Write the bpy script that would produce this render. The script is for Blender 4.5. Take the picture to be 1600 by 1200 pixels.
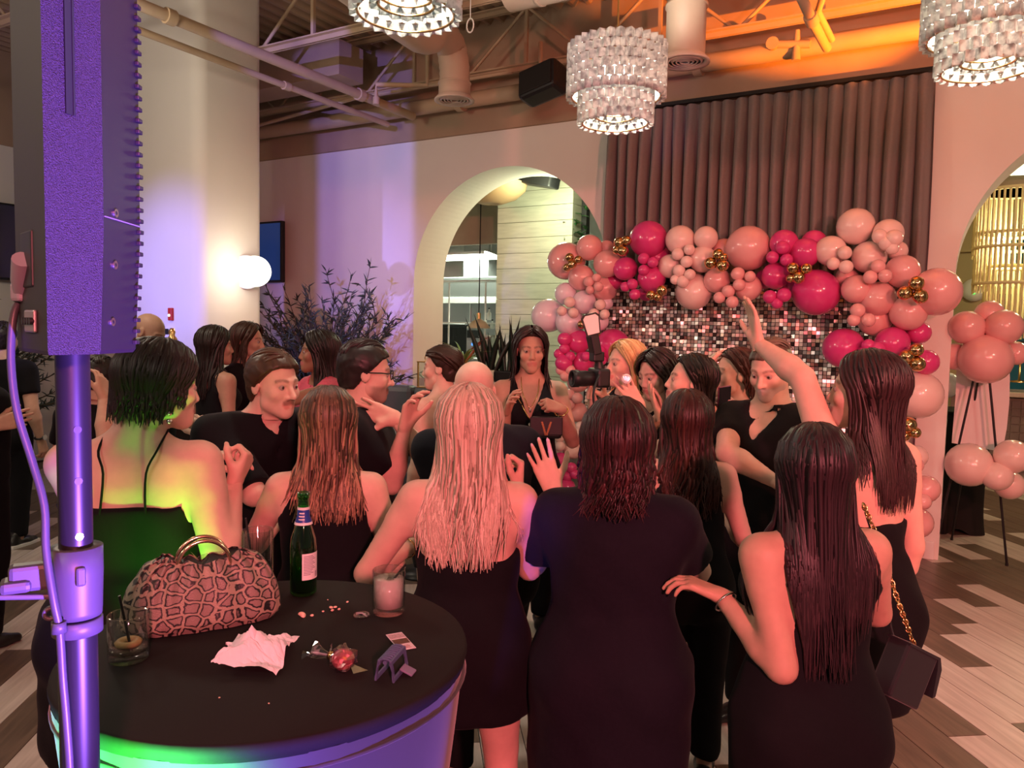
import bpy, bmesh, math, random
import numpy as np
from mathutils import Vector, Matrix
for _o in list(bpy.data.objects): bpy.data.objects.remove(_o)
SC = bpy.context.scene
COL = SC.collection
R = math.radians
# ------------------------------------------------------------------ camera
CAM_Z, FPX = 1.70, 1200.0
YAW, PITCH, ROLL = R(30.0), R(-4.0), R(1.2)
CAM = Vector((0, 0, CAM_Z))
_F0 = Vector((-math.sin(YAW), math.cos(YAW), 0))
FWD = Vector((_F0.x*math.cos(PITCH), _F0.y*math.cos(PITCH), math.sin(PITCH)))
_R0 = Vector((math.cos(YAW), math.sin(YAW), 0))
_U0 = _R0.cross(FWD)
RGT = _R0*math.cos(ROLL) + _U0*math.sin(ROLL)
UPV = _U0*math.cos(ROLL) - _R0*math.sin(ROLL)
cd = bpy.data.cameras.new('camera'); cam = bpy.data.objects.new('camera', cd); COL.objects.link(cam)
cd.sensor_fit = 'HORIZONTAL'; cd.sensor_width = 36.0; cd.lens = 36.0*FPX/1600.0
cd.clip_start = 0.05; cd.clip_end = 100
cam.matrix_world = Matrix(((RGT.x, UPV.x, -FWD.x, 0), (RGT.y, UPV.y, -FWD.y, 0), (RGT.z, UPV.z, -FWD.z, CAM_Z), (0, 0, 0, 1)))
SC.camera = cam
def ray(px, py): return FWD + RGT*((px-800)/FPX) + UPV*((600-py)/FPX)
def P(px, py, d): return CAM + ray(px, py)*d                     # point at depth d
def PZ(px, py, z): r = ray(px, py); return CAM + r*((z-CAM_Z)/r.z)   # on a level plane
def PY(px, py, y): r = ray(px, py); return CAM + r*(y/r.y)       # on a plane parallel to the back wall
def PX(px, py, x): r = ray(px, py); return CAM + r*(x/r.x)
def depth(p): return (Vector(p)-CAM).dot(FWD)
def pix(p):
    v = Vector(p)-CAM; d = v.dot(FWD)
    return (800+FPX*v.dot(RGT)/d, 600-FPX*v.dot(UPV)/d)
# ------------------------------------------------------------------ world, exposure, lights
SC.view_settings.view_transform = 'Standard'; SC.view_settings.look = 'None'
SC.view_settings.exposure = 0.15; SC.view_settings.gamma = 1.0; SC.view_settings.use_curve_mapping = False
SC.cycles.use_denoising = True
SC.cycles.max_bounces = 12; SC.cycles.diffuse_bounces = 3; SC.cycles.glossy_bounces = 3
SC.cycles.transmission_bounces = 12; SC.cycles.transparent_max_bounces = 8
SC.cycles.caustics_reflective = False; SC.cycles.caustics_refractive = False
SC.cycles.sample_clamp_indirect = 4.0
W = bpy.data.worlds.new('night_room'); SC.world = W; W.use_nodes = True
W.node_tree.nodes['Background'].inputs[0].default_value = (0.17, 0.125, 0.10, 1)
W.node_tree.nodes['Background'].inputs[1].default_value = 0.48
def spot(name, loc, aim, power, color, size=60, blend=0.5, radius=0.08):
    l = bpy.data.lights.new(name, 'SPOT'); l.energy = power; l.color = color
    l.spot_size = R(size); l.spot_blend = blend; l.shadow_soft_size = radius
    o = bpy.data.objects.new(name, l); COL.objects.link(o); o.location = loc
    o.rotation_euler = (Vector(aim)-Vector(loc)).to_track_quat('-Z', 'Y').to_euler(); return o
def point(name, loc, power, color, radius=0.1):
    l = bpy.data.lights.new(name, 'POINT'); l.energy = power; l.color = color; l.shadow_soft_size = radius
    o = bpy.data.objects.new(name, l); COL.objects.link(o); o.location = loc; return o
def area(name, loc, aim, power, color, sx, sy):
    l = bpy.data.lights.new(name, 'AREA'); l.shape = 'RECTANGLE'; l.energy = power; l.color = color; l.size = sx; l.size_y = sy
    o = bpy.data.objects.new(name, l); COL.objects.link(o); o.location = loc
    o.rotation_euler = (Vector(aim)-Vector(loc)).to_track_quat('-Z', 'Y').to_euler(); return o
# party fixtures of the dance floor, on their stands behind and beside the camera
spot('pink_wash', (1.9, -1.6, 2.55), (-0.75, 2.6, 0.9), 980, (1, 0.195, 0.225), 66, 0.9, 0.12)
spot('red_wash', (2.6, 0.6, 2.6), (-0.4, 6.0, 1.9), 560, (1, 0.27, 0.18), 80, 0.8, 0.12)
spot('purple_beam', (0.30, 0.35, 1.05), (-0.85, 0.36, 1.60), 800, (0.32, 0.11, 1.0), 48, 0.5, 0.03)
VL = Vector((-2.75, 0.35, 3.2))
spot('violet_wall_beam', VL, PY(570, 380, 6.7), 800, (0.30, 0.24, 1.0), 34, 0.1, 0.003)
spot('blue_table_beam', (-0.48, 0.16, 0.55), (-1.00, 0.80, 0.90), 170, (0.20, 0.12, 1.0), 52, 0.5, 0.03)
spot('green_floor_beam', P(262, 1075, 1.90), P(225, 700, 2.12), 22, (0.12, 1.0, 0.05), 80, 0.9, 0.03)
spot('green_table_beam', P(80, 1480, 0.98), P(290, 1180, 1.28), 130, (0.06, 1.0, 0.10), 80, 0.7, 0.02)
spot('amber_ceiling_beam', (0.75, 4.9, 2.55), PY(1300, -110, 6.1), 1500, (1.0, 0.22, 0.01), 44, 0.3, 0.02)
spot('violet_column_beam', (-5.5, -0.4, 2.0), PY(252, 440, 4.2), 1000, (0.30, 0.24, 1.0), 24, 1.0, 0.05)
# unseen warm point lamps, added to lift the room's ambient light
for _i, _p in enumerate(((-4.6, 2.2, 3.3), (-1.0, -1.6, 3.3), (2.6, 3.0, 3.3), (-4.8, -1.2, 3.3))): point('warm_fill_%d' % _i, _p, 75, (1, 0.86, 0.66), 0.22)
# ------------------------------------------------------------------ materials
MATS = {}
def srgb(*c):
    c = [v/255.0 for v in c]
    return tuple((v/12.92 if v <= 0.04045 else ((v+0.055)/1.055)**2.4) for v in c)
def mat(name, col=(0.8, 0.8, 0.8), rough=0.6, metal=0.0, emit=None, estr=0.0, trans=0.0, ior=1.45, noise=0.0, nscale=20.0, bump=0.0, bscale=60.0,
        coat=0.0, sheen=0.0, attr=None, spec=None, alpha=1.0, sss=0.0, stretch=None):
    if name in MATS: return MATS[name]
    m = bpy.data.materials.new(name); m.use_nodes = True; MATS[name] = m
    nt = m.node_tree; b = nt.nodes['Principled BSDF']; I = b.inputs
    I['Base Color'].default_value = (*col, 1); I['Roughness'].default_value = rough; I['Metallic'].default_value = metal
    I['IOR'].default_value = ior; I['Transmission Weight'].default_value = trans; I['Coat Weight'].default_value = coat
    I['Sheen Weight'].default_value = sheen; I['Alpha'].default_value = alpha
    if spec is not None: I['Specular IOR Level'].default_value = spec
    if sss: I['Subsurface Weight'].default_value = sss; I['Subsurface Radius'].default_value = (0.02, 0.008, 0.004); I['Subsurface Scale'].default_value = 0.5
    if emit: I['Emission Color'].default_value = (*emit, 1); I['Emission Strength'].default_value = estr
    src = None
    if attr:
        a = nt.nodes.new('ShaderNodeAttribute'); a.attribute_name = attr; src = a.outputs['Color']
    if noise or bump:
        tc = nt.nodes.new('ShaderNodeTexCoord'); vec = tc.outputs['Object']
        if stretch:
            mp = nt.nodes.new('ShaderNodeMapping'); mp.inputs['Scale'].default_value = stretch
            nt.links.new(vec, mp.inputs[0]); vec = mp.outputs[0]
    if noise:
        n = nt.nodes.new('ShaderNodeTexNoise'); n.inputs['Scale'].default_value = nscale; n.inputs['Detail'].default_value = 4
        nt.links.new(vec, n.inputs['Vector'])
        mr = nt.nodes.new('ShaderNodeMapRange'); mr.inputs[1].default_value = 0.25; mr.inputs[2].default_value = 0.75
        mr.inputs[3].default_value = 1-noise; mr.inputs[4].default_value = 1+noise; nt.links.new(n.outputs['Fac'], mr.inputs[0])
        mx = nt.nodes.new('ShaderNodeMix'); mx.data_type = 'RGBA'; mx.blend_type = 'MULTIPLY'; mx.inputs[0].default_value = 1
        if src: nt.links.new(src, mx.inputs[6])
        else: mx.inputs[6].default_value = (*col, 1)
        nt.links.new(mr.outputs[0], mx.inputs[7]); src = mx.outputs[2]
    if src: nt.links.new(src, I['Base Color'])
    if bump:
        n2 = nt.nodes.new('ShaderNodeTexNoise'); n2.inputs['Scale'].default_value = bscale; n2.inputs['Detail'].default_value = 5
        nt.links.new(vec, n2.inputs['Vector'])
        bp = nt.nodes.new('ShaderNodeBump'); bp.inputs['Strength'].default_value = bump; bp.inputs['Distance'].default_value = 0.01
        nt.links.new(n2.outputs['Fac'], bp.inputs['Height']); nt.links.new(bp.outputs[0], I['Normal'])
    return m
# ------------------------------------------------------------------ mesh helpers
class MB:
    """collects polygons for ONE mesh object"""
    def __init__(s): s.v = []; s.f = []; s.sm = []
    def add(s, vs, fs, smooth=False):
        o = len(s.v); s.v += [tuple(v) for v in vs]; s.f += [tuple(i+o for i in f) for f in fs]; s.sm += [smooth]*len(fs); return s
    def box(s, c, size, rot=None, bev=0.0):
        hx, hy, hz = size[0]/2, size[1]/2, size[2]/2; c = Vector(c)
        if bev <= 0:
            vs = [Vector((x, y, z)) for x in (-hx, hx) for y in (-hy, hy) for z in (-hz, hz)]
            fs = [(0, 1, 3, 2), (4, 6, 7, 5), (0, 4, 5, 1), (2, 3, 7, 6), (0, 2, 6, 4), (1, 5, 7, 3)]
        else:
            b = min(bev, hx, hy, hz)*0.999; bm = bmesh.new(); bmesh.ops.create_cube(bm, size=1)
            for v in bm.verts: v.co = Vector((v.co.x*hx*2, v.co.y*hy*2, v.co.z*hz*2))
            bmesh.ops.bevel(bm, geom=bm.edges[:], offset=b, segments=2, affect='EDGES', profile=0.5)
            bm.verts.index_update(); vs = [v.co.copy() for v in bm.verts]; fs = [[v.index for v in f.verts] for f in bm.faces]; bm.free()
        if rot is not None: vs = [rot @ v for v in vs]
        return s.add([c+v for v in vs], fs)
    def tube(s, pts, rad, n=8, cap=True, smooth=True, flat=None):
        pts = [Vector(p) for p in pts]; m = len(pts)
        if not hasattr(rad, '__len__'): rad = [rad]*m
        tn = [(pts[min(i+1, m-1)]-pts[max(i-1, 0)]).normalized() for i in range(m)]
        a = Vector((0, 0, 1)) if abs(tn[0].z) < 0.9 else Vector((1, 0, 0))
        nx = tn[0].cross(a).normalized(); vs = []
        for i in range(m):
            nx = (nx - tn[i]*nx.dot(tn[i])).normalized(); ny = tn[i].cross(nx)
            for k in range(n):
                t = 2*math.pi*k/n; vs.append(pts[i] + nx*(math.cos(t)*rad[i]) + ny*(math.sin(t)*rad[i]*(flat or 1)))
        fs = [(i*n+k, i*n+(k+1) % n, (i+1)*n+(k+1) % n, (i+1)*n+k) for i in range(m-1) for k in range(n)]
        s.add(vs, fs, smooth)
        if cap: s.add(vs[:n], [tuple(range(n-1, -1, -1))]); s.add(vs[-n:], [tuple(range(n))])
        return s
    def cyl(s, a, b, r, n=16, r2=None, smooth=True): return s.tube([a, b], [r, r if r2 is None else r2], n, True, smooth)
    def lathe(s, prof, c=(0, 0, 0), n=24, smooth=True, rot=None, closed=False):
        c = Vector(c); vs = []
        for r, z in prof:
            for k in range(n):
                t = 2*math.pi*k/n; v = Vector((r*math.cos(t), r*math.sin(t), z)); vs.append(c + (rot @ v if rot else v))
        m = len(prof); rng = m if closed else m-1
        fs = [(i*n+k, i*n+(k+1) % n, ((i+1) % m)*n+(k+1) % n, ((i+1) % m)*n+k) for i in range(rng) for k in range(n)]
        s.add(vs, fs, smooth)
        if not closed:
            if prof[0][0] > 1e-5: s.add(vs[:n], [tuple(range(n-1, -1, -1))])
            if prof[-1][0] > 1e-5: s.add(vs[-n:], [tuple(range(n))])
        return s
    def ball(s, c, r, n=16, m=10, sc=(1, 1, 1), rot=None):
        prof = [(max(1e-6, math.sin(math.pi*i/m))*1.0, -math.cos(math.pi*i/m)) for i in range(m+1)]
        c = Vector(c); vs = []
        for q, z in prof:
            for k in range(n):
                t = 2*math.pi*k/n; v = Vector((q*math.cos(t)*r*sc[0], q*math.sin(t)*r*sc[1], z*r*sc[2])); vs.append(c + (rot @ v if rot else v))
        fs = [(i*n+k, i*n+(k+1) % n, (i+1)*n+(k+1) % n, (i+1)*n+k) for i in range(m) for k in range(n)]
        return s.add(vs, fs, True)
    def prism(s, poly, h, M=None, smooth=False):
        """poly: list of (x,y), extruded from z=0 to h, through matrix M"""
        n = len(poly); vs = [Vector((x, y, 0)) for x, y in poly] + [Vector((x, y, h)) for x, y in poly]
        if M is not None: vs = [M @ v for v in vs]
        s.add(vs[:n], [tuple(range(n-1, -1, -1))]); s.add(vs[n:], [tuple(range(n))])
        return s.add(vs, [(k, (k+1) % n, n+(k+1) % n, n+k) for k in range(n)], smooth)
    def mesh(s, name, m=None):
        me = bpy.data.meshes.new(name); me.from_pydata(s.v, [], s.f); me.polygons.foreach_set('use_smooth', s.sm)
        if m: me.materials.append(m)
        me.update(); return me
    def build(s, name, m, parent=None, label=None, cat=None, group=None, kind=None):
        return put(name, s.mesh(name, m), parent, label, cat, group, kind)
def put(name, data, parent=None, label=None, cat=None, group=None, kind=None):
    o = bpy.data.objects.new(name, data); COL.objects.link(o)
    if parent is not None:
        o.parent = parent
    return tag(o, label, cat, group, kind)
def tag(o, label=None, cat=None, group=None, kind=None):
    if label: o['label'] = label
    if cat: o['category'] = cat
    if group: o['group'] = group
    if kind: o['kind'] = kind
    return o
def thing(name, loc, label, cat, rz=0.0, group=None, kind=None):
    o = put(name, None, None, label, cat, group, kind); o.location = loc; o.rotation_euler = (0, 0, rz)
    o.empty_display_size = 0.1; return o
def Rz(a): return Matrix.Rotation(a, 3, 'Z')
def recalc(me):
    bm = bmesh.new(); bm.from_mesh(me); bmesh.ops.recalc_face_normals(bm, faces=bm.faces); bm.to_mesh(me); bm.free(); return me
rnd = random.Random(7)
# ================================================================== ROOM
WY = 6.70            # front face of the back wall
WT = 0.55            # its thickness
WTOP = 3.69
DECK = 4.72
M_wall = mat('plaster_white', (0.80, 0.76, 0.72), 0.75, bump=0.05, bscale=25, noise=0.03, nscale=2)
M_band = mat('tan_paint', (0.42, 0.29, 0.20), 0.7, noise=0.08, nscale=3)
M_steel = mat('tan_painted_steel', (0.46, 0.33, 0.22), 0.55, noise=0.06, nscale=6)
M_duct = mat('duct_paint', (0.50, 0.38, 0.29), 0.5, noise=0.05, nscale=4)
M_black = mat('black_plastic', (0.012, 0.012, 0.014), 0.45)
M_blackm = mat('black_metal', (0.015, 0.015, 0.017), 0.35, metal=0.3)
M_white = mat('white_paint', (0.82, 0.80, 0.78), 0.5)
M_gold = mat('gold_metal', (0.80, 0.50, 0.22), 0.22, metal=1.0)
def pbox(mb, x0, y0, x1, y1, Y, th, bev=0.0):
    a = PY(x0, y1, Y); b = PY(x1, y0, Y); c = PY(x0, y0, Y); d = PY(x1, y1, Y)
    xa, xb = (a.x+c.x)/2, (b.x+d.x)/2; za, zb = (a.z+d.z)/2, (b.z+c.z)/2
    return mb.box(((xa+xb)/2, Y+th/2, (za+zb)/2), (abs(xb-xa), th, abs(zb-za)), bev=bev)
# ---- floor: planks laid at an angle to the wall
PA = R(37); PU = Vector((-math.sin(PA), math.cos(PA), 0)); PV = Vector((math.cos(PA), math.sin(PA), 0))
def wood(name, c1, c2):
    m = bpy.data.materials.new(name); m.use_nodes = True; nt = m.node_tree; b = nt.nodes['Principled BSDF']
    tc = nt.nodes.new('ShaderNodeTexCoord'); oi = nt.nodes.new('ShaderNodeObjectInfo')
    ad = nt.nodes.new('ShaderNodeVectorMath'); ad.operation = 'ADD'; sc = nt.nodes.new('ShaderNodeVectorMath'); sc.operation = 'SCALE'; sc.inputs['Scale'].default_value = 37
    nt.links.new(oi.outputs['Location'], sc.inputs[0]); nt.links.new(tc.outputs['Object'], ad.inputs[0]); nt.links.new(sc.outputs[0], ad.inputs[1])
    mp = nt.nodes.new('ShaderNodeMapping'); mp.inputs['Scale'].default_value = (1.2, 14, 1); nt.links.new(ad.outputs[0], mp.inputs[0])
    n = nt.nodes.new('ShaderNodeTexNoise'); n.inputs['Scale'].default_value = 2.2; n.inputs['Detail'].default_value = 7; n.inputs['Distortion'].default_value = 0.6
    nt.links.new(mp.outputs[0], n.inputs['Vector'])
    cr = nt.nodes.new('ShaderNodeValToRGB'); cr.color_ramp.elements[0].position = 0.3; cr.color_ramp.elements[0].color = (*c1, 1)
    cr.color_ramp.elements[1].position = 0.72; cr.color_ramp.elements[1].color = (*c2, 1); nt.links.new(n.outputs['Fac'], cr.inputs[0])
    nt.links.new(cr.outputs[0], b.inputs['Base Color']); b.inputs['Roughness'].default_value = 0.38
    bp = nt.nodes.new('ShaderNodeBump'); bp.inputs['Strength'].default_value = 0.06; bp.inputs['Distance'].default_value = 0.004
    nt.links.new(n.outputs['Fac'], bp.inputs['Height']); nt.links.new(bp.outputs[0], b.inputs['Normal']); return m
M_pl = wood('pale_plank', (0.42, 0.35, 0.31), (0.60, 0.52, 0.47)); M_pd = wood('brown_plank', (0.085, 0.058, 0.042), (0.17, 0.115, 0.082))
fl = MB(); fl.box((-2.5, 4.5, -0.06), (17, 17, 0.088)); floor = fl.build('floor', mat('grout', (0.05, 0.04, 0.035), 0.8), kind='structure')
PLW, PLL = 0.182, 1.21
pm = {}
for nm, m in (('l', M_pl), ('d', M_pd)):
    b = MB(); b.box((0, 0, -0.008), (PLL-0.004, PLW-0.004, 0.016)); pm[nm] = b.mesh('plank', m)
far = {'l': MB(), 'd': MB()}; cand = []
for r in range(-52, 62):
    rq = random.Random(r//2); off = rq.random()*2.4 + (r % 2)*0.42
    for k in range(-9, 10):
        c = PV*(r*PLW) + PU*(k*PLL+off % (2*PLL))
        if not (-9.4 < c.x < 5.0 and -2.5 < c.y < 11.5): continue
        tone = 'l' if k % 2 == 0 else 'd'
        q = c-CAM; d = q.dot(FWD); s = 1e9
        if d > 0.5:
            x, y = pix(c)
            if -150 < x < 1750 and y < 1500: s = d - (2.2 if x > 1150 or x < 200 else 0)
        cand.append((s, tone, c))
cand.sort(key=lambda t: t[0])
ang = math.atan2(PU.y, PU.x)
for i, (s, tone, c) in enumerate(cand):
    if i < 290:
        o = put('plank', pm[tone], floor); o.location = c; o.rotation_euler = (0, 0, ang)
    else:
        far[tone].box(c+Vector((0, 0, -0.008)), (PLL-0.004, PLW-0.004, 0.016), rot=Rz(ang))
far['l'].build('pale_planking', M_pl, floor, kind='stuff'); far['d'].build('brown_planking', M_pd, floor, kind='stuff')
# ---- back wall with its two arches
AR, ASP = 1.13, 2.20
def arch_pts(cx, n=64): return [(cx-AR*math.cos(math.pi*i/n), ASP+AR*math.sin(math.pi*i/n)) for i in range(n+1)]
def wall_xz(name, poly, y0, th, m, **k):
    b = MB(); M = Matrix(((1, 0, 0, 0), (0, 0, -1, y0+th), (0, 1, 0, 0), (0, 0, 0, 1)))
    b.prism(poly, th, M); o = b.build(name, m, **k); recalc(o.data); return o
A1, A2 = -3.99, 1.09
poly = [(-9.5, 0), (A1-AR, 0)] + arch_pts(A1) + [(A1+AR, 0), (A2-AR, 0)] + arch_pts(A2) + [(A2+AR, 0), (5.5, 0), (5.5, WTOP), (-9.5, WTOP)]
wall_xz('wall_back', poly, WY, WT, M_wall, kind='structure')
b = MB(); b.box((-2.0, WY+0.24, (WTOP+DECK)/2+0.1), (15.2, 0.56, DECK-WTOP+0.2)); b.build('trim_1', M_band, kind='structure')
b = MB(); b.box((-9.6, 1.8, DECK/2-0.5), (0.2, 9.9, WTOP)); b.build('wall_left', M_wall, kind='structure')
b = MB(); b.box((-9.6, 1.8, 4.2), (0.24, 9.9, 1.05)); b.build('trim_2', M_band, kind='structure')
b = MB(); b.box((A1, WY+0.30, 0.58), (2*AR, 0.42, 1.16)); b.build('wall_low', mat('sill_wall', (0.62, 0.6, 0.58), 0.7), kind='structure')
b = MB(); b.box((-0.12, WY-0.012, 0.07), (0.10, 0.024, 0.14), bev=0.006); b.build('baseboard_back', M_white, kind='structure')
# ---- metal deck
b = MB(); xs = []; x = -9.6
while x < 5.6: xs += [(x, 0), (x+0.035, 0.05), (x+0.085, 0.05), (x+0.12, 0)]; x += 0.155
vs = []; fs = []
for (x, z) in xs: vs += [(x, -2.5, DECK+z), (x, WY+0.1, DECK+z)]
for i in range(len(xs)-1): fs.append((2*i, 2*i+1, 2*i+3, 2*i+2))
vs2 = [(x, y, z+0.03) for (x, y, z) in vs]; n = len(vs)
b.add(vs, fs); b.add(vs2, [tuple(reversed(f)) for f in fs]); b.build('ceiling', mat('deck_paint', (0.40, 0.28, 0.185), 0.6, noise=0.07, nscale=2), kind='structure')
# ---- open-web joists along the wall direction
def joist(y, z, x0, x1, label):
    t = thing('roof_joist', ((x0+x1)/2, y, z), label, 'joist', group='open-web steel joists under the deck'); xm = (x0+x1)/2
    for dz in (0, DECK-z-0.04):
        nm = 'bottom_chord' if dz == 0 else 'top_chord'
        b = MB()
        for s in (-1, 1): b.box((0, s*0.035, dz+0.02), (x1-x0, 0.045, 0.012)); b.box((0, s*0.014, dz), (x1-x0, 0.008, 0.05))
        b.build(nm, M_steel, t)
    h = DECK-z-0.04; n = int((x1-x0)/0.62); st = (x1-x0)/n
    for i in range(n):
        xa = -(x1-x0)/2+i*st; xb = xa+st; up = i % 2 == 0
        b = MB(); b.tube([(xa, 0, 0 if up else h), (xb, 0, h if up else 0)], 0.016, 6); b.build('web', M_steel, t)
        if i % 2 == 1: b = MB(); b.box((xa, 0, h/2), (0.03, 0.03, h)); b.build('post', M_steel, t)
    return t
joist(4.95, 4.13, -9.4, 3.5, 'tan open-web steel joist crossing the ceiling above the central chandelier')
joist(6.36, 4.13, -9.4, 3.5, 'tan open-web steel joist running close to the back wall')
joist(3.50, 4.13, -9.4, 3.5, 'tan open-web steel joist nearest the camera at the top left')
# ---- sprinkler and service pipes
def pipe(label, pts, r, extra=None, name='ceiling_pipe', n=12):
    pts = [Vector(p) for p in pts]; t = thing(name, pts[0], label, 'pipe')
    b = MB(); b.tube([p-pts[0] for p in pts], r, n); b.build('pipe_run', M_steel, t)
    for q in (extra or []):
        b = MB(); q = Vector(q); d = Vector((0, 1, 0)) if len(pts) < 2 else (pts[1]-pts[0]).normalized()
        b.cyl(q-pts[0]-d*0.035, q-pts[0]+d*0.035, r*1.35, 12); b.build('coupling', M_steel, t)
    return t
zl = PY(640, 230, 6.55).z
pipe('thick tan pipe running level along the back wall above the arches', [(-9.4, 6.48, 3.96), (4.0, 6.48, 3.96)], 0.075, [(-4.4, 6.48, 3.96), (-2.0, 6.48, 3.96)])
a = PY(645, 182, 6.4); pipe('tan sprinkler pipe crossing in front of the white column', [(a.x, 6.4, a.z), (a.x, -1.0, a.z)], 0.042, [(a.x, 5.6, a.z), (a.x, 3.6, a.z)])
a2 = PY(612, 186, 6.4); pipe('thinner tan pipe just below the sprinkler pipe', [(a2.x-0.05, 6.4, a2.z-0.05), (a2.x-0.05, -1.0, a2.z-0.05)], 0.028, [(a2.x-0.05, 5.0, a2.z-0.05)])
q0 = P(588, 158, 7.2); q1 = P(588, 132, 7.2); q2 = P(667, 134, 7.2); q3 = P(668, 80, 7.2)
pipe('bent tan branch pipe rising to the deck beside the duct elbow', [q0, q1, q2, q3], 0.024, [q0])
pipe('slanting thin conduit behind the tan sprinkler pipes', [P(400, 197, 8.6), P(560, 152, 7.8), P(800, 112, 7.2)], 0.018)
pipe('orange-lit sprinkler branch at the upper right', [P(1245, -20, 4.7), P(1268, 30, 4.9), P(1292, 75, 5.3)], 0.032, [P(1268, 30, 4.9)])
pipe('second orange-lit pipe beside the sprinkler branch', [P(1290, -20, 4.7), P(1278, 18, 4.9), P(1300, 62, 5.2)], 0.022)
# small sprinkler valve on the thick pipe
t = thing('sprinkler_valve', (0, 6.48, 3.96), 'small valve fitting on the thick pipe above the curtain', 'valve'); t.location = (PY(1240, 85, 6.4).x, 6.40, 3.95)
b = MB(); b.tube([(-0.14, 0, 0.04), (0.12, 0, 0.0)], 0.03, 10); b.build('valve_body', M_steel, t)
b = MB(); b.tube([(0.02, 0, 0.12), (0.02, 0, -0.11)], [0.02, 0.035], 10); b.build('valve_stem', M_steel, t)
b = MB(); b.cyl((-0.16, -0.03, 0.045), (-0.16, 0.03, 0.045), 0.05, 12); b.build('valve_cap', M_steel, t)
# ---- ducts with round diffusers
def diffuser(t, r, m=M_duct):
    b = MB(); b.lathe([(r*0.80, 0.035), (r, 0.0), (r, -0.012), (r*0.78, -0.006), (r*0.78, 0.03)], n=32); b.build('diffuser_rim', mat('diffuser_paint', (0.62, 0.5, 0.42), 0.5), t)
    for k, f in enumerate((0.66, 0.5, 0.34, 0.18)):
        b = MB(); b.lathe([(r*f, -0.012), (r*f+0.018, 0.012), (r*f+0.012, 0.016), (r*f-0.006, -0.006)], n=28, closed=True); b.build('diffuser_ring', mat('diffuser_paint'), t)
    b = MB(); b.cyl((0, 0, 0.03), (0, 0, 0.034), r*0.8, 24); b.build('diffuser_throat', M_black, t)
c = P(710, 156, 6.5)
t = thing('ceiling_duct', c, 'curved tan air duct ending in a round diffuser left of the wall loudspeaker', 'duct')
diffuser(t, 0.17)
b = MB(); pts = [Vector((0, 0, 0.02)), Vector((0, 0, 0.16)), Vector((-0.01, 0, 0.30))]; e = P(655, 55, 5.9)-c; e2 = P(520, -45, 5.0)-c
pts += [Vector((-0.02, -0.05, 0.44)), pts[2].lerp(e, 0.62)+Vector((0.03, 0, 0.12)), e, e2]
def smooth_path(ps, n=6):
    ps = [Vector(p) for p in ps]; out = []
    for i in range(len(ps)-1):
        p0, p1, p2, p3 = ps[max(i-1, 0)], ps[i], ps[i+1], ps[min(i+2, len(ps)-1)]
        for k in range(n):
            u = k/n; out.append(0.5*((2*p1)+(p2-p0)*u+(2*p0-5*p1+4*p2-p3)*u*u+(3*p1-p0-3*p2+p3)*u**3))
    return out+[ps[-1]]
sp = smooth_path(pts, 5); b.tube(sp, [0.125+0.004*(i % 2) for i in range(len(sp))], 20); b.build('duct_run', M_duct, t)
b = MB(); b.lathe([(0.135, 0.03), (0.135, 0.13), (0.14, 0.13), (0.14, 0.14), (0.13, 0.14)], n=24); b.build('duct_collar', M_duct, t)
c = P(1070, 96, 5.3)
t = thing('ceiling_duct', c, 'straight vertical air duct with round diffuser right of the central chandelier', 'duct')
diffuser(t, 0.17)
b = MB(); b.lathe([(0.135, 0.03), (0.135, 0.36), (0.145, 0.36), (0.145, 0.38), (0.135, 0.38), (0.135, 1.0)], n=28); b.build('duct_run', M_duct, t)
b = MB(); b.lathe([(0.155, 0.50), (0.155, 0.54), (0.137, 0.54), (0.137, 0.50)], n=28, closed=True); b.build('duct_collar', M_duct, t)
# big duct glimpsed at the top edge
c = P(900, -8, 5.4)
t = thing('ceiling_duct', c, 'horizontal round duct cut off by the top edge above the central chandelier', 'duct')
b = MB(); b.tube([(-0.55, 0.0, 0.14), (0.6, 0.0, 0.14)], 0.15, 22); b.build('duct_run', M_duct, t)
for k in range(3):
    b = MB(); b.lathe([(0.158, -0.012), (0.158, 0.012), (0.148, 0.012), (0.148, -0.012)], c=(-0.3+0.3*k, 0, 0.14), n=24, closed=True, rot=Matrix.Rotation(math.pi/2, 3, 'Y')); b.build('duct_band', M_duct, t)
# beam glimpsed on the upper left (long lintel)
b = MB(); b.box((-7.4, 6.0, 4.35), (4.0, 0.35, 0.34)); b.build('trim_3', M_band, kind='structure')
# ---- square column with eased edges
cc = P(306, 500, 7.05); CX, CY = cc.x, cc.y
b = MB(); w1, w2, cr = 0.40, 0.36, 0.10; pl = []
for sx, sy, a0 in ((1, 1, 0), (-1, 1, 90), (-1, -1, 180), (1, -1, 270)):
    for k in range(7): an = R(a0+15*k); pl.append((sx*(w1-cr)+cr*math.cos(an), sy*(w2-cr)+cr*math.sin(an)))
CXW = 0.62
pl = [(x*1.28, y*0.98) for x, y in pl]
b.prism(pl, DECK, Matrix.Translation((CX, CY, 0)), smooth=True)
o = b.build('column', M_wall, label='tall white plastered column with a round globe sconce', cat='column', kind='structure')
# ---- globe sconce on the column
g = P(399, 424, 6.75)
t = thing('wall_sconce', g, 'glowing white globe sconce on the white column', 'sconce')
b = MB(); b.ball((0, 0, 0), 0.135, 28, 18); b.build('globe', mat('frosted_globe', (0.95, 0.92, 0.85), 0.3, emit=(1, 0.93, 0.78), estr=2.6, bump=0.4, bscale=35), t)
b = MB(); b.cyl((-0.155, 0.04, 0), (-0.185, 0.05, 0), 0.15, 28); b.build('backplate', M_white, t)
b = MB(); b.cyl((-0.10, 0.03, 0), (-0.16, 0.04, 0), 0.05, 16); b.build('stem', M_white, t)
point('sconce_light', g+Vector((0.22, -0.15, 0)), 8, (1, 0.86, 0.62), 0.1)
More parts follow.
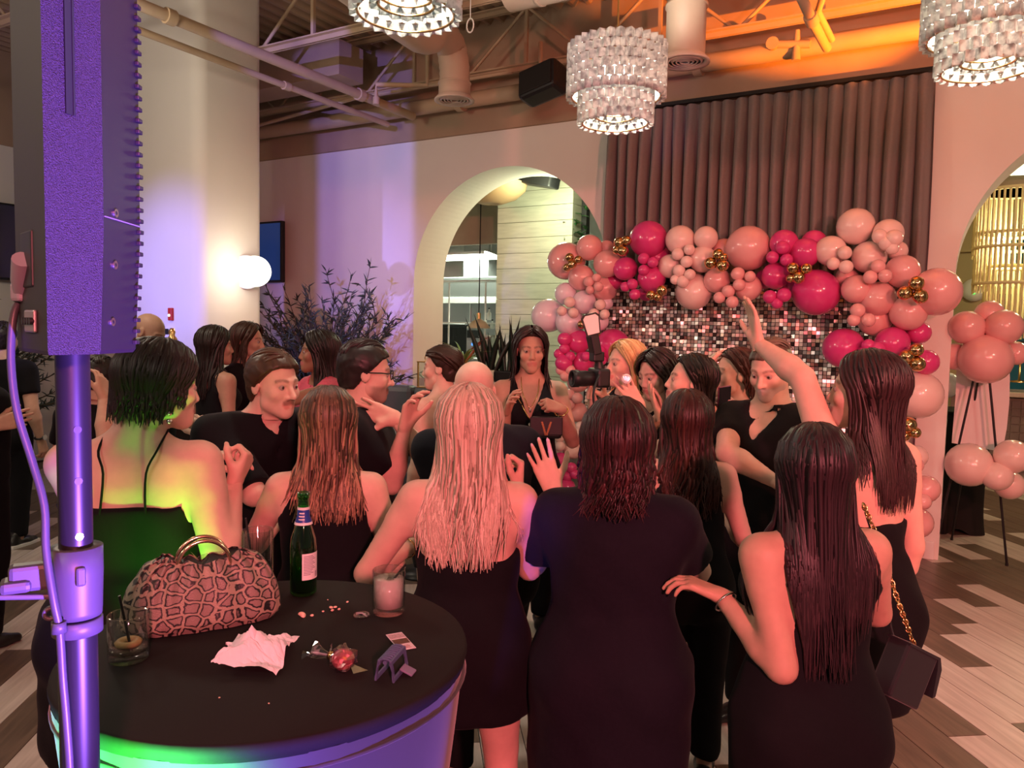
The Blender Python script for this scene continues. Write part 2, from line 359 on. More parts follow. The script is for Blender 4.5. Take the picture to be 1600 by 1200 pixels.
# ---- fire alarm and thermostat
fa = PY(267, 491, CY-0.365)
t = thing('fire_alarm', fa, 'small red fire alarm box with a light on the white column', 'alarm')
b = MB(); b.box((0, 0, 0), (0.05, 0.03, 0.11), bev=0.006); b.build('case', mat('alarm_red', (0.5, 0.02, 0.02), 0.4), t)
b = MB(); b.ball((0, -0.018, -0.01), 0.012, 10, 6); b.build('strobe', mat('strobe', (0.8, 0.9, 0.8), 0.2, emit=(0.6, 1, 0.6), estr=1.5), t)
t = thing('thermostat', PY(265, 520, CY-0.362), 'white wall thermostat with dark screen under the red alarm', 'thermostat')
b = MB(); b.box((0, 0, 0), (0.12, 0.025, 0.09), bev=0.006); b.build('case', M_white, t)
b = MB(); b.box((-0.02, -0.014, 0.01), (0.05, 0.006, 0.05)); b.build('screen', M_black, t)
# ---- televisions
def tv(label, c, w, h, m, rz=0):
    t = thing('television', c, label, 'television', rz)
    b = MB(); b.box((0, 0, 0), (w, 0.06, h), bev=0.01); b.build('case', M_black, t)
    b = MB(); b.box((0, -0.032, 0), (w-0.05, 0.004, h-0.05)); b.build('screen', m, t)
    b = MB(); b.box((0, 0.07, 0), (0.3, 0.09, 0.2)); b.build('wall_mount', M_blackm, t)
a = PY(443, 345, WY-0.12); bb = PY(443, 441, WY-0.12)
tv('wall television with dark blue screen beside the globe sconce', (a.x-0.68, WY-0.12, (a.z+bb.z)/2), 1.36, a.z-bb.z, mat('tv_blue', (0.01, 0.02, 0.06), 0.15, emit=(0.012, 0.03, 0.12), estr=0.7))
a = PX(10, 378, -9.4); tv('black wall television at the far left edge of the room', (-9.38, a.y, a.z), 1.5, 0.86, mat('tv_off', (0.008, 0.008, 0.01), 0.12), rz=R(90))
# ---- curtain
cx0, cx1 = -2.86, -0.24; NP = 25; cm = mat('grey_drape', (0.20, 0.175, 0.17), 0.85, sheen=0.3, noise=0.06, nscale=60, bump=0.05, bscale=300)
t = thing('pleated_curtain', ((cx0+cx1)/2, WY-0.09, 0.02), 'long grey pleated curtain hanging behind the balloon garland', 'curtain')
for i in range(NP):
    pw = (cx1-cx0)/NP; x0 = cx0+i*pw-(cx0+cx1)/2; b = MB(); vs = []; fs = []; rr = random.Random(i); amp = 0.095+0.03*rr.random(); sk = 0.15*rr.random()
    rows = [0.0, 0.5, 1.2, 1.8, 2.4, 2.9, 3.35, 3.56, 3.645]
    for j, z in enumerate(rows):
        f = 1.0 if z < 3.3 else (0.75 if z < 3.5 else 0.45)
        for k in range(11):
            u = k/10; yy = -amp*f*(math.sin(math.pi*min(1, u*1.25)) if u < 0.8 else -0.35*math.sin(math.pi*(u-0.8)/0.2)) + 0.012*math.sin(3*z+i)
            vs.append((x0+pw*(u*1.12-0.06+sk*0.3*math.sin(math.pi*u))+0.01*math.sin(2*z+i*1.7), yy, z))
    for j in range(len(rows)-1):
        for k in range(10): fs.append((j*11+k, j*11+k+1, (j+1)*11+k+1, (j+1)*11+k))
    b.add(vs, fs, True); b.build('pleat', cm, t)
b = MB(); b.box((0, -0.03, 3.67), (cx1-cx0+0.05, 0.05, 0.03)); b.build('curtain_track', M_blackm, t)
# ---- wall loudspeaker
t = thing('wall_loudspeaker', P(848, 130, 6.7), 'black loudspeaker hung under the ceiling left of the central chandelier', 'loudspeaker'); t.rotation_euler = (R(-12), R(-10), R(-8))
b = MB(); b.box((0, 0, 0), (0.40, 0.22, 0.27), bev=0.04); b.build('cabinet', M_black, t)
b = MB(); b.box((0.0, -0.115, 0), (0.34, 0.012, 0.22), bev=0.004); b.build('grille', mat('grille_black', (0.008, 0.008, 0.008), 0.7), t)
b = MB(); b.tube([(-0.1, 0.1, 0.1), (-0.1, 0.1, 0.5)], 0.02, 8); b.build('bracket', M_steel, t)
t = thing('cable_loop', P(735, 20, 5.6), 'small loop of wire hanging from the ceiling joist', 'wire'); b = MB()
b.tube([Vector((0.03*math.sin(k*0.5), 0.0, -0.09+0.05*math.cos(k*0.5))) for k in range(14)], 0.006, 5); b.build('loop', M_white, t); b = MB(); b.cyl((0, 0, -0.04), (0, 0, 0.16), 0.004, 5); b.build('drop_wire', M_white, t)
# ---- chandeliers
def cap_mat():
    m = bpy.data.materials.new('capiz_glass'); m.use_nodes = True; nt = m.node_tree; nt.nodes.remove(nt.nodes['Principled BSDF']); out = nt.nodes['Material Output']
    df = nt.nodes.new('ShaderNodeBsdfDiffuse'); tr = nt.nodes.new('ShaderNodeBsdfTranslucent'); gl = nt.nodes.new('ShaderNodeBsdfGlossy'); gl.inputs['Roughness'].default_value = 0.2
    tc = nt.nodes.new('ShaderNodeTexCoord'); no = nt.nodes.new('ShaderNodeTexNoise'); no.inputs['Scale'].default_value = 30; oi = nt.nodes.new('ShaderNodeObjectInfo')
    ad = nt.nodes.new('ShaderNodeVectorMath'); nt.links.new(tc.outputs['Object'], ad.inputs[0]); nt.links.new(oi.outputs['Location'], ad.inputs[1]); nt.links.new(ad.outputs[0], no.inputs['Vector'])
    cr = nt.nodes.new('ShaderNodeValToRGB'); cr.color_ramp.elements[0].position = 0.35; cr.color_ramp.elements[0].color = (0.45, 0.43, 0.42, 1); cr.color_ramp.elements[1].position = 0.6; cr.color_ramp.elements[1].color = (0.9, 0.88, 0.84, 1)
    nt.links.new(no.outputs['Fac'], cr.inputs[0]); nt.links.new(cr.outputs[0], df.inputs[0]); nt.links.new(cr.outputs[0], tr.inputs[0])
    m1 = nt.nodes.new('ShaderNodeMixShader'); m1.inputs[0].default_value = 0.68; nt.links.new(df.outputs[0], m1.inputs[1]); nt.links.new(tr.outputs[0], m1.inputs[2])
    m2 = nt.nodes.new('ShaderNodeMixShader'); m2.inputs[0].default_value = 0.08; nt.links.new(m1.outputs[0], m2.inputs[1]); nt.links.new(gl.outputs[0], m2.inputs[2]); nt.links.new(m2.outputs[0], out.inputs[0]); return m
M_cap = cap_mat()
M_bulb = mat('lit_bulb', (1, 0.95, 0.85), 0.4, emit=(1, 0.93, 0.80), estr=14)
bw = 0.0515
blk = MB(); h = 0.052; vs = []; e = 0.003
# a block is a folded V of two thin plates with an outward ridge
for z in (-h/2, h/2): vs += [(-bw/2, 0, z), (0, -bw*0.58, z), (bw/2, 0, z), (bw/2, e, z), (0, -bw*0.58+e*1.6, z), (-bw/2, e, z)]
blk.add(vs, [(0, 1, 7, 6), (1, 2, 8, 7), (2, 3, 9, 8), (3, 4, 10, 9), (4, 5, 11, 10), (5, 0, 6, 11), (5, 4, 3, 2, 1, 0), (6, 7, 8, 9, 10, 11)])
ME_blk = blk.mesh('glass_block', M_cap); recalc(ME_blk)
ME_bul = MB().ball((0, 0, 0), 0.032, 14, 10, (1, 1, 1.3)).mesh('bulb', M_bulb)
def chandelier(label, c, rod_top, power, rot=0):
    t = thing('chandelier', c, label, 'chandelier', rot, 'tiered glass-block chandeliers')
    for tier, (r, z0, rows) in enumerate(((0.262, 0.15, 6), (0.195, 0.0, 4), (0.115, 0.035, 1))):
        n = int(2*math.pi*r/bw)
        for j in range(rows):
            for k in range(n):
                a = 2*math.pi*(k+0.5*(j % 2))/n; o = put('glass_block', ME_blk, t)
                o.location = (r*math.cos(a), r*math.sin(a), z0+h/2+j*h*0.98); o.rotation_euler = (0, 0, a+math.pi/2)
        for zz in (z0+0.012, z0+rows*h*0.98-0.004):
            b = MB(); b.lathe([(r-0.008, zz-0.003), (r+0.002, zz-0.003), (r+0.002, zz+0.003), (r-0.008, zz+0.003)], n=40, closed=True); b.build('hoop', M_gold, t)
    for k in range(5):
        a = 2*math.pi*k/5; o = put('bulb', ME_bul, t); o.location = (0.085*math.cos(a), 0.085*math.sin(a), 0.30)
    b = MB(); b.cyl((0, 0, 0.12), (0, 0, 0.47), 0.012, 8); b.build('centre_stem', M_gold, t)
    for k in range(3):
        a = 2*math.pi*k/3+0.3; b = MB(); b.tube([(0, 0, 0.46), (0.25*math.cos(a), 0.25*math.sin(a), 0.455)], 0.004, 6); b.build('spoke', M_gold, t)
    b = MB(); b.cyl((0, 0, 0.46), (0, 0, rod_top-c[2]), 0.006, 8); b.build('rod', M_gold, t)
    point('chandelier_light', Vector(c)+Vector((0, 0, 0.30)), power, (1, 0.90, 0.74), 0.06)
    return t
chandelier('glass-block chandelier hanging above the dancers left of the curtain', P(961, 196, 4.5), DECK, 105)
chandelier('glass-block chandelier at the right edge washed in orange light', P(1543, 113, 3.55), DECK, 105, 0.2)
chandelier('glass-block chandelier cut off by the top edge of the photo', P(634, 26, 3.05), DECK, 80, 0.4)

# ---- unseen wash light; its flaps are added to crop the violet wall beam
t = thing('wash_light', VL, 'unseen black wash light with added beam-cropping flaps on a floor stand left of the guests', 'stage light')
dl, dr = (PY(497, 380, 6.7)-VL).normalized(), (PY(645, 380, 6.7)-VL).normalized()
for dv, s in ((dl, -1), (dr, 1)):
    dh = Vector((dv.x, dv.y, 0)).normalized(); sd_ = Vector((dh.y, -dh.x, 0))*s; c = dh*0.30+sd_*0.13
    b = MB(); b.box(c, (0.26, 0.004, 0.46), rot=Rz(math.atan2(sd_.y, sd_.x))); b.build('beam_flap', M_black, t)
dm = (dl+dr).normalized(); b = MB(); b.box(-dm*0.12, (0.16, 0.16, 0.16), rot=Rz(math.atan2(dm.y, dm.x)), bev=0.01); b.build('housing', M_black, t)
b = MB(); b.cyl(Vector((-dm.x*0.12, -dm.y*0.12, -0.1)), Vector((-dm.x*0.12, -dm.y*0.12, -2.33)), 0.018, 10); b.build('pole', M_black, t)
b = MB(); b.lathe([(0.2, -2.35), (0.2, -2.335), (0.03, -2.30)], c=(-dm.x*0.12, -dm.y*0.12, 0), n=20); b.build('base', M_black, t)
# ================================================================== KITCHEN BEYOND THE LEFT ARCH
M_ss = mat('stainless', (0.62, 0.63, 0.64), 0.3, metal=0.9)
M_kw = mat('kitchen_white', (0.80, 0.80, 0.76), 0.5)
b = MB(); b.box((-5.2, 12.2, 1.9), (9, 0.2, 3.8)); b.build('wall_kitchen', M_kw, kind='structure')
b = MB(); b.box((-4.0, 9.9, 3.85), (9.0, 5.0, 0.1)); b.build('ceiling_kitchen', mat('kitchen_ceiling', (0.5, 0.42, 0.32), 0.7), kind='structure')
b = MB(); b.box((-9.2, 9.7, 1.9), (0.1, 5.0, 3.8)); b.build('wall_kitchen_left', M_kw, kind='structure')
# whitewashed board-clad column
a = PY(776, 400, 8.4); e = PY(893, 400, 8.4)
t = thing('board_column', ((a.x+e.x)/2, 8.6, 0), 'wide whitewashed board-clad column seen through the left arch', 'column')
wood_w = mat('whitewash_boards', (0.62, 0.62, 0.52), 0.7, noise=0.12, nscale=4, stretch=(1, 1, 8), bump=0.1, bscale=20)
rr = random.Random(3); z = 0.0
while z < 3.75:
    hh = min(0.19, 3.8-z); b = MB(); b.box((0, 0, z+hh/2), (e.x-a.x-0.004*rr.random(), 0.40-0.006*rr.random(), hh-0.004), bev=0.003); b.build('board', wood_w, t); z += 0.19
# partition over the pass-through
b = MB(); a0 = PY(640, 400, 9.1); a1 = PY(776, 400, 9.1); za = PY(735, 382, 9.1).z
b.box(((a0.x+a1.x)/2-0.6, 9.15, (za+3.8)/2), (a1.x-a0.x+1.3, 0.1, 3.8-za)); b.build('wall_partition', mat('greige', (0.44, 0.36, 0.27), 0.8, noise=0.08, nscale=3), kind='structure')
# lit ceiling tray in the kitchen
t = thing('kitchen_light', PY(735, 400, 10.6), 'long bright ceiling light inside the kitchen pass', 'light')
b = MB(); b.box((-0.2, 0, 0), (1.5, 0.9, 0.04)); b.build('housing', M_white, t)
for sx in (-0.8, 0.4): b = MB(); b.cyl((sx, 0, 0), (sx, 0, 3.8-t.location.z), 0.01, 6); b.build('hanger', M_white, t); b = MB(); b.box((-0.2, -0.02, -0.024), (1.4, 0.8, 0.01)); b.build('diffuser', mat('tube_glow', (0.9, 0.95, 0.9), 0.5, emit=(0.9, 1.0, 0.85), estr=3.0), t)
area('kitchen_tubes', PY(735, 392, 10.6)+Vector((0, 0, -0.1)), PY(735, 392, 10.6)+Vector((0, -0.2, -2)), 150, (0.88, 1.0, 0.78), 1.6, 0.9)
point('kitchen_lamp', (-3.95, 7.65, 3.2), 46, (0.92, 1.0, 0.62), 0.15)
# range hood, frame and shelves
t = thing('range_hood', PY(735, 468, 10.9), 'stainless range hood in the kitchen behind the pass', 'hood')
b = MB(); b.box((0, 0.3, 0.20), (1.9, 0.8, 0.34), bev=0.01); b.build('canopy', M_ss, t)
b = MB(); b.box((0, -0.12, -0.02), (1.9, 0.04, 0.10), bev=0.005); b.build('lip', M_kw, t); b = MB(); b.box((0, 0.35, (0.37+3.8-t.location.z)/2), (0.5, 0.4, 3.8-t.location.z-0.37)); b.build('flue', M_ss, t)
for k in range(3): b = MB(); b.box((-0.6+k*0.6, 0.3, 0.02), (0.5, 0.6, 0.02)); b.build('filter', M_ss, t)
t = thing('back_panel', PY(735, 530, 12.07), 'grey stainless splash panel on the kitchen wall', 'panel'); b = MB(); b.box((0, 0, 0.3), (2.4, 0.03, 1.0)); b.build('sheet', mat('ss_dull', (0.42, 0.44, 0.46), 0.4, metal=0.6), t); b = MB(); b.box((0, -0.02, 0.3), (0.02, 0.02, 1.0)); b.build('seam', M_ss, t)
t = thing('pass_frame', PY(735, 440, 9.7), 'thin white metal shelf frame across the kitchen pass', 'frame')
wd = PY(776, 440, 9.7).x-PY(692, 440, 9.7).x
for dz in (0, -0.62, -1.15): b = MB(); b.box((0, 0, dz), (wd+0.3, 0.3, 0.02), bev=0.004); b.build('shelf', M_kw, t)
for dx in (-0.5, 0.18): b = MB(); b.box((dx*wd+0.1, 0, -t.location.z/2), (0.02, 0.02, t.location.z)); b.build('upright', M_kw, t)
t = thing('kitchen_oven', PY(711, 545, 10.4), 'black oven cabinet behind the potted bromeliad', 'oven')
b = MB(); b.box((0, 0.3, 0.2-PY(711, 545, 10.4).z/2), (0.62, 0.6, 0.4+PY(711, 545, 10.4).z), bev=0.01); b.build('body', M_black, t); b = MB(); b.box((0, -0.01, 0.1), (0.5, 0.02, 0.5)); b.build('door', mat('oven_glass', (0.01, 0.01, 0.012), 0.1), t); b = MB(); b.cyl((-0.22, -0.05, 0.40), (0.22, -0.05, 0.40), 0.012, 8); b.build('handle', M_ss, t)
t = thing('coffee_machine', PY(741, 530, 10.2), 'grey kitchen appliance with display right of the black oven', 'appliance')
b = MB(); b.box((0, 0.2, 0.1-PY(741, 530, 10.2).z/2), (0.3, 0.4, 0.2+PY(741, 530, 10.2).z), bev=0.01); b.build('body', mat('appliance_grey', (0.35, 0.36, 0.37), 0.4), t); b = MB(); b.box((0, -0.01, 0.08), (0.26, 0.012, 0.12)); b.build('control_panel', M_black, t); b = MB(); b.box((0.0, -0.012, -0.08), (0.08, 0.01, 0.04)); b.build('display', mat('lcd_blue', (0.02, 0.1, 0.4), 0.3, emit=(0.1, 0.35, 1), estr=1.5), t)
for i, (px, py, hh) in enumerate(((764, 500, 0.16), (759, 514, 0.13), (769, 514, 0.12))):
    t = thing('kitchen_bottle', PY(px, py, 9.72), ['tall white bottle on the kitchen shelf', 'left of two low jars on the kitchen shelf', 'right of two low jars on the kitchen shelf'][i], 'bottle', group='bottles on the kitchen shelf')
    b = MB(); b.lathe([(0.03, 0), (0.034, 0.01), (0.034, hh*0.6), (0.012, hh*0.78), (0.012, hh)], n=12); b.build('bottle_body', M_kw, t); b = MB(); b.cyl((0, 0, hh), (0, 0, hh+0.02), 0.014, 10); b.build('bottle_cap', M_black, t)
t = thing('glass_rack', PY(764, 540, 9.45), 'white wire rack of clear glasses in the kitchen pass', 'rack')
for k in range(6): b = MB(); b.box((-0.10+0.04*k, 0, -0.1), (0.008, 0.2, 0.5)); b.build('wire', M_kw, t)
for k in range(4): b = MB(); b.box((0, 0, -0.32+0.15*k), (0.24, 0.2, 0.008)); b.build('rack_shelf', M_kw, t)
t = thing('dome_lamp', PY(748, 505, 9.0), 'small gold and white dome heat lamp over the kitchen pass', 'lamp')
b = MB(); b.lathe([(0.02, 0.08), (0.03, 0.06), (0.10, 0.02), (0.17, -0.07), (0.165, -0.07), (0.09, 0.01), (0.02, 0.05)], n=24); b.build('shade', mat('lamp_cream', (0.75, 0.6, 0.4), 0.35), t)
b = MB(); b.cyl((0, 0, 0.06), (0, 0, 3.8-t.location.z), 0.008, 8); b.build('cord', M_black, t); b = MB(); b.cyl((0, 0, 0.06), (0, 0, 0.14), 0.03, 12); b.build('cap', M_gold, t)
t = thing('tiled_counter', PY(745, 590, 9.0), 'white counter edge with square tiles under the pass', 'counter')
b = MB(); b.box((0.6, 0.2, -0.62), (3.2, 0.5, 1.2)); b.build('counter_body', M_kw, t)
b = MB(); b.box((0.6, 0.16, 0.0), (3.3, 0.62, 0.05), bev=0.01); b.build('counter_top', M_kw, t)
tile = MB().box((0, 0, 0), (0.095, 0.012, 0.095), bev=0.002).mesh('tile', mat('tile_white', (0.75, 0.74, 0.7), 0.2))
for i in range(26):
    for j in range(4): o = put('tile', tile, t); o.location = (-0.6+i*0.1, -0.055, -0.1-0.1*j)
# tan hanging shade near the arch top, black ceiling speaker, small light
t = thing('dome_pendant_lamp', PY(768, 290, 7.8), 'tan dome shade high inside the left arch', 'lamp')
b = MB(); b.lathe([(0.42, 0.02), (0.40, -0.06), (0.30, -0.15), (0.14, -0.21), (0.02, -0.23), (0.02, -0.22), (0.14, -0.2), (0.29, -0.14), (0.39, -0.05), (0.41, 0.02)], n=32); b.build('shade', mat('tan_shade', (0.55, 0.36, 0.20), 0.6), t)
b = MB(); b.cyl((0, 0, -0.1), (0, 0, 3.80-t.location.z), 0.012, 8); b.build('stem', M_blackm, t)
t = thing('ceiling_monitor', PY(843, 282, 7.9), 'black box loudspeaker under the kitchen ceiling inside the arch', 'loudspeaker')
b = MB(); b.box((0, 0, 0), (0.42, 0.25, 0.13), rot=Matrix.Rotation(R(12), 3, 'Y'), bev=0.02); b.build('cabinet', M_black, t); b = MB(); b.cyl((0, 0, 0.03), (0, 0, 0.5), 0.02, 8); b.build('bracket', M_blackm, t)
# ---- plants on the sill
def blade(mb, base, d, length, w, bend, tw=0.0, n=6):
    base = Vector(base); d = Vector(d).normalized(); side = d.cross(Vector((0, 0, 1)))
    side = side.normalized() if side.length > 1e-3 else Vector((1, 0, 0)); side = Matrix.Rotation(tw, 3, d) @ side; nr = d.cross(side).normalized()
    hz = Vector((d.x, d.y, 0)); hz = hz.normalized() if hz.length > 1e-3 else Vector((0, 0, 0)); vs = []; p = base.copy(); dd = d.copy()
    for i in range(n+1):
        u = i/n; ww = w*(math.sin(math.pi*min(1, 0.25+0.75*u))**0.8 if u < 1 else 0.03)*(1 if u < 0.6 else (1-(u-0.6)/0.4*0.9))
        vs += [p-side*ww, p+nr*ww*0.25, p+side*ww, p-nr*ww*0.05]
        dd = (dd + (hz*0.6-Vector((0, 0, 1)))*bend/n).normalized(); p = p+dd*(length/n)
    fs = []
    for i in range(n):
        for k in range(4): fs.append((i*4+k, i*4+(k+1) % 4, (i+1)*4+(k+1) % 4, (i+1)*4+k))
    mb.add(vs, fs, True)
M_leafd = mat('snake_leaf', (0.012, 0.02, 0.014), 0.45, noise=0.4, nscale=12)
M_leafg = mat('green_leaf', (0.16, 0.26, 0.06), 0.45, noise=0.3, nscale=10)
M_leafr = mat('red_leaf', (0.45, 0.12, 0.06), 0.5)
M_pot = mat('planter_cream', (0.7, 0.68, 0.55), 0.6)
zs = 1.16
for i, (px, lab) in enumerate(((765, 'dark snake plant with sword leaves on the arch sill, left clump'), (793, 'dark snake plant with sword leaves beside the standing woman'))):
    a = PY(px, 560, WY+0.16); t = thing('snake_plant', (a.x, WY+0.18, zs), lab, 'plant', group='snake plants on the arch sill'); rr = random.Random(40+i)
    b = MB(); b.box((0, 0, 0.06), (0.26, 0.2, 0.12), bev=0.015); b.build('planter', M_blackm if i else M_pot, t)
    for k in range(9 if i == 0 else 8):
        b = MB(); x = (rr.random()-0.5)*0.22; blade(b, (x, (rr.random()-0.5)*0.1, 0.1), (x*2.2+(rr.random()-0.5)*0.5, (rr.random()-0.5)*0.4, 1), 0.40+0.26*rr.random(), 0.032, 0.12, rr.random()*3); b.build('leaf', M_leafd, t)
a = PY(722, 560, WY+0.2); t = thing('bromeliad', (a.x, WY+0.22, zs), 'green bromeliad with a red flower spike on the arch sill', 'plant'); rr = random.Random(5)
b = MB(); b.lathe([(0.09, 0), (0.13, 0.02), (0.15, 0.17), (0.14, 0.18), (0.12, 0.15)], n=20); b.build('pot', mat('pot_yellow', (0.55, 0.45, 0.15), 0.6), t)
for k in range(22):
    an = k*2.4; b = MB(); blade(b, (0, 0, 0.15), (math.cos(an)*0.7, math.sin(an)*0.7, 0.9+0.6*rr.random()), 0.36+0.2*rr.random(), 0.014, 0.9, 0.2); b.build('leaf', M_leafg, t)
for k in range(9):
    b = MB(); blade(b, (0.02+0.028*k, 0, 0.26+0.022*k), (0.9, (k % 3-1)*0.6, 0.5), 0.12, 0.016, 0.2); b.build('bract', M_leafr, t)
b = MB(); b.tube([(0, 0, 0.15), (0.26, 0, 0.45)], 0.012, 6); b.build('spike', M_leafr, t)
# hanging plant right of the board column
t = thing('trailing_plant', PY(905, 350, 8.6), 'green trailing plant against a dark post at the right of the arch', 'plant'); rr = random.Random(9)
b = MB(); b.box((0.02, 0.1, 0.2), (0.10, 0.1, 1.6)); b.build('post', M_black, t)
for k in range(34):
    an = rr.random()*6.3; b = MB(); blade(b, ((rr.random()-0.5)*0.3, -0.08, (rr.random()-0.6)*0.4), (math.cos(an), -0.7, math.sin(an)*0.5+0.1), 0.12+0.08*rr.random(), 0.035, 0.8); b.build('leaf', mat('deep_leaf', (0.03, 0.10, 0.03), 0.4), t)
# ---- olive trees
def olive(label, base, h, seed, wid=1.0, nb=44):
    t = thing('olive_tree', base, label, 'tree', group='potted olive trees'); rr = random.Random(seed)
    b = MB(); b.lathe([(0.17, 0), (0.2, 0.02), (0.24, 0.42), (0.22, 0.42), (0.2, 0.36)], n=24); b.build('pot', mat('pot_dark', (0.05, 0.05, 0.06), 0.7), t)
    b = MB(); b.tube([(0, 0, 0.35), (0.02, 0.01, 0.8), (-0.02, 0.0, 1.2)], [0.035, 0.03, 0.024], 8); b.build('trunk', mat('bark', (0.09, 0.065, 0.045), 0.9, bump=0.4, bscale=30), t)
    br = MB(); lf = MB()
    for k in range(nb):
        an = rr.random()*6.283; el = rr.random(); z0 = 0.62+0.62*rr.random()
        L = (0.5+0.65*rr.random())*wid; up = 0.35+1.5*el*el
        p = Vector((0, 0, z0)); d = Vector((math.cos(an), math.sin(an), up)).normalized(); pts = [p.copy()]
        for s in range(9):
            d = (d+Vector((0, -0.5 if base[1]+p.y > WY-0.35 else 0, 0))+Vector(((rr.random()-.5)*.28, (rr.random()-.5)*.28, (rr.random()-.45)*.22))).normalized(); p = p+d*(L*h/1.6/9); pts.append(p.copy())
            if s > 1:
                for q in range(5):
                    ld = (d*0.6+Vector((rr.random()-.5, rr.random()-.5, rr.random()-.35))*1.5).normalized(); blade(lf, p-d*rr.random()*0.08, ld, 0.07+0.045*rr.random(), 0.0085, 0.25, rr.random()*3, 3)
        br.tube(pts, [0.010*(1-i/10)+0.0015 for i in range(10)], 5)
    br.build('branches', mat('bark'), t); lf.build('foliage', mat('olive_leaf', (0.045, 0.06, 0.055), 0.5, noise=0.3, nscale=9), t, kind='stuff')
a = P(500, 600, 8.1); olive('bushy grey-green olive tree against the violet-lit wall', (a.x, a.y, 0), 1.95, 11, 1.05, 135)
a = P(-6, 600, 7.4); olive('dark olive tree at the far left edge behind the guests', (a.x, a.y, 0), 1.75, 12, 0.9, 60)
# ---- grey sofa with cushion and a low table with gold tray
c = P(650, 660, 6.6); t = thing('tufted_sofa', (c.x, c.y, 0), 'grey tufted leather sofa against the back wall', 'sofa', R(14))
M_sofa = mat('grey_leather', (0.085, 0.095, 0.12), 0.45, bump=0.15, bscale=40)
b = MB(); b.box((0, 0, 0.42), (1.75, 0.8, 0.30), bev=0.06); b.build('seat', M_sofa, t)
for k in range(5):
    b = MB(); b.box((-0.62+k*0.31, 0.36, 0.82), (0.305, 0.2, 0.72), bev=0.05); b.build('back_channel', M_sofa, t)
for s in (-1, 1): b = MB(); b.box((s*0.86, 0.02, 0.58), (0.16, 0.82, 0.52), bev=0.06); b.build('arm', M_sofa, t)
for sx in (-1, 1):
    for sy in (-1, 1): b = MB(); b.cyl((sx*0.75, sy*0.3, 0), (sx*0.75, sy*0.3, 0.28), 0.025, 10); b.build('leg', M_gold, t)
t = thing('throw_pillow', (c.x-0.1, c.y-0.22, 0.58), 'pale silver cushion propped on the grey sofa', 'cushion', R(20))
b = MB(); b.ball((0, 0, 0.2), 0.24, 18, 12, (1, 0.38, 0.85), rot=Matrix.Rotation(R(-18), 3, 'X')); b.build('pillow_cover', mat('silver_satin', (0.42, 0.38, 0.42), 0.35, bump=0.3, bscale=12), t)
c2 = P(668, 690, 5.3); t = thing('side_table', (c2.x, c2.y, 0), 'small dark round table in front of the sofa', 'table')
b = MB(); b.lathe([(0.28, 0.86), (0.29, 0.87), (0.29, 0.885), (0.28, 0.89)], n=32); b.build('table_top', M_blackm, t); b = MB(); b.cyl((0, 0, 0.02), (0, 0, 0.86), 0.03, 12); b.build('stem', M_blackm, t); b = MB(); b.lathe([(0.2, 0), (0.2, 0.012), (0.05, 0.03)], n=28); b.build('foot', M_blackm, t)
t = thing('chain_clutch', (c2.x, c2.y-0.02, 0.892), 'gold chain clutch lying on the dark round table', 'bag', R(25))
b = MB(); b.box((0, 0, 0.04), (0.20, 0.12, 0.08), bev=0.03); b.build('pouch', mat('gold_fabric', (0.5, 0.38, 0.16), 0.45, metal=0.5), t)
for k in range(13):
    an = k*0.48; b = MB(); b.lathe([(0.016, -0.004), (0.022, -0.004), (0.022, 0.004), (0.016, 0.004)], c=(-0.11+0.018*k, -0.04+0.02*math.sin(an), 0.085), n=10, closed=True, rot=Matrix.Rotation(0.6*(k % 2), 3, 'X')); b.build('chain_link', M_gold, t)
# gold statuette beside the bald guest
t = thing('gold_statuette', P(269, 545, 5.7), 'shiny gold statuette below the thermostat', 'statuette')
b = MB(); b.lathe([(0.05, -0.12), (0.05, -0.06), (0.02, -0.02), (0.03, 0.04), (0.038, 0.07), (0.02, 0.10), (0.025, 0.125), (0.015, 0.15), (0.0, 0.155)], n=18); b.build('figure', M_gold, t)
b = MB(); b.cyl((0, 0, -0.30), (0, 0, -0.12), 0.06, 14); b.build('plinth', M_gold, t)
zt_ = t.location.z-0.30; b = MB(); b.box((0, 0, -0.30-zt_/2), (0.3, 0.3, zt_-0.002), bev=0.01); b.build('stand', M_black, t)
# ================================================================== ROOM BEYOND THE RIGHT ARCH
M_tanw = mat('tan_wall', (0.46, 0.36, 0.20), 0.7, noise=0.06, nscale=3)
b = MB(); b.box((0.2, 12.6, 2.2), (4.6, 0.2, 4.4)); b.build('wall_bar', M_tanw, kind='structure')
b = MB(); b.box((-0.45, 10, 2.0), (0.12, 5.2, 4.0)); b.build('wall_divider', M_tanw, kind='structure')
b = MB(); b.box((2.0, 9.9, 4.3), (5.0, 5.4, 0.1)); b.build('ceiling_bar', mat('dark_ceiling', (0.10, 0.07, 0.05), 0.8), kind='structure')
for k in range(6):
    t = thing('ceiling_beam', (1.9, 7.8+k*0.8, 4.1), ['first', 'second', 'third', 'fourth', 'fifth', 'sixth'][k]+' dark ceiling beam beyond the right arch, counted from the arch', 'beam', group='dark beams beyond the right arch')
    b = MB(); b.box((0, 0, 0), (4.6, 0.10, 0.26), bev=0.01); b.build('timber', mat('beam_brown', (0.22, 0.13, 0.07), 0.7), t); b = MB(); b.box((0, 0, -0.15), (4.6, 0.16, 0.04)); b.build('flange', mat('beam_brown'), t)
a = PY(1548, 330, 12.4); b = MB(); b.box((0.3, 12.45, PY(1530, 390, 12.4).z), (4.4, 0.1, 0.05)); b.build('trim_4', M_tanw, kind='structure')
point('bar_lamp', (1.6, 9.3, 3.4), 90, (1.0, 0.86, 0.45), 0.2)
c = PY(1590, 300, 9.3); t = thing('macrame_chandelier', c, 'tiered macrame fringe chandelier glowing beyond the right arch', 'chandelier')
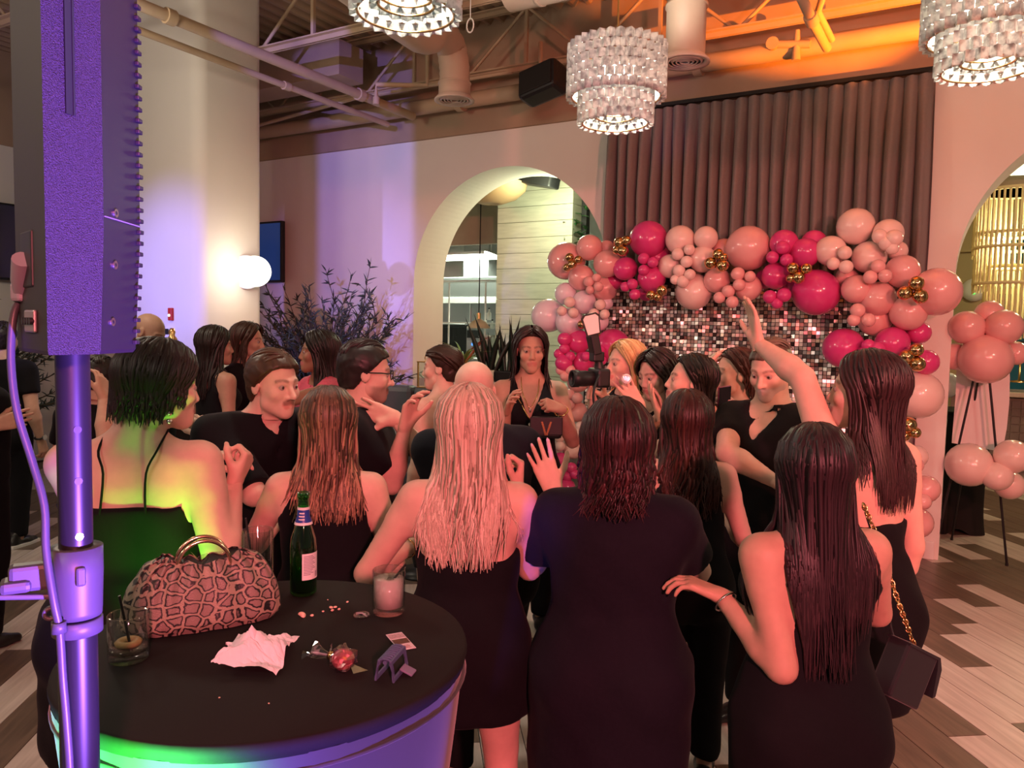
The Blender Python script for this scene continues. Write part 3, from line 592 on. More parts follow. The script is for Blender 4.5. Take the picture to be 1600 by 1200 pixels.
M_rope = mat('cotton_rope', (0.75, 0.65, 0.38), 0.8, bump=0.3, bscale=80)
for r, z0, z1, n in ((0.36, 0.0, -0.62, 46), (0.34, -0.42, -0.98, 42), (0.24, -0.75, -1.45, 30)):
    for k in range(n):
        an = 2*math.pi*k/n; rr = random.Random(k); zz = z1-0.04*rr.random(); b = MB(); x, y = r*math.cos(an), r*math.sin(an)
        b.tube([(x, y, z0), (x+0.004, y, (z0+zz)/2), (x, y+0.004, zz)], [0.011, 0.013, 0.009], 5); b.build('fringe_cord', M_rope, t)
    for zz in (z0, z1+0.06): b = MB(); b.lathe([(r-0.012, zz-0.015), (r+0.012, zz-0.015), (r+0.012, zz+0.015), (r-0.012, zz+0.015)], n=36, closed=True); b.build('hoop', M_rope, t)
b = MB(); b.lathe([(0.37, 0), (0.365, 0.08), (0.33, 0.16), (0.325, 0.16), (0.36, 0.07), (0.365, 0)], n=36); b.build('knotted_band', mat('macrame_band', (0.35, 0.29, 0.22), 0.8, bump=0.6, bscale=60), t)
for k in range(3): an = 2.1*k; o = put('bulb', ME_bul, t); o.location = (0.27*math.cos(an), 0.27*math.sin(an), -0.48)
b = MB(); b.cyl((0, 0, 0.1), (0, 0, 1.2), 0.01, 6); b.build('chain', M_gold, t); point('macrame_light', c+Vector((0, 0, -0.5)), 30, (1.0, 0.86, 0.5), 0.05)
t = thing('ribbed_pendant_lamp', PY(1612, 262, 8.2), 'white ribbed pendant shade above the macrame chandelier', 'lamp'); b = MB(); b.lathe([(0.34, 0), (0.36, 0.1), (0.30, 0.3), (0.1, 0.4), (0.09, 0.4), (0.29, 0.29), (0.35, 0.1), (0.33, 0)], n=32); b.build('shade', mat('shade_glow', (0.8, 0.78, 0.6), 0.6, emit=(0.9, 0.95, 0.7), estr=0.8), t)
for k in range(16): an = 2*math.pi*k/16; b = MB(); b.tube([(0.345*math.cos(an), 0.345*math.sin(an), 0), (0.365*math.cos(an), 0.365*math.sin(an), 0.1), (0.305*math.cos(an), 0.305*math.sin(an), 0.3)], 0.005, 5); b.build('shade_rib', M_white, t)
t = thing('smoke_detector', PY(1522, 453, 12.45), 'round white smoke detector on the tan wall beyond the right arch', 'detector'); b = MB(); b.lathe([(0.16, 0.02), (0.15, -0.03), (0.08, -0.06), (0.0, -0.065)], n=24, rot=Matrix.Rotation(R(-90), 3, 'X')); b.build('cover', M_white, t); b = MB(); b.ball((0, -0.07, -0.05), 0.012, 8, 6); b.build('indicator', mat('led_green', (0, .5, 0), .4, emit=(0, 1, 0.1), estr=3), t)
# window with foliage
wx = PY(1563, 500, 12.4).x; t = put('window_1', None, None, kind='structure'); t.location = (wx+1.0, 12.42, 1.2)
b = MB(); b.box((0, 0.0, 0.75), (2.0, 0.04, 2.2)); b.build('pane', mat('night_glass', (0.01, 0.03, 0.035), 0.08, emit=(0.012, 0.05, 0.045), estr=0.6), t)
for dx in (-1.0, 0.0, 1.0): b = MB(); b.box((dx, -0.03, 0.75), (0.07, 0.06, 2.25)); b.build('window_frame', M_black, t)
t = thing('window_plant', (wx+0.55, 12.0, 1.0), 'leafy green plant in front of the dark window', 'plant'); rr = random.Random(21)
for k in range(60): an = rr.random()*6.28; b = MB(); blade(b, ((rr.random()-.5)*0.9, 0, 0.8+(rr.random()-.3)*0.9), (math.cos(an), -0.6, math.sin(an)+0.2), 0.25+0.2*rr.random(), 0.05, 0.8); b.build('leaf', mat('window_leaf', (0.06, 0.16, 0.10), 0.5), t)
b = MB(); b.cyl((0, 0, 0.3), (0, 0, 1.0), 0.03, 8); b.build('stem', mat('bark'), t); b = MB(); b.lathe([(0.16, -1.0), (0.2, -0.98), (0.24, -0.5), (0.22, 0.3), (0.18, 0.3)], n=20); b.build('pot', M_blackm, t)
# tiled bar
bz = PY(1590, 617, 10.6); t = thing('tiled_bar', (PY(1486, 620, 10.6).x+1.6, 10.7, 0), 'bar counter with dark square mosaic front beyond the right arch', 'bar')
b = MB(); b.box((0, 0.25, bz.z/2-0.02), (3.2, 0.5, bz.z-0.06)); b.build('bar_body', mat('bar_grout', (0.30, 0.26, 0.24), 0.7), t); b = MB(); b.box((0, 0.2, bz.z), (3.3, 0.7, 0.06), bev=0.01); b.build('counter', mat('counter_marble', (0.5, 0.42, 0.38), 0.3), t)
tl = MB().box((0, 0, 0), (0.086, 0.014, 0.086), bev=0.002).mesh('tile', mat('tile_taupe', (0.16, 0.13, 0.12), 0.3))
for i in range(16):
    for j in range(9): o = put('tile', tl, t); o.location = (-1.5+0.094*i, -0.007, bz.z-0.12-0.094*j)
t = thing('bar_lamp_stand', PY(1592, 600, 10.75), 'small gold table lamp on the bar counter', 'lamp'); b = MB(); b.lathe([(0.09, 0.02), (0.09, 0.035), (0.012, 0.045), (0.012, 0.35)], n=20); b.build('base', M_gold, t); b = MB(); b.lathe([(0.12, 0.35), (0.08, 0.5), (0.075, 0.5), (0.115, 0.35)], n=20); b.build('shade', M_black, t)
# ================================================================== BALLOONS
def bal_mat(name, c, rough=0.22, metal=0.0):
    return mat(name, c, rough, metal, coat=0.0 if metal else 0.5, sss=0.0)
BM = {'P': bal_mat('balloon_pink', (0.80, 0.42, 0.42)), 'B': bal_mat('balloon_blush', (0.85, 0.64, 0.60)), 'W': bal_mat('balloon_pearl', (0.80, 0.70, 0.80)),
      'H': bal_mat('balloon_fuchsia', (0.64, 0.05, 0.24)), 'G': bal_mat('balloon_chrome_gold', (0.72, 0.45, 0.22), 0.16, 1.0)}
def balloon_mesh(k):
    b = MB(); prof = []
    for i in range(17):
        a = math.pi*i/16; r = math.sin(a); z = -math.cos(a); z = z*1.06 if z > 0 else z*(1.10+0.06*(1-r)); prof.append((max(r, 1e-5), z))
    b.lathe(prof[::1], n=24); b.lathe([(0.015, -1.13), (0.035, -1.15), (0.06, -1.21), (0.05, -1.22), (0.02, -1.17)], n=8)
    return b.mesh('balloon', BM[k])
BME = {k: balloon_mesh(k) for k in BM}
GAR = """885 408 30 P 0,921 387 21 P,948 388 13 P b,949 412 22 P,908 434 21 P,944 450 22 P b,920 440 8.6 P,932 434 7 P,935 448 8 P,922 453 7 P,
884 459 18 W,913 472 19 W,947 474 11 W b,857 493 27 W,890 503 23 W,935 502 16 W,890 472 9 B,878 486 8 B,896 489 8.5 B,938 476 8.8 B,928 490 8.5 B,945 491 8 B,
890 402 7 G,904 406 7 G,894 413 7.5 G,886 418 6.5 G,968 379 9 G,979 376 8 G,973 392 9 G,964 391 7 G,
1013 374 30 H,977 420 19 H,1018 436 22 H,1028 402 20 H b,1006 404 9.5 H,1020 410 8.8 H,1006 422 9 H,988 444 9 H,977 448 8 H,992 460 9 H,1010 458 13 H b,960 440 14 H b,
1017 461 8 G,1034 454 8.8 G,1028 464 7 G,1063 375 23.5 B,1103 372 19 B,1047 416 19 B,1098 405 21.5 B,1059 397 10 B,1077 390 9 B,1073 409 9.8 B,1061 423 10 B,1078 429 9 B,1067 440 10 B,1055 437 8 B,
1084 456 29 B,1131 390 18 P b,1120 438 20.5 P,1169 388 35.5 P,1122 397 9 G,1110 411 9.5 G,1129 415 10 G,1131 402 7 G,1153 428 11 P,1172 432 9 P,1155 445 10 P,1138 455 10 P,1124 465 9.4 P,1144 472 10 P,1169 450 21 P,
1225 380 22 H,1272 379 20 H b,1258 395 23.5 H,1212 431 22 H,1223 387 11 H,1207 402 10 H,1229 406 10 H,1203 464 11 H,1225 461 11.5 H,1214 474 9 H,1275 457 37 H,1240 440 20 H b,1196 436 16 H b,
1239 419 9.5 G,1260 420 9 G,1248 434 10 G,1235 435 7 G,1298 392 24 B,1337 354 29.5 B,1388 365 23.5 B,1358 402 26 B,1320 395 11 B,1302 412 10 B,1322 417 11 B,1374 369 11.5 B,1397 372 13.5 B,1385 380 12 B,1394 388 10 B,1402 392 16 B b,
1410 424 26.5 P,1372 416 11 P,1360 433 11 P,1383 431 11 P,1338 452 23 P,1372 467 28 P,1323 434 18 P b,1463 456 38 P,1432 443 12 G,1414 458 11.5 G,1438 463 12 G,1419 489 28 P,1340 485 11.5 P,1334 500 10 P,1357 500 11 P,1367 499 27 P b,
1318 544 32 H,1394 536 26 H,1436 520 18 H b,1447 566 20 H,1357 540 10.5 H,1371 546 12.5 H,1350 552 10 H,1389 574 22 H b,1432 547 11 G,1417 558 12.4 G,1434 569 12 G,1410 570 10 G,1434 617 38 B,
1419 664 13.5 G,1430 676 9 G,1413 681 9 G,1409 660 9 G,1431 727 12 P,1420 746 11.7 P,1419 775 11.7 P,1442 784 13 P,1422 797 13 P,1446 764 22 P,1433 817 24 P,1431 713 18 B b,1404 795 18 P b,1417 856 25 H,1420 866 12 H,1424 884 10 H,1398 690 20 B b,1390 735 20 P b,
904 534 19 H,882 530 11 H,882 545 8.7 H,874 553 9 H,891 557 8.3 H,881 567 14 H,912 566 18 H,958 541 28 H,937 548 9 H,940 563 8 H,916 557 8 H,909 507 7 G,928 506 8 G,932 523 6 G,
877 578 9 P,891 578 8 P,883 588 8.5 P,903 597 17 P,890 616 8.5 P,902 622 9 P,890 632 8.5 P,901 643 17 P,881 663 16.5 B,907 667 9 B,907 677 11 B,895 683 8.5 B,874 683 8.5 B,875 697 8.5 B,895 702 16 B,
875 720 14 H,893 731 9 H,886 744 9 H,898 741 8 H,884 762 15 H,890 784 14 P,880 800 11 P"""
gt = thing('balloon_garland', (-1.5, 6.3, 0.0), 'pink, blush, fuchsia and chrome gold balloon garland arching around the sequin wall', 'balloon garland')
def balloons(parent, lst, y0, seed=1):
    rr = random.Random(seed); base = Vector(parent.location)
    for ent in lst.replace('\n', '').split(','):
        e = ent.split(); px, py, r, k = float(e[0]), float(e[1]), float(e[2]), e[3]; back = len(e) > 4 and e[4] == 'b'
        Y = y0+0.10 if back else (y0 if r > 25 else (y0-0.05 if r > 15 else y0-0.17))
        if k == 'G': Y = y0-0.24
        p = PY(px, py, Y); o = put('balloon', BME[k], parent, {'G': 'chrome gold balloon'}.get(k)); o.location = p-base
        s = r/FPX*depth(p)*0.97; o.scale = (s*(1+0.03*rr.random()), s, s)
        v = Vector((rr.random()-0.5, 1.2, rr.random()-0.5)); o.rotation_euler = (-v).to_track_quat('Z', 'Y').to_euler()
balloons(gt, GAR, 6.20)
# ================================================================== SEQUIN WALL
x0, x1 = PY(915, 500, 6.45).x, PY(1400, 500, 6.45).x; zt = PY(1130, 440, 6.45).z
t = thing('sequin_wall', ((x0+x1)/2, 6.47, 0), 'shimmer wall of small square mirrored sequins framed by the balloons', 'backdrop')
b = MB(); b.box((0, 0.03, zt/2), (x1-x0, 0.03, zt)); b.build('backing_panel', M_black, t)
for s in (-1, 1): b = MB(); b.box((s*(x1-x0)/2, 0.04, zt/2), (0.03, 0.05, zt)); b.build('frame_post', M_blackm, t)
sq = MB(); cols = []; rr = random.Random(2); pit = 0.0315; w = 0.0275
pal = [(0.80, 0.66, 0.60), (0.9, 0.85, 0.8), (0.62, 0.40, 0.35), (0.75, 0.55, 0.45), (0.25, 0.2, 0.2), (0.9, 0.8, 0.82), (0.95, 0.92, 0.88), (0.10, 0.08, 0.08)]
nx, nz = int((x1-x0)/pit), int(zt/pit)
for i in range(nx):
    for j in range(nz):
        z = zt-0.02-j*pit
        if z < 0.2: continue
        x = -(x1-x0)/2+0.02+i*pit; ta = rr.gauss(-0.10, 0.22); tb = rr.gauss(0.0, 0.20); Rm = Matrix.Rotation(ta, 3, 'X') @ Matrix.Rotation(tb, 3, 'Z')
        vs = [Vector((x, 0, z)) + Rm @ Vector((sx*w/2, 0, (sz-1)*w/2)) for sx, sz in ((-1, -1), (1, -1), (1, 1), (-1, 1))]
        sq.add(vs, [(0, 1, 2, 3)]); c = rr.choice(pal); cols += [(*c, 1)]*4
me = sq.mesh('sequins'); ca = me.color_attributes.new('Col', 'FLOAT_COLOR', 'POINT'); ca.data.foreach_set('color', np.array(cols, dtype=np.float32).ravel())
me.materials.append(mat('sequin_mirror', (0.8, 0.6, 0.5), 0.33, 0.78, attr='Col')); put('sequins', me, t, kind='stuff')
# ================================================================== EASEL, SIGN BOARD, BALLOON BUNCHES, COCKTAIL TABLE
ap = Vector((0.20, 6.86, 1.78)); t = thing('display_easel', (0.2, 6.86, 0), 'thin black tripod easel standing under the right arch', 'easel'); t0 = Vector(t.location)
f1, f2, f3 = PZ(1459, 870, 0), PZ(1487, 844, 0), PZ(1573, 884, 0); a1, a2, a3 = PY(1533, 540, 6.86), PY(1537, 540, 6.88), PY(1541, 540, 6.86)
for a, f in ((a1, f1), (a2, f2), (a3, f3)): b = MB(); b.tube([a-t0, f+Vector((0, 0, 0.012))-t0], 0.0085, 8); b.build('leg', M_blackm, t); b = MB(); b.cyl(f-t0, f-t0+Vector((0, 0, 0.02)), 0.011, 8); b.build('foot', M_black, t)
b = MB(); b.tube([a1-t0, a3-t0], 0.01, 8); b.build('head', M_blackm, t)
zb = PY(1525, 702, 6.98).z; b = MB(); b.tube([a1.lerp(f1, 0.5)-t0, a3.lerp(f3, 0.5)-t0], 0.007, 6); b.build('ledge', M_blackm, t)
t = thing('sign_board', PY(1534, 640, 7.02), 'white sign board with curved side seen from behind through the easel', 'sign')
poly = [PY(x, y, 7.02)-Vector(t.location) for x, y in ((1487, 692), (1566, 706), (1573, 670), (1577, 630), (1578, 590), (1576, 540), (1496, 540), (1493, 620))]
b = MB(); n = len(poly); b.add(poly+[p+Vector((0, 0.012, 0)) for p in poly], [tuple(range(n)), tuple(range(2*n-1, n-1, -1))]+[(k, k+n, (k+1) % n+n, (k+1) % n) for k in range(n)]); o = b.build('board', mat('foam_board', (0.80, 0.74, 0.74), 0.6), t); recalc(o.data)
t = thing('balloon_bunch', PY(1540, 560, 6.8), 'bunch of pink balloons on top of the easel', 'balloons', group='balloon bunches on the easel')
balloons(t, "1540 561 40 P,1511 512 27 P,1569 511 28 P,1546 491 22 P b,1494 557 22 P b,1587 552 19 P b,1540 530 20 P b", 6.72, 3)
t = thing('balloon_bunch', PY(1550, 730, 6.7), 'bunch of pale balloons hung low on the easel', 'balloons', group='balloon bunches on the easel')
balloons(t, "1514 726 35 B,1582 713 27 B,1558 744 23 B,1577 758 23 B b", 6.70, 4)
t = thing('loose_balloon', PY(1481, 601, 7.3), 'single pale balloon tucked behind the wall pier', 'balloon'); o = put('balloon', BME['W'], t); o.scale = (0.095,)*3; b = MB(); b.tube([(0, 0, -0.1), (0.01, 0, -0.3), (0, 0, -0.5)], 0.002, 4); b.build('ribbon', M_white, t)
def spandex_table(label, c, r, h, m_top, m_skirt, waist=0.19, foot=0.30):
    t = thing('cocktail_table', c, label, 'table')
    b = MB(); b.lathe([(0.0, h-0.001), (r-0.006, h), (r, h-0.004), (r+0.002, h-0.012), (r-0.002, h-0.03), (0.0, h-0.03)], n=72); b.build('table_top', m_top, t)
    vs = []; fs = []; n = 64; rows = 22
    for j in range(rows+1):
        u = j/rows; z = (h-0.028)*(1-u)
        rb = (r-0.003)*(1-u)**1.6 + waist*1.9*u*(1-u)*1.6 + foot*u**2.2
        for k in range(n):
            a = 2*math.pi*k/n; f = 1+0.16*u**3*math.cos(4*(a+0.4))+0.006*math.sin(9*a+5*u); zz = z
            if u > 0.9: zz = z+0.05*(u-0.9)/0.1*max(0, -math.cos(4*(a+0.4)))
            vs.append((rb*f*math.cos(a), rb*f*math.sin(a), max(zz, 0.004)))
    for j in range(rows):
        for k in range(n): fs.append((j*n+k, j*n+(k+1) % n, (j+1)*n+(k+1) % n, (j+1)*n+k))
    b = MB(); b.add(vs, fs, True); b.build('skirt', m_skirt, t)
    b = MB(); b.lathe([(r+0.001, h-0.055), (r-0.004, h-0.06), (r-0.011, h-0.055), (r-0.006, h-0.05)], n=72, closed=True); b.build('hem_seam', m_skirt, t)
    b = MB(); b.cyl((0, 0, 0.03), (0, 0, h-0.03), 0.035, 14); b.build('post', M_blackm, t)
    return t
M_spx = mat('black_spandex', (0.009, 0.008, 0.008), 0.8, noise=0.1, nscale=200, spec=0.3)
M_spk = mat('spandex_skirt', (0.035, 0.035, 0.04), 0.7, sheen=0.2)
c = PZ(1488, 838, 0); spandex_table('black cloth-covered cocktail table behind the easel', (c.x-0.05, c.y+0.3, 0), 0.30, 1.08, M_spx, M_spx, 0.16, 0.27)
# ================================================================== FOREGROUND TABLE AND THE THINGS ON IT
TZ = 1.07; TC = Vector((-1.15, 1.06, 0))
spandex_table('round cocktail table in stretched black cloth in the left foreground', TC, 0.385, TZ, M_spx, M_spk, 0.17, 0.30)
def glass_mat(name, c=(1, 1, 1), rough=0.02, f=0.06):
    m = bpy.data.materials.new(name); m.use_nodes = True; MATS[name] = m; nt = m.node_tree; nt.nodes.remove(nt.nodes['Principled BSDF']); out = nt.nodes['Material Output']
    tr = nt.nodes.new('ShaderNodeBsdfTransparent'); tr.inputs[0].default_value = (*c, 1); gl = nt.nodes.new('ShaderNodeBsdfGlossy'); gl.inputs['Roughness'].default_value = rough
    fr = nt.nodes.new('ShaderNodeLayerWeight'); fr.inputs['Blend'].default_value = 0.25; mr = nt.nodes.new('ShaderNodeMapRange'); mr.inputs[3].default_value = f; mr.inputs[4].default_value = 0.75
    nt.links.new(fr.outputs['Facing'], mr.inputs[0]); mx = nt.nodes.new('ShaderNodeMixShader'); nt.links.new(mr.outputs[0], mx.inputs[0]); nt.links.new(tr.outputs[0], mx.inputs[1]); nt.links.new(gl.outputs[0], mx.inputs[2]); nt.links.new(mx.outputs[0], out.inputs[0]); return m
M_glass = glass_mat('clear_glass', (0.96, 0.97, 0.96)); M_straw = mat('black_straw', (0.012, 0.012, 0.012), 0.4)
def tumbler(label, px, py, r, h, fill=0.0, liq=None, straw=None, ribs=False):
    p = PZ(px, py, TZ); t = thing('drinking_glass', p, label, 'glass', group='glasses on the cocktail table')
    b = MB(); th = 0.0022; bt = 0.014 if not ribs else 0.008
    b.lathe([(0.0001, 0.0005), (r*0.9, 0.0005), (r*0.97, 0.004), (r, 0.012), (r, h-0.002), (r-th/2, h), (r-th, h-0.002), (r-th, bt+0.004), (r*0.8, bt), (0.0001, bt)], n=40); b.build('glass_wall', M_glass, t)
    if ribs:
        for k in range(16):
            a = 2*math.pi*k/16; b = MB(); b.tube([(r*math.cos(a), r*math.sin(a), 0.01), (r*math.cos(a), r*math.sin(a), h-0.01)], 0.0012, 5); b.build('rib', M_glass, t)
    if fill: b = MB(); b.lathe([(0.0001, bt+0.0005), (r-th-0.001, bt+0.004), (r-th-0.0008, fill), (0.0001, fill-0.0004)], n=32); b.build('drink', liq, t)
    if straw: b = MB(); b.tube([Vector(straw[0]), Vector(straw[1])], 0.0026, 8); b.build('straw', M_straw, t)
    return t
M_liq = mat('pale_drink', (0.88, 0.82, 0.76), 0.2, alpha=0.8); M_liq2 = glass_mat('melted_ice', (0.92, 0.85, 0.78), 0.03, 0.10)
tr = tumbler('empty short tumbler with a black straw at the left of the table', 201, 1030, 0.036, 0.088, 0.026, M_liq2, ((0.006, 0.002, 0.016), (-0.004, -0.014, 0.125)))
b = MB(); b.lathe([(0.010, 0.027), (0.022, 0.028), (0.024, 0.034), (0.02, 0.038), (0.008, 0.036)], n=20, closed=True); b.build('lemon_peel', mat('peel', (0.7, 0.45, 0.2), 0.5), tr)
td = tumbler('short tumbler of cloudy pale drink beside the bottle, black straw in it', 607, 957, 0.036, 0.098, 0.078, M_liq, ((-0.012, 0.004, 0.05), (0.036, 0.014, 0.112)))
rr = random.Random(6)
for k in range(7):
    b = MB(); b.box(((rr.random()-.5)*0.036, (rr.random()-.5)*0.036, 0.074+0.004*rr.random()), (0.014, 0.014, 0.012), rot=Matrix.Rotation(rr.random()*3, 3, Vector((rr.random(), rr.random(), 1)).normalized()), bev=0.003); b.build('ice_cube', M_glass, td)
b = MB(); b.lathe([(0.0001, 0.016), (0.03, 0.017), (0.032, 0.034), (0.0001, 0.036)], n=28); b.build('amber_layer', mat('amber', (0.7, 0.42, 0.2), 0.2, alpha=0.8), td)
tumbler('tall ribbed clear glass behind the snakeskin bag', 403, 920, 0.036, 0.145, 0.05, M_liq2, ((-0.01, 0.0, 0.02), (-0.03, -0.01, 0.17)), ribs=True)
tb = tumbler('low clear glass half hidden behind the bag handles', 338, 925, 0.042, 0.085, 0.03, M_liq2)
b = MB(); blade(b, (-0.02, -0.02, 0.06), (-0.3, -0.4, 1), 0.05, 0.012, 0.2); b.build('mint_leaf', mat('mint', (0.35, 0.38, 0.12), 0.5), tb)
# bottle
p = PZ(474, 928, TZ); t = thing('beer_bottle', p, 'open green glass bottle with white and blue labels on the table', 'bottle')
r0 = 0.0305; b = MB(); b.lathe([(0.0001, 0.004), (r0*0.8, 0.0005), (r0, 0.006), (r0, 0.115), (r0*0.93, 0.135), (r0*0.62, 0.165), (0.0145, 0.185), (0.0125, 0.225), (0.0125, 0.229), (0.0150, 0.231), (0.0150, 0.242), (0.0128, 0.244), (0.0105, 0.244), (0.0105, 0.225), (0.0125, 0.185), (r0*0.58, 0.163), (r0*0.9, 0.133), (r0-0.002, 0.112), (r0-0.002, 0.01), (0.0001, 0.008)], n=36)
b.build('bottle_glass', glass_mat('green_glass', (0.28, 0.72, 0.28), 0.04, 0.08), t)
b = MB(); b.lathe([(0.0001, 0.012), (r0-0.003, 0.014), (r0-0.003, 0.085), (0.0001, 0.085)], n=28); b.build('beer', mat('beer', (0.03, 0.07, 0.01), 0.1), t)
cam_a = math.atan2(-p.y, -p.x)
def wrap(r, z0, z1, a0, a1, n=18):
    b = MB(); vs = []; 
    for i in range(n+1):
        a = cam_a+a0+(a1-a0)*i/n; vs += [(r*math.cos(a), r*math.sin(a), z0), (r*math.cos(a), r*math.sin(a), z1)]
    b.add(vs, [(2*i, 2*i+2, 2*i+3, 2*i+1) for i in range(n)], True); return b
lb = wrap(r0+0.0004, 0.042, 0.104, -0.10, 1.6).build('back_label', mat('label_white', (0.75, 0.73, 0.75), 0.5), t)
for k in range(13):
    wrap(r0+0.0007, 0.097-0.0036*k, 0.0986-0.0036*k, 0.02, 0.75+0.25*((k*7) % 3)/2-0.2*(k > 9)).build('print_line', mat('print_grey', (0.22, 0.22, 0.26), 0.6), lb)
for k in range(9): wrap(r0+0.0007, 0.046, 0.060, 0.98+0.03*k, 0.993+0.03*k+0.008*(k % 2), 2).build('barcode_bar', mat('print_grey'), lb)
nl = wrap(0.0172, 0.172, 0.208, -2.6, 2.6, 26); nl = MB(); nl.lathe([(0.0205, 0.170), (0.0150, 0.187), (0.0138, 0.208)], n=28); nl = nl.build('neck_label', mat('label_blue', (0.02, 0.05, 0.30), 0.4), t)
b = MB(); b.lathe([(0.0212, 0.1685), (0.0196, 0.174)], n=28); b.build('white_band', mat('label_white'), nl)
b = MB(); b.lathe([(0.0141, 0.203), (0.0139, 0.209)], n=28); b.build('white_band', mat('label_white'), nl)
for k in range(3): wrap(0.0172-0.0012*k, 0.180+0.007*k, 0.183+0.007*k, -0.7, 0.15).build('emblem_stroke', mat('label_white'), nl)
# snakeskin handbag
p = PZ(318, 985, TZ); fdir = Vector((p.x, p.y, 0)).normalized()
bag = thing('snakeskin_handbag', p+fdir*0.035, 'gathered snakeskin-print handbag with gold ring handles on the table', 'handbag', math.atan2(fdir.y, fdir.x)-math.pi/2+R(6))
def snake():
    m = bpy.data.materials.new('snakeskin'); m.use_nodes = True; nt = m.node_tree; bs = nt.nodes['Principled BSDF']; bs.inputs['Roughness'].default_value = 0.42
    tc = nt.nodes.new('ShaderNodeTexCoord'); mp = nt.nodes.new('ShaderNodeMapping'); mp.inputs['Scale'].default_value = (34, 20, 40); nt.links.new(tc.outputs['Object'], mp.inputs[0])
    no = nt.nodes.new('ShaderNodeTexNoise'); no.inputs['Scale'].default_value = 1.3; nt.links.new(mp.outputs[0], no.inputs['Vector'])
    mv = nt.nodes.new('ShaderNodeVectorMath'); mv.operation = 'ADD'; sv = nt.nodes.new('ShaderNodeVectorMath'); sv.operation = 'SCALE'; sv.inputs['Scale'].default_value = 0.5
    nt.links.new(no.outputs['Color'], sv.inputs[0]); nt.links.new(mp.outputs[0], mv.inputs[0]); nt.links.new(sv.outputs[0], mv.inputs[1])
    vo = nt.nodes.new('ShaderNodeTexVoronoi'); vo.feature = 'DISTANCE_TO_EDGE'; vo.inputs['Randomness'].default_value = 0.75; vo.inputs['Scale'].default_value = 1.0; nt.links.new(mv.outputs[0], vo.inputs['Vector'])
    cr = nt.nodes.new('ShaderNodeValToRGB'); e = cr.color_ramp.elements; e[0].position = 0.0; e[0].color = (0.34, 0.26, 0.20, 1); e[1].position = 1.0; e[1].color = (0.30, 0.20, 0.17, 1)
    for pos, c in ((0.07, (0.34, 0.26, 0.20, 1)), (0.10, (0.012, 0.010, 0.012, 1)), (0.165, (0.012, 0.010, 0.012, 1)), (0.21, (0.24, 0.17, 0.15, 1))): q = e.new(pos); q.color = c
    nt.links.new(vo.outputs['Distance'], cr.inputs[0]); nt.links.new(cr.outputs[0], bs.inputs['Base Color'])
    v2 = nt.nodes.new('ShaderNodeTexVoronoi'); v2.inputs['Scale'].default_value = 420; nt.links.new(tc.outputs['Object'], v2.inputs['Vector'])
    bp = nt.nodes.new('ShaderNodeBump'); bp.inputs['Strength'].default_value = 0.35; bp.inputs['Distance'].default_value = 0.002; nt.links.new(v2.outputs['Distance'], bp.inputs['Height']); nt.links.new(bp.outputs[0], bs.inputs['Normal']); return m
M_snake = snake(); BW, BH, BD = 0.158, 0.152, 0.056
def bag_xy(u, a):
    # u 0 bottom .. 1 top, a around
    w = BW*(1-0.10*math.exp(-(u/0.06)**2))*math.sqrt(max(0.0, 1-(0.86*u)**2.6)); d = BD*(1-0.15*math.exp(-(u/0.06)**2))*(1-u**2.2*0.55)
    x = w*math.copysign(abs(math.cos(a))**0.85, math.cos(a)); y = d*math.copysign(abs(math.sin(a))**0.75, math.sin(a))
    g = 0.006*(0.25+u**1.5)*math.sin(a*19+2*math.sin(3*a)+1.5*u)*(abs(math.sin(a))**0.5); y += g*math.copysign(1, math.sin(a)); 
    zt = BH*(1-0.20*math.exp(-(x/0.05)**2)*0.55*(u > 0.6)*((u-0.6)/0.4 if u > 0.6 else 0)); return (x, y, 0.002+u*zt+0.004*math.sin(7*x*20+u*5)*u)
b = MB(); vs = []; N = 120; rows = 26
for j in range(rows+1):
    for k in range(N): vs.append(bag_xy(j/rows, 2*math.pi*k/N))
fs = [(j*N+k, j*N+(k+1) % N, (j+1)*N+(k+1) % N, (j+1)*N+k) for j in range(rows) for k in range(N)]
b.add(vs, fs, True); b.add(vs[:N], [tuple(range(N-1, -1, -1))]); b.build('bag_body', M_snake, bag)
b = MB(); top = [bag_xy(0.97, 2*math.pi*k/N) for k in range(N)]; b.add(top, [tuple(range(N))]); b.build('bag_mouth', M_black, bag)
for s in (-1, 1):
    b = MB(); b.tube([(0.052*math.cos(a), s*0.018-0.004, 0.128+0.056*math.sin(a)) for a in [R(-25+230*i/28) for i in range(29)]], 0.0042, 10); b.build('ring_handle', mat('rose_gold', (0.85, 0.55, 0.38), 0.2, metal=1), bag)
    for q in (-1, 1): b = MB(); b.tube([(q*0.048, s*0.018-0.014, 0.10), (q*0.050, s*0.018-0.004, 0.118), (q*0.048, s*0.018+0.008, 0.10)], 0.010, 8); b.build('handle_loop', M_snake, bag)
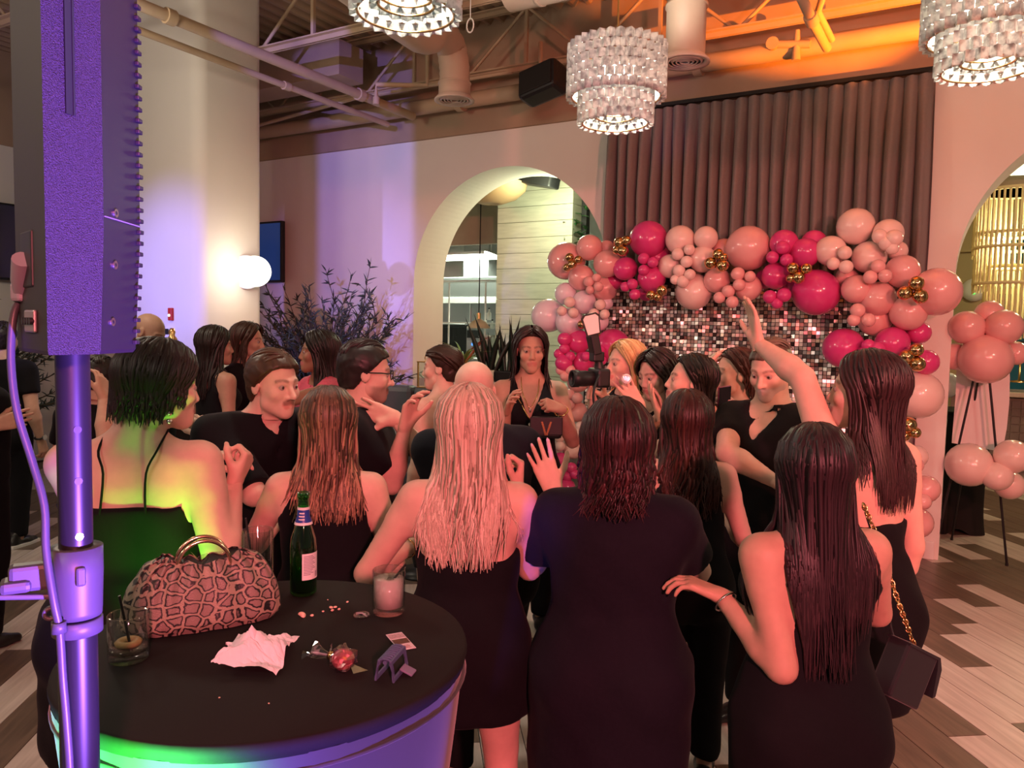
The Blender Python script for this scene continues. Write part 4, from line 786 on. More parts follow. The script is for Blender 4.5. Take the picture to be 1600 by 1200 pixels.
# napkin
p = PZ(400, 1030, TZ); t = thing('paper_napkin', p, 'crumpled white paper napkin in front of the snakeskin bag', 'napkin', R(-58))
vs = []; fs = []; n = 26; rr = random.Random(3)
from mathutils import noise as mnoise
for i in range(n+1):
    for j in range(n+1):
        x = (i/n-0.5)*0.15; y = (j/n-0.5)*0.12; d = math.hypot(x/0.075, y/0.06)
        hh = 0.062*max(0, 1-abs(x-0.012+0.35*y)/0.075)**1.1*max(0.15, 1-abs(y)/0.085)
        q = Vector((x*28, y*28, 0.3)); z = hh + 0.022*abs(mnoise.noise(q)) + 0.010*abs(mnoise.noise(q*2.3)) + 0.002
        vs.append((x*(1-0.22*hh/0.06)+0.012*mnoise.noise(q*0.8), y*(1-0.25*hh/0.06)+0.012*mnoise.noise(q*0.8+Vector((5, 1, 2))), max(z, 0.0015)))
for i in range(n):
    for j in range(n): fs.append((i*(n+1)+j, (i+1)*(n+1)+j, (i+1)*(n+1)+j+1, i*(n+1)+j+1))
b = MB(); b.add(vs, fs, False); b.build('paper_sheet', mat('napkin_white', (0.80, 0.74, 0.82), 0.8, bump=0.08, bscale=150), t)
b = MB(); b.add([(-0.085, -0.02, 0.001), (-0.02, -0.055, 0.001), (0.0, 0.0, 0.02), (-0.04, 0.02, 0.03)], [(0, 1, 2, 3)]); b.build('folded_corner', mat('napkin_white'), t)
# wrapped lollipop
p = PZ(536, 1048, TZ); t = thing('wrapped_sweet', p, 'pink cellophane-wrapped sweet lying between the napkin and the hair clip', 'sweet')
ax = (PZ(490, 1030, TZ)-p); ax.z = 0; ax.normalize(); sd = Vector((-ax.y, ax.x, 0))
M_cell = glass_mat('cellophane', (0.93, 0.88, 0.93), 0.08, 0.25)
b = MB(); b.ball((0, 0, 0.022), 0.020, 24, 16, (1.05, 1.05, 0.95)); b.build('candy', mat('candy_pink', (0.72, 0.22, 0.28), 0.25, noise=0.5, nscale=60), t)
def crumple(c, r, amp, seed, sc=(1, 1, 1)):
    b = MB(); b.ball(c, r, 20, 12, sc); out = []
    for v in b.v:
        v = Vector(v); q = v*90+Vector((seed, 0, 0)); d = (v-Vector(c)); out.append(tuple(v+d*amp*mnoise.noise(q)))
    b.v = out; b.sm = [False]*len(b.f); return b
crumple((0, 0, 0.023), 0.0235, 0.5, 3).build('wrapper', glass_mat('foil_wrap', (0.95, 0.72, 0.75), 0.12, 0.35), t)
b = MB(); b.lathe([(0.006, -0.005), (0.0085, -0.005), (0.0085, 0.005), (0.006, 0.005)], c=ax*0.03+Vector((0, 0, 0.02)), n=14, closed=True, rot=ax.to_track_quat('Z', 'Y').to_matrix()); b.build('twist_tie', M_gold, t)
vs = []; fs = []
for i in range(7):
    u = i/6
    for k in range(15):
        a = (k/14-0.5)*2.0; rad = 0.004+0.040*u; vs.append(ax*(0.033+0.050*u*math.cos(a*0.7))+sd*(rad*math.sin(a))+Vector((0, 0, 0.02+0.012*u*math.sin(a*7+u*3)+0.004*math.cos(a*5))))
for i in range(6):
    for k in range(14): fs.append((i*15+k, i*15+k+1, (i+1)*15+k+1, (i+1)*15+k))
b = MB(); b.add(vs, fs, False); b.build('wrapper_fan', M_cell, t)
b = MB(); b.tube([ax*0.03+Vector((0, 0, 0.02)), ax*0.085+Vector((0, 0, 0.012))], 0.0025, 8); b.build('stick', mat('stick_white', (0.75, 0.6, 0.68), 0.5), t)
b = MB(); b.add([Vector((0, 0, 0.02))-ax*0.015, -ax*0.044-sd*0.020+Vector((0, 0, 0.006)), -ax*0.040+sd*0.012+Vector((0, 0, 0.010))], [(0, 1, 2)]); b.build('wrapper_tip', MATS['foil_wrap'], t)
# claw clip
p = PZ(612, 1052, TZ); t = thing('claw_clip', p, 'slate blue plastic hair claw clip at the right of the table', 'hair clip', math.atan2(PZ(640, 1020, TZ).y-p.y, PZ(640, 1020, TZ).x-p.x))
M_clip = mat('clip_blue', (0.085, 0.105, 0.22), 0.35)
for s in (-1, 1):
    b = MB(); L = 0.036
    b.box((0, s*0.011, 0.034), (2*L, 0.005, 0.010), rot=None, bev=0.0015); b.box((0, s*0.017, 0.004), (2*L, 0.004, 0.010), bev=0.0015)
    for e in (-1, 1): b.add([(e*L, s*0.009, 0.036), (e*(L-0.008), s*0.009, 0.036), (e*(L-0.008), s*0.019, 0.002), (e*L, s*0.019, 0.002), (e*L, s*0.013, 0.036), (e*(L-0.008), s*0.013, 0.036), (e*(L-0.008), s*0.015, 0.002), (e*L, s*0.015, 0.002)], [(0, 1, 2, 3), (4, 7, 6, 5), (0, 3, 7, 4), (1, 5, 6, 2), (0, 4, 5, 1)])
    b.build('jaw_frame', M_clip, t)
for k in range(9):
    b = MB(); x = -0.032+0.008*k; b.tube([(x, -0.012, 0.036), (x, -0.005, 0.040), (x, 0.005, 0.040), (x, 0.012, 0.036)], 0.0022, 6); b.build('tooth', M_clip, t)
b = MB(); b.tube([(-0.034, 0, 0.034), (0.034, 0, 0.034)], 0.004, 8); b.build('hinge', M_clip, t)
b = MB(); b.box((0.004, -0.030, 0.008), (0.024, 0.026, 0.004), rot=Matrix.Rotation(R(22), 3, 'X'), bev=0.0015); b.build('thumb_tab', mat('clip_tab', (0.20, 0.17, 0.30), 0.4), t)
# card
p = PZ(626, 1003, TZ); e = PZ(640, 1027, TZ)-PZ(613, 982, TZ); t = thing('photo_card', p+Vector((0, 0, 0.0015)), 'small pink printed card under the blue hair clip', 'card', math.atan2(e.y, e.x)-math.pi/2+R(6))
hh = 0.043; b = MB(); b.box((0, 0, 0), (0.034, 2*hh, 0.001)); b.build('card_stock', mat('card_pink', (0.75, 0.62, 0.70), 0.4), t)
b = MB(); b.box((0, 0.002, 0.0007), (0.031, 0.024, 0.0004)); b.build('printed_picture', mat('card_pic', (0.10, 0.05, 0.03), 0.3, noise=0.8, nscale=300), t)
b = MB(); b.box((0, -0.026, 0.0007), (0.031, 0.022, 0.0004)); b.build('printed_picture', mat('card_pic2', (0.5, 0.35, 0.4), 0.3, noise=0.4, nscale=200), t)
for k in range(4): b = MB(); b.box((0, 0.036-0.004*k, 0.0007), (0.020-0.004*(k % 2), 0.0012, 0.0003)); b.build('text_line', mat('print_red', (0.35, 0.10, 0.12), 0.6), t)
# plastic bit and crumbs
p = PZ(565, 963, TZ); t = thing('plastic_scrap', p, 'small clear plastic scrap beside the pale drink', 'scrap'); b = MB(); b.lathe([(0.006, 0.001), (0.017, 0.001), (0.019, 0.004), (0.016, 0.006), (0.007, 0.005)], n=18, closed=True); b.build('rim', M_cell, t); b = MB(); b.tube([(-0.016, 0, 0.004), (0, 0.003, 0.006), (0.016, -0.002, 0.004)], 0.0018, 6); b.build('strip', mat('scrap_grey', (0.4, 0.36, 0.4), 0.3), t)
rr = random.Random(8)
M_crumb = mat('cracker', (0.75, 0.50, 0.40), 0.8, noise=0.3, nscale=120)
for i, (px, py, s) in enumerate(((472, 964, 0.007), (487, 963, 0.003), (520, 955, 0.004), (517, 951, 0.0035), (524, 950, 0.003), (543, 942, 0.003), (512, 938, 0.002), (505, 956, 0.002), (530, 953, 0.0025), (420, 1100, 0.0015), (343, 1091, 0.0015))):
    p = PZ(px, py, TZ); b = crumple((0, 0, s*0.75), s, 0.6, i*3.1, (1.3, 1, 0.75)); o = b.build('cracker_crumb', M_crumb, None, 'largest pale cracker crumb on the black tabletop' if i == 0 else (('right' if i == 9 else 'left')+' one of two lone specks near the front edge of the black tabletop' if i > 8 else 'tiny pale cracker crumb scattered between the bottle and the pale drink'), 'crumb', 'cracker crumbs on the tabletop'); o.location = p; o.rotation_euler = (0, 0, i)
# ================================================================== LOUDSPEAKER ON ITS POLE
sd0 = 0.87; pp = P(117, 760, sd0); PXY = Vector((pp.x, pp.y, 0)); ff = Vector((pp.x, pp.y, 0)).normalized(); rg = Vector((ff.y, -ff.x, 0))
st = thing('speaker_stand', PXY, 'black telescopic pole of the loudspeaker stand with clamp collar', 'stand', math.atan2(rg.y, rg.x))
M_pole = mat('pole_black', (0.011, 0.011, 0.012), 0.36); M_cast = mat('cast_grey', (0.055, 0.055, 0.06), 0.45)
zc = lambda y: P(117, y, sd0).z
zb, zclo, zchi = 1.665, zc(985), zc(855)
b = MB(); b.cyl((0, 0, zchi-0.02), (0, 0, zb+0.03), 0.0175, 28); up = b.build('upper_pole', M_pole, st)
b = MB(); b.cyl((0, 0, 0.25), (0, 0, zclo+0.01), 0.0205, 28); b.build('lower_pole', M_pole, st)
for y in (668, 748, 835):
    b = MB(); z = zc(y); an = R(-78); b.cyl((0.0168*math.cos(an), 0.0168*math.sin(an), z), (0.0178*math.cos(an), 0.0178*math.sin(an), z), 0.0042, 12); b.build('pin_hole', M_black if y < 800 else mat('pin_steel', (0.6, 0.6, 0.62), 0.3, metal=1), up)
b = MB(); b.lathe([(0.0185, zchi), (0.0275, zchi), (0.0275, zchi-0.03), (0.026, zclo+0.02), (0.0255, zclo+0.014), (0.0185, zclo+0.014)], n=32); cl = b.build('collar', M_cast, st)
b = MB(); b.lathe([(0.0225, zclo+0.012), (0.0262, zclo+0.01), (0.0262, zclo-0.006), (0.0215, zclo-0.008)], n=32, closed=True); b.build('lower_ring', M_cast, st)
b = MB(); b.box((-0.040, -0.004, zchi-0.028), (0.05, 0.022, 0.030), bev=0.005); b.box((-0.058, -0.006, zchi-0.035), (0.03, 0.03, 0.014), bev=0.005); b.build('clamp_arm', M_cast, cl)
b = MB(); b.box((-0.050, -0.016, zchi-0.046), (0.062, 0.008, 0.006), rot=Matrix.Rotation(R(8), 3, 'Y'), bev=0.002); b.build('clamp_lever', M_cast, cl)
b = MB(); b.box((0.004, -0.027, zchi-0.028), (0.010, 0.010, 0.022), bev=0.003); b.build('clamp_bolt', M_cast, cl)
b = MB(); b.lathe([(0.004, -0.003), (0.008, -0.003), (0.008, 0.003), (0.004, 0.003)], c=(-0.026, -0.012, zclo+0.024), n=16, closed=True, rot=Matrix.Rotation(R(90), 3, 'X')); b.build('tether_eye', M_cast, cl)
for k, an in enumerate((200, 80, 320)):
    a = R(an); b = MB(); b.tube([(0.02*math.cos(a), 0.02*math.sin(a), 0.42), (0.36*math.cos(a), 0.36*math.sin(a), 0.02)], 0.011, 10); lg = b.build('tripod_leg', M_pole, st); b = MB(); b.ball((0.36*math.cos(a), 0.36*math.sin(a), 0.014), 0.014, 10, 8); b.build('rubber_foot', M_black, lg)
sp = thing('loudspeaker', PXY+Vector((0, 0, zb)), 'tall narrow black loudspeaker with textured side lit violet', 'loudspeaker', math.atan2(rg.y, rg.x))
M_tex = mat('truck_paint', (0.07, 0.07, 0.075), 0.48, bump=1.0, bscale=700, noise=0.5, nscale=700)
M_sm = mat('speaker_smooth', (0.013, 0.013, 0.015), 0.45)
H = 0.82
base = [(-0.0215, -0.085), (0.0315, -0.048), (0.072, 0.030), (0.015, 0.125), (-0.0535, 0.045)]
def ring(z):
    s = 1.0; k = max(0, (0.135-z)/0.135); q = [Vector(v) for v in base]; d = (q[1]-q[2]).normalized(); q[2] = q[2]+d*0.016*k; q[1] = q[1]+(q[0]-q[1]).normalized()*0.006*k
    return [(v.x, v.y, z) for v in q]
b = MB(); zz = [0, 0.004, 0.06, 0.135, H]; R0 = [ring(z) for z in zz]; R0[0] = [(x*0.96, y*0.97, 0) for x, y, z in R0[0]]
def strip(i0, i1):
    b = MB(); vs = []
    for r in R0: vs += [r[i0], r[i1]]
    b.add(vs, [(2*j, 2*j+1, 2*j+3, 2*j+2) for j in range(len(R0)-1)]); return b
b = strip(0, 1); b.add(R0[0], [(4, 3, 2, 1, 0)]); b.add(R0[-1], [(0, 1, 2, 3, 4)]); vs = []
for i0, i1 in ((2, 3), (3, 4)):
    q = strip(i0, i1); b.add(q.v, q.f)
b.build('cabinet', M_tex, sp)
strip(4, 0).build('back_panel', mat('back_plate', (0.018, 0.018, 0.016), 0.5), sp)
strip(1, 2).build('side_plate', M_sm, sp)
d = (Vector(base[2])-Vector(base[1])); d.normalize(); nr = Vector((d.y, -d.x))
e0 = Vector(base[2])
n = 62
for k in range(n):
    z = 0.012+k*(H-0.02)/n; kk = max(0, (0.135-z)/0.135); c = e0-d*0.016*kk; b = MB()
    b.box((c.x-d.x*0.004+nr.x*0.002, c.y-d.y*0.004+nr.y*0.002, z), (0.010, 0.005, 0.0048), rot=Rz(math.atan2(d.y, d.x)), bev=0.001); b.build('grille_tooth', M_sm, sp)
def on(i0, i1, u, z, out=0.001):
    r = ring(z); a, c = Vector(r[i0]), Vector(r[i1]); t = (c-a).normalized(); nn = Vector((t.y, -t.x, 0)); return a.lerp(c, u)+nn*out, t, nn
for u, z in ((0.28, 0.41), (0.30, 0.155), (0.30, 0.098), (0.28, 0.035)):
    c, t, nn = on(1, 2, u, z, 0); b = MB(); b.cyl(c, c+nn*0.0016, 0.0048, 14); sc = b.build('screw', mat('screw_steel', (0.55, 0.55, 0.6), 0.3, metal=1), sp)
    b = MB(); b.cyl(c+nn*0.0012, c+nn*0.0018, 0.0022, 6); b.build('screw_socket', M_black, sc)
c0, t, nn = on(0, 1, 0.44, 0.255, 0); b = MB()
for s in (-1, 1): b.box((c0+t*s*0.004).to_tuple()[:2]+(0.255+0.24,), (0.0022, 0.004, 0.50), rot=Rz(math.atan2(t.y, t.x)))
b.build('track_rail', M_sm, sp)
b = MB(); b.box((c0.x, c0.y, 0.495), (0.006, 0.002, 0.50), rot=Rz(math.atan2(t.y, t.x))); b.build('track_slot', M_black, sp)
c, t, nn = on(1, 2, 0.5, 0.148, 0.0005); b = MB(); b.box(c, (0.085, 0.001, 0.0012), rot=Rz(math.atan2(t.y, t.x))); b.build('plate_seam', mat('seam', (0.2, 0.2, 0.22), 0.4), sp)
c, t, nn = on(4, 0, 0.55, 0.034, 0.002); b = MB(); b.box(c, (0.042, 0.004, 0.024), rot=Rz(math.atan2(t.y, t.x)), bev=0.002); lp = b.build('connector_plate', mat('plate_grey', (0.35, 0.33, 0.32), 0.35, metal=0.6), sp)
for k in range(4): b = MB(); b.cyl(c+t*(-0.016+0.011*k)+nn*0.001, c+t*(-0.016+0.011*k)+nn*0.005, 0.004, 10); b.build('jack', M_black, lp)
c, t, nn = on(4, 0, 0.42, 0.10, 0.0); b = MB(); b.box(c+nn*0.0, (0.05, 0.004, 0.06), rot=Rz(math.atan2(t.y, t.x)), bev=0.002); b.build('socket_recess', M_black, sp)
# power connector and cable
pc = Vector(sp.location)+sp.rotation_euler.to_matrix() @ (c+nn*0.004); pe = P(36, 462, 0.86)
cb = thing('power_cable', pc, 'cable hanging from the loudspeaker socket down along its pole', 'cable')
M_cab = mat('cable_black', (0.05, 0.05, 0.055), 0.4)
b = MB(); b.tube([Vector((0, 0, 0)), (pe-pc)*0.55, (pe-pc)], [0.011, 0.012, 0.009], 14); b.build('plug', mat('plug_grey', (0.25, 0.25, 0.27), 0.4), cb)
b = MB(); b.box((pe-pc)*0.9, (0.02, 0.02, 0.022), bev=0.004); b.build('plug_latch', mat('plug_grey'), cb)
pts = [pe, P(22, 490, 0.86), P(17, 560, 0.855), P(26, 640, 0.85), P(50, 720, 0.85), P(69, 790, 0.845), P(72, 860, 0.84), P(84, 940, 0.84), P(93, 985, 0.845), P(98, 1060, 0.85), P(104, 1130, 0.85), P(110, 1230, 0.85), P(112, 1420, 0.85)]
b = MB(); b.tube([q-pc for q in smooth_path(pts, 5)], 0.0042, 10); b.build('cord', M_cab, cb)
b = MB(); q = P(92, 980, 0.845)-pc; b.lathe([(0.0045, -0.006), (0.0075, -0.006), (0.0075, 0.006), (0.0045, 0.006)], c=q, n=14, closed=True); b.build('cable_clip', M_cast, cb)
# ================================================================== PEOPLE: implicit bodies, meshed with surface nets
f32 = np.float32
def smin(a, b, k):
    h = np.clip(0.5+0.5*(b-a)/k, 0, 1); return b*(1-h)+a*h-k*h*(1-h)
def surface_nets(F, xs, ys, zs):
    S = F < 0; nx, ny, nz = F.shape
    cs = S[:-1, :-1, :-1].astype(np.int8)
    for i, j, k in ((1, 0, 0), (0, 1, 0), (1, 1, 0), (0, 0, 1), (1, 0, 1), (0, 1, 1), (1, 1, 1)):
        cs = cs + S[i:nx-1+i, j:ny-1+j, k:nz-1+k]
    act = (cs > 0) & (cs < 8); I, J, K = np.nonzero(act); n = len(I)
    idx = -np.ones(act.shape, np.int32); idx[I, J, K] = np.arange(n)
    acc = np.zeros((n, 3)); cnt = np.zeros(n)
    C = [(i, j, k) for i in (0, 1) for j in (0, 1) for k in (0, 1)]
    val = {c: F[I+c[0], J+c[1], K+c[2]].astype(np.float64) for c in C}
    for a in C:
        for ax in range(3):
            if a[ax] == 1: continue
            b = list(a); b[ax] = 1; b = tuple(b); va, vb = val[a], val[b]; m = (va < 0) != (vb < 0)
            t = np.where(m, va/np.where(m, va-vb, 1), 0); p = np.zeros((n, 3)); p += np.array(a); p[:, ax] += t
            acc += p*m[:, None]; cnt += m
    fr = acc/cnt[:, None]
    V = np.stack([xs[I]+fr[:, 0]*(xs[I+1]-xs[I]), ys[J]+fr[:, 1]*(ys[J+1]-ys[J]), zs[K]+fr[:, 2]*(zs[K+1]-zs[K])], 1)
    Q = []
    def edges(A, B, cells):
        i, j, k = np.nonzero(A != B)
        return i, j, k
    # x edges
    a, b = S[:-1, 1:-1, 1:-1], S[1:, 1:-1, 1:-1]; i, j, k = np.nonzero(a != b); s = a[i, j, k]; j = j+1; k = k+1
    q = np.stack([idx[i, j-1, k-1], idx[i, j, k-1], idx[i, j, k], idx[i, j-1, k]], 1); q[~s] = q[~s][:, ::-1]; Q.append(q)
    a, b = S[1:-1, :-1, 1:-1], S[1:-1, 1:, 1:-1]; i, j, k = np.nonzero(a != b); s = a[i, j, k]; i = i+1; k = k+1
    q = np.stack([idx[i-1, j, k-1], idx[i-1, j, k], idx[i, j, k], idx[i, j, k-1]], 1); q[~s] = q[~s][:, ::-1]; Q.append(q)
    a, b = S[1:-1, 1:-1, :-1], S[1:-1, 1:-1, 1:]; i, j, k = np.nonzero(a != b); s = a[i, j, k]; i = i+1; j = j+1
    q = np.stack([idx[i-1, j-1, k], idx[i, j-1, k], idx[i, j, k], idx[i-1, j, k]], 1); q[~s] = q[~s][:, ::-1]; Q.append(q)
    return V, np.concatenate(Q)
def relax(V, Q, it=1, w=0.5):
    for _ in range(it):
        A = np.zeros_like(V); c = np.zeros(len(V))
        for k in range(4):
            np.add.at(A, Q[:, k], V[Q[:, (k+1) % 4]]+V[Q[:, (k+3) % 4]]); np.add.at(c, Q[:, k], 2)
        V = V*(1-w)+w*A/np.maximum(c, 1)[:, None]
    return V
def largest(V, Q):
    lab = np.arange(len(V))
    for _ in range(200):
        m = lab[Q].min(1); new = lab.copy()
        for k in range(4): np.minimum.at(new, Q[:, k], m)
        new = new[new]
        if (new == lab).all(): break
        lab = new
    u, c = np.unique(lab, return_counts=True); keep = lab == u[c.argmax()]
    if keep.all(): return V, Q
    idx = np.cumsum(keep)-1; Q = Q[keep[Q].all(1)]; return V[keep], idx[Q]
class Grid:
    def __init__(s, lo, hi, h):
        s.ax = [np.arange(lo[i], hi[i]+h, h) for i in range(3)]; s.h = h; s.shape = tuple(len(a) for a in s.ax)
    def new(s, v=0.3): return np.full(s.shape, v, f32)
    def sub(s, lo, hi):
        sl = []
        for i in range(3):
            a, b = np.searchsorted(s.ax[i], [lo[i], hi[i]]); sl.append(slice(max(a-1, 0), min(b+1, len(s.ax[i]))))
        return tuple(sl)
    def xyz(s, sl=None):
        sl = sl or (slice(None),)*3
        return s.ax[0][sl[0]][:, None, None], s.ax[1][sl[1]][None, :, None], s.ax[2][sl[2]][None, None, :]
    def cone(s, F, a, b, r1, r2, k=0.0, margin=0.06):
        a, b = np.array(a, float), np.array(b, float); rm = max(r1, r2)+margin
        sl = s.sub(np.minimum(a, b)-rm, np.maximum(a, b)+rm); X, Y, Z = s.xyz(sl); d = cone_d(X, Y, Z, a, b, r1, r2).astype(f32)
        F[sl] = smin(F[sl], d, k) if k > 0 else np.minimum(F[sl], d)
    def ell(s, F, c, r, k=0.0, sub=False, margin=0.05):
        c, r = np.array(c, float), np.array(r, float); sl = s.sub(c-r-margin, c+r+margin); X, Y, Z = s.xyz(sl)
        q = np.sqrt(((X-c[0])/r[0])**2+((Y-c[1])/r[1])**2+((Z-c[2])/r[2])**2); d = ((q-1)*r.min()).astype(f32)
        if sub: F[sl] = -smin(-F[sl], d, k)
        else: F[sl] = smin(F[sl], d, k) if k > 0 else np.minimum(F[sl], d)
def cone_d(X, Y, Z, a, b, r1, r2):
    v = b-a; L2 = max(v.dot(v), 1e-9); t = np.clip(((X-a[0])*v[0]+(Y-a[1])*v[1]+(Z-a[2])*v[2])/L2, 0, 1)
    return np.sqrt((X-a[0]-t*v[0])**2+(Y-a[1]-t*v[1])**2+(Z-a[2]-t*v[2])**2)-(r1+(r2-r1)*t)
def seg_dist(V, a, b): a, b = np.array(a, float), np.array(b, float); return cone_d(V[:, 0], V[:, 1], V[:, 2], a, b, 0, 0)
# ---------------------------------------------------------------- head template
def make_head(male):
    g = Grid((-0.10, -0.125, -0.135), (0.10, 0.135, 0.125), 0.0051); F = g.new()
    jw = 1.06 if male else 0.90
    g.ell(F, (0, -0.012, 0.034), (0.074, 0.094, 0.080)); g.ell(F, (0, 0.026, -0.030), (0.060*jw, 0.064, 0.082), 0.03)
    g.cone(F, (-0.040*jw, 0.018, -0.070), (0, 0.070, -0.098), 0.020, 0.018, 0.03); g.cone(F, (0.040*jw, 0.018, -0.070), (0, 0.070, -0.098), 0.020, 0.018, 0.03)
    g.cone(F, (-0.012, 0.072, -0.098), (0.012, 0.072, -0.098), 0.015, 0.015, 0.012)
    for s in (-1, 1):
        g.ell(F, (s*0.040, 0.062, -0.028), (0.022, 0.020, 0.020), 0.025)
        g.ell(F, (s*0.031, 0.098, 0.001), (0.022, 0.019, 0.0145), 0.014, sub=True)
        g.cone(F, (s*0.012, 0.083, 0.020), (s*0.046, 0.070, 0.019), 0.011 if male else 0.006, 0.007, 0.014)
        g.ell(F, (s*0.078, -0.010, -0.008), (0.008, 0.021, 0.032), 0.006); g.ell(F, (s*0.087, -0.006, -0.006), (0.006, 0.011, 0.016), 0.004, sub=True)
        g.cone(F, (s*0.020, 0.083, 0.006), (s*0.043, 0.077, 0.004), 0.006, 0.005, 0.005)     # upper lid
        g.cone(F, (s*0.021, 0.080, -0.010), (s*0.041, 0.075, -0.010), 0.005, 0.0045, 0.006)  # lower lid
    nl = 1.08 if male else 0.86
    g.cone(F, (0, 0.082, 0.012), (0, 0.082+0.028*nl, -0.036), 0.008, 0.0105*nl, 0.012)
    for s in (-1, 1): g.ell(F, (s*0.012*nl, 0.094, -0.040), (0.009*nl, 0.011, 0.0085), 0.008)
    g.ell(F, (0, 0.078, -0.070), (0.028, 0.018, 0.022), 0.014)
    for s in (-1, 1):
        g.cone(F, (s*0.002, 0.0965, -0.063), (s*0.021, 0.084, -0.0685), 0.0052, 0.003, 0.004)
        g.cone(F, (0, 0.0945, -0.0755), (s*0.018, 0.085, -0.0705), 0.0062, 0.003, 0.004)
    g.cone(F, (-0.021, 0.102, -0.0695), (0.021, 0.102, -0.0695), 0.0001, 0.0001)
    g.cone(F, (0, -0.012, -0.06), (0, -0.02, -0.130), 0.046 if male else 0.040, 0.048 if male else 0.041, 0.02)
    V, Q = surface_nets(F, *g.ax); V = relax(V, Q, 1, 0.35)
    lip = np.minimum(np.minimum(seg_dist(V, (-0.021, 0.087, -0.068), (0, 0.096, -0.063)), seg_dist(V, (0.021, 0.087, -0.068), (0, 0.096, -0.063))), seg_dist(V, (-0.016, 0.09, -0.075), (0.016, 0.09, -0.075)))
    lip = np.clip((0.011-lip)/0.004, 0, 1)*(V[:, 2] > -0.083)*(V[:, 2] < -0.056)
    br = np.minimum(*[np.minimum(seg_dist(V, (s*0.014, 0.091, 0.020), (s*0.034, 0.088, 0.027)), seg_dist(V, (s*0.034, 0.088, 0.027), (s*0.052, 0.072, 0.020))) for s in (-1, 1)])
    brow = np.clip((0.0075-br)/0.004, 0, 1)*(V[:, 2] > 0.014)*(V[:, 2] < 0.034)
    beard = np.clip((-0.045-V[:, 2])/0.012, 0, 1)*np.clip((V[:, 1]-0.0)/0.03, 0, 1)*(V[:, 2] > -0.118)
    mous = np.clip((0.012-np.minimum(seg_dist(V, (-0.02, 0.09, -0.060), (0, 0.10, -0.055)), seg_dist(V, (0.02, 0.09, -0.060), (0, 0.10, -0.055))))/0.005, 0, 1)
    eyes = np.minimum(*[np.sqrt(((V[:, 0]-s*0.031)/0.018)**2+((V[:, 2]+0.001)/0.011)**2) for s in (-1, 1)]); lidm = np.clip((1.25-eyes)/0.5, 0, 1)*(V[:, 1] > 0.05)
    return V, Q, dict(lip=lip, brow=brow, beard=beard, mous=mous, lid=lidm)
HEADS = {m: make_head(m) for m in (False, True)}
def make_cap(thick, male):
    g = Grid((-0.12, -0.15, -0.12), (0.12, 0.13, 0.15), 0.008); F = g.new()
    g.ell(F, (0, -0.012, 0.034), (0.074+thick, 0.094+thick, 0.080+thick)); g.ell(F, (0, -0.04, -0.03), (0.060+thick*0.6, 0.062+thick*0.6, 0.07), 0.02)
    X, Y, Z = g.xyz(); zl = np.interp(g.ax[1], [-0.13, -0.045, -0.015, 0.02, 0.05, 0.085, 0.13], [-0.085, -0.075, -0.02, 0.02, 0.055, 0.068, 0.08] if male else [-0.085, -0.075, -0.02, 0.03, 0.070, 0.092, 0.11])[None, :, None]
    if male: zl = zl+np.interp(np.abs(g.ax[0]), [0, 0.03, 0.06], [0, 0.006, 0.0])[:, None, None]
    F = np.maximum(F, (zl-Z)*0.8).astype(f32); F = F+(0.0025*np.sin(X*260+Y*60)*np.sin(Y*150+Z*200)).astype(f32)
    V, Q = surface_nets(F, *g.ax); return relax(V, Q, 1, 0.3), Q
CAPS = {}
def cap(thick, male):
    if (thick, male) not in CAPS: CAPS[(thick, male)] = make_cap(thick, male)
    return CAPS[(thick, male)]
# ---------------------------------------------------------------- hand templates (right hand, fingers +Y, palm -Z)
def make_hand(curl, spread, thumb, nail=0.0):
    g = Grid((-0.10, -0.03, -0.11), (0.065, 0.22, 0.045), 0.0049); F = g.new(); tips = []
    kn = [(-0.030, 0.090, 0.074), (-0.0095, 0.095, 0.082), (0.0115, 0.091, 0.075), (0.0305, 0.082, 0.058)]
    for i, (x, y, L) in enumerate(kn):
        g.cone(F, (x*0.55, 0.0, 0), (x, y, 0), 0.0155, 0.0105, 0.014); a = math.radians(-x/0.03*spread); th = 0.0
        p = np.array((x, y, 0.0)); r = 0.0092 if i < 3 else 0.008
        for fr, c in zip((0.46, 0.30, 0.24), curl):
            th += math.radians(c*(1+0.12*(i-1))); d = np.array((-math.sin(a)*math.cos(th), math.cos(a)*math.cos(th), -math.sin(th))); q = p+d*L*fr
            g.cone(F, p, q, r, r*0.90, 0.0025 if fr < 0.4 else 0.004, 0.02); p = q; r *= 0.90
        if nail: q = p+d*nail; g.cone(F, p, q, 0.0050, 0.0028, 0.002, 0.02)
        tips.append((p-d*0.006+np.array((0, 0, 0.004)) if not nail else p, p+d*max(nail, 0.006)))
    g.cone(F, (-0.012, 0.012, -0.006), (-0.030, 0.045, -0.012), 0.018, 0.015, 0.012)
    p = np.array((-0.026, 0.030, -0.010)); d = np.array(thumb[0], float); d /= np.linalg.norm(d)
    for L, r1, r2, bend in ((0.044, 0.0145, 0.0112, 0), (0.030, 0.0112, 0.0095, 1), (0.022, 0.0095, 0.0075, 1)):
        if bend: d = d+np.array(thumb[1]); d /= np.linalg.norm(d)
        q = p+d*L; g.cone(F, p, q, r1, r2, 0.006); p = q
    g.cone(F, (0, -0.025, 0), (0, 0.01, 0), 0.024, 0.020, 0.012)
    X, Y, Z = g.xyz(); V, Q = surface_nets(F, *g.ax); V = relax(V, Q, 1, 0.3)
    m = np.zeros(len(V))
    for a, b in tips: m = np.maximum(m, np.clip((0.0085-seg_dist(V, a, b))/0.002, 0, 1))
    return V, Q, m
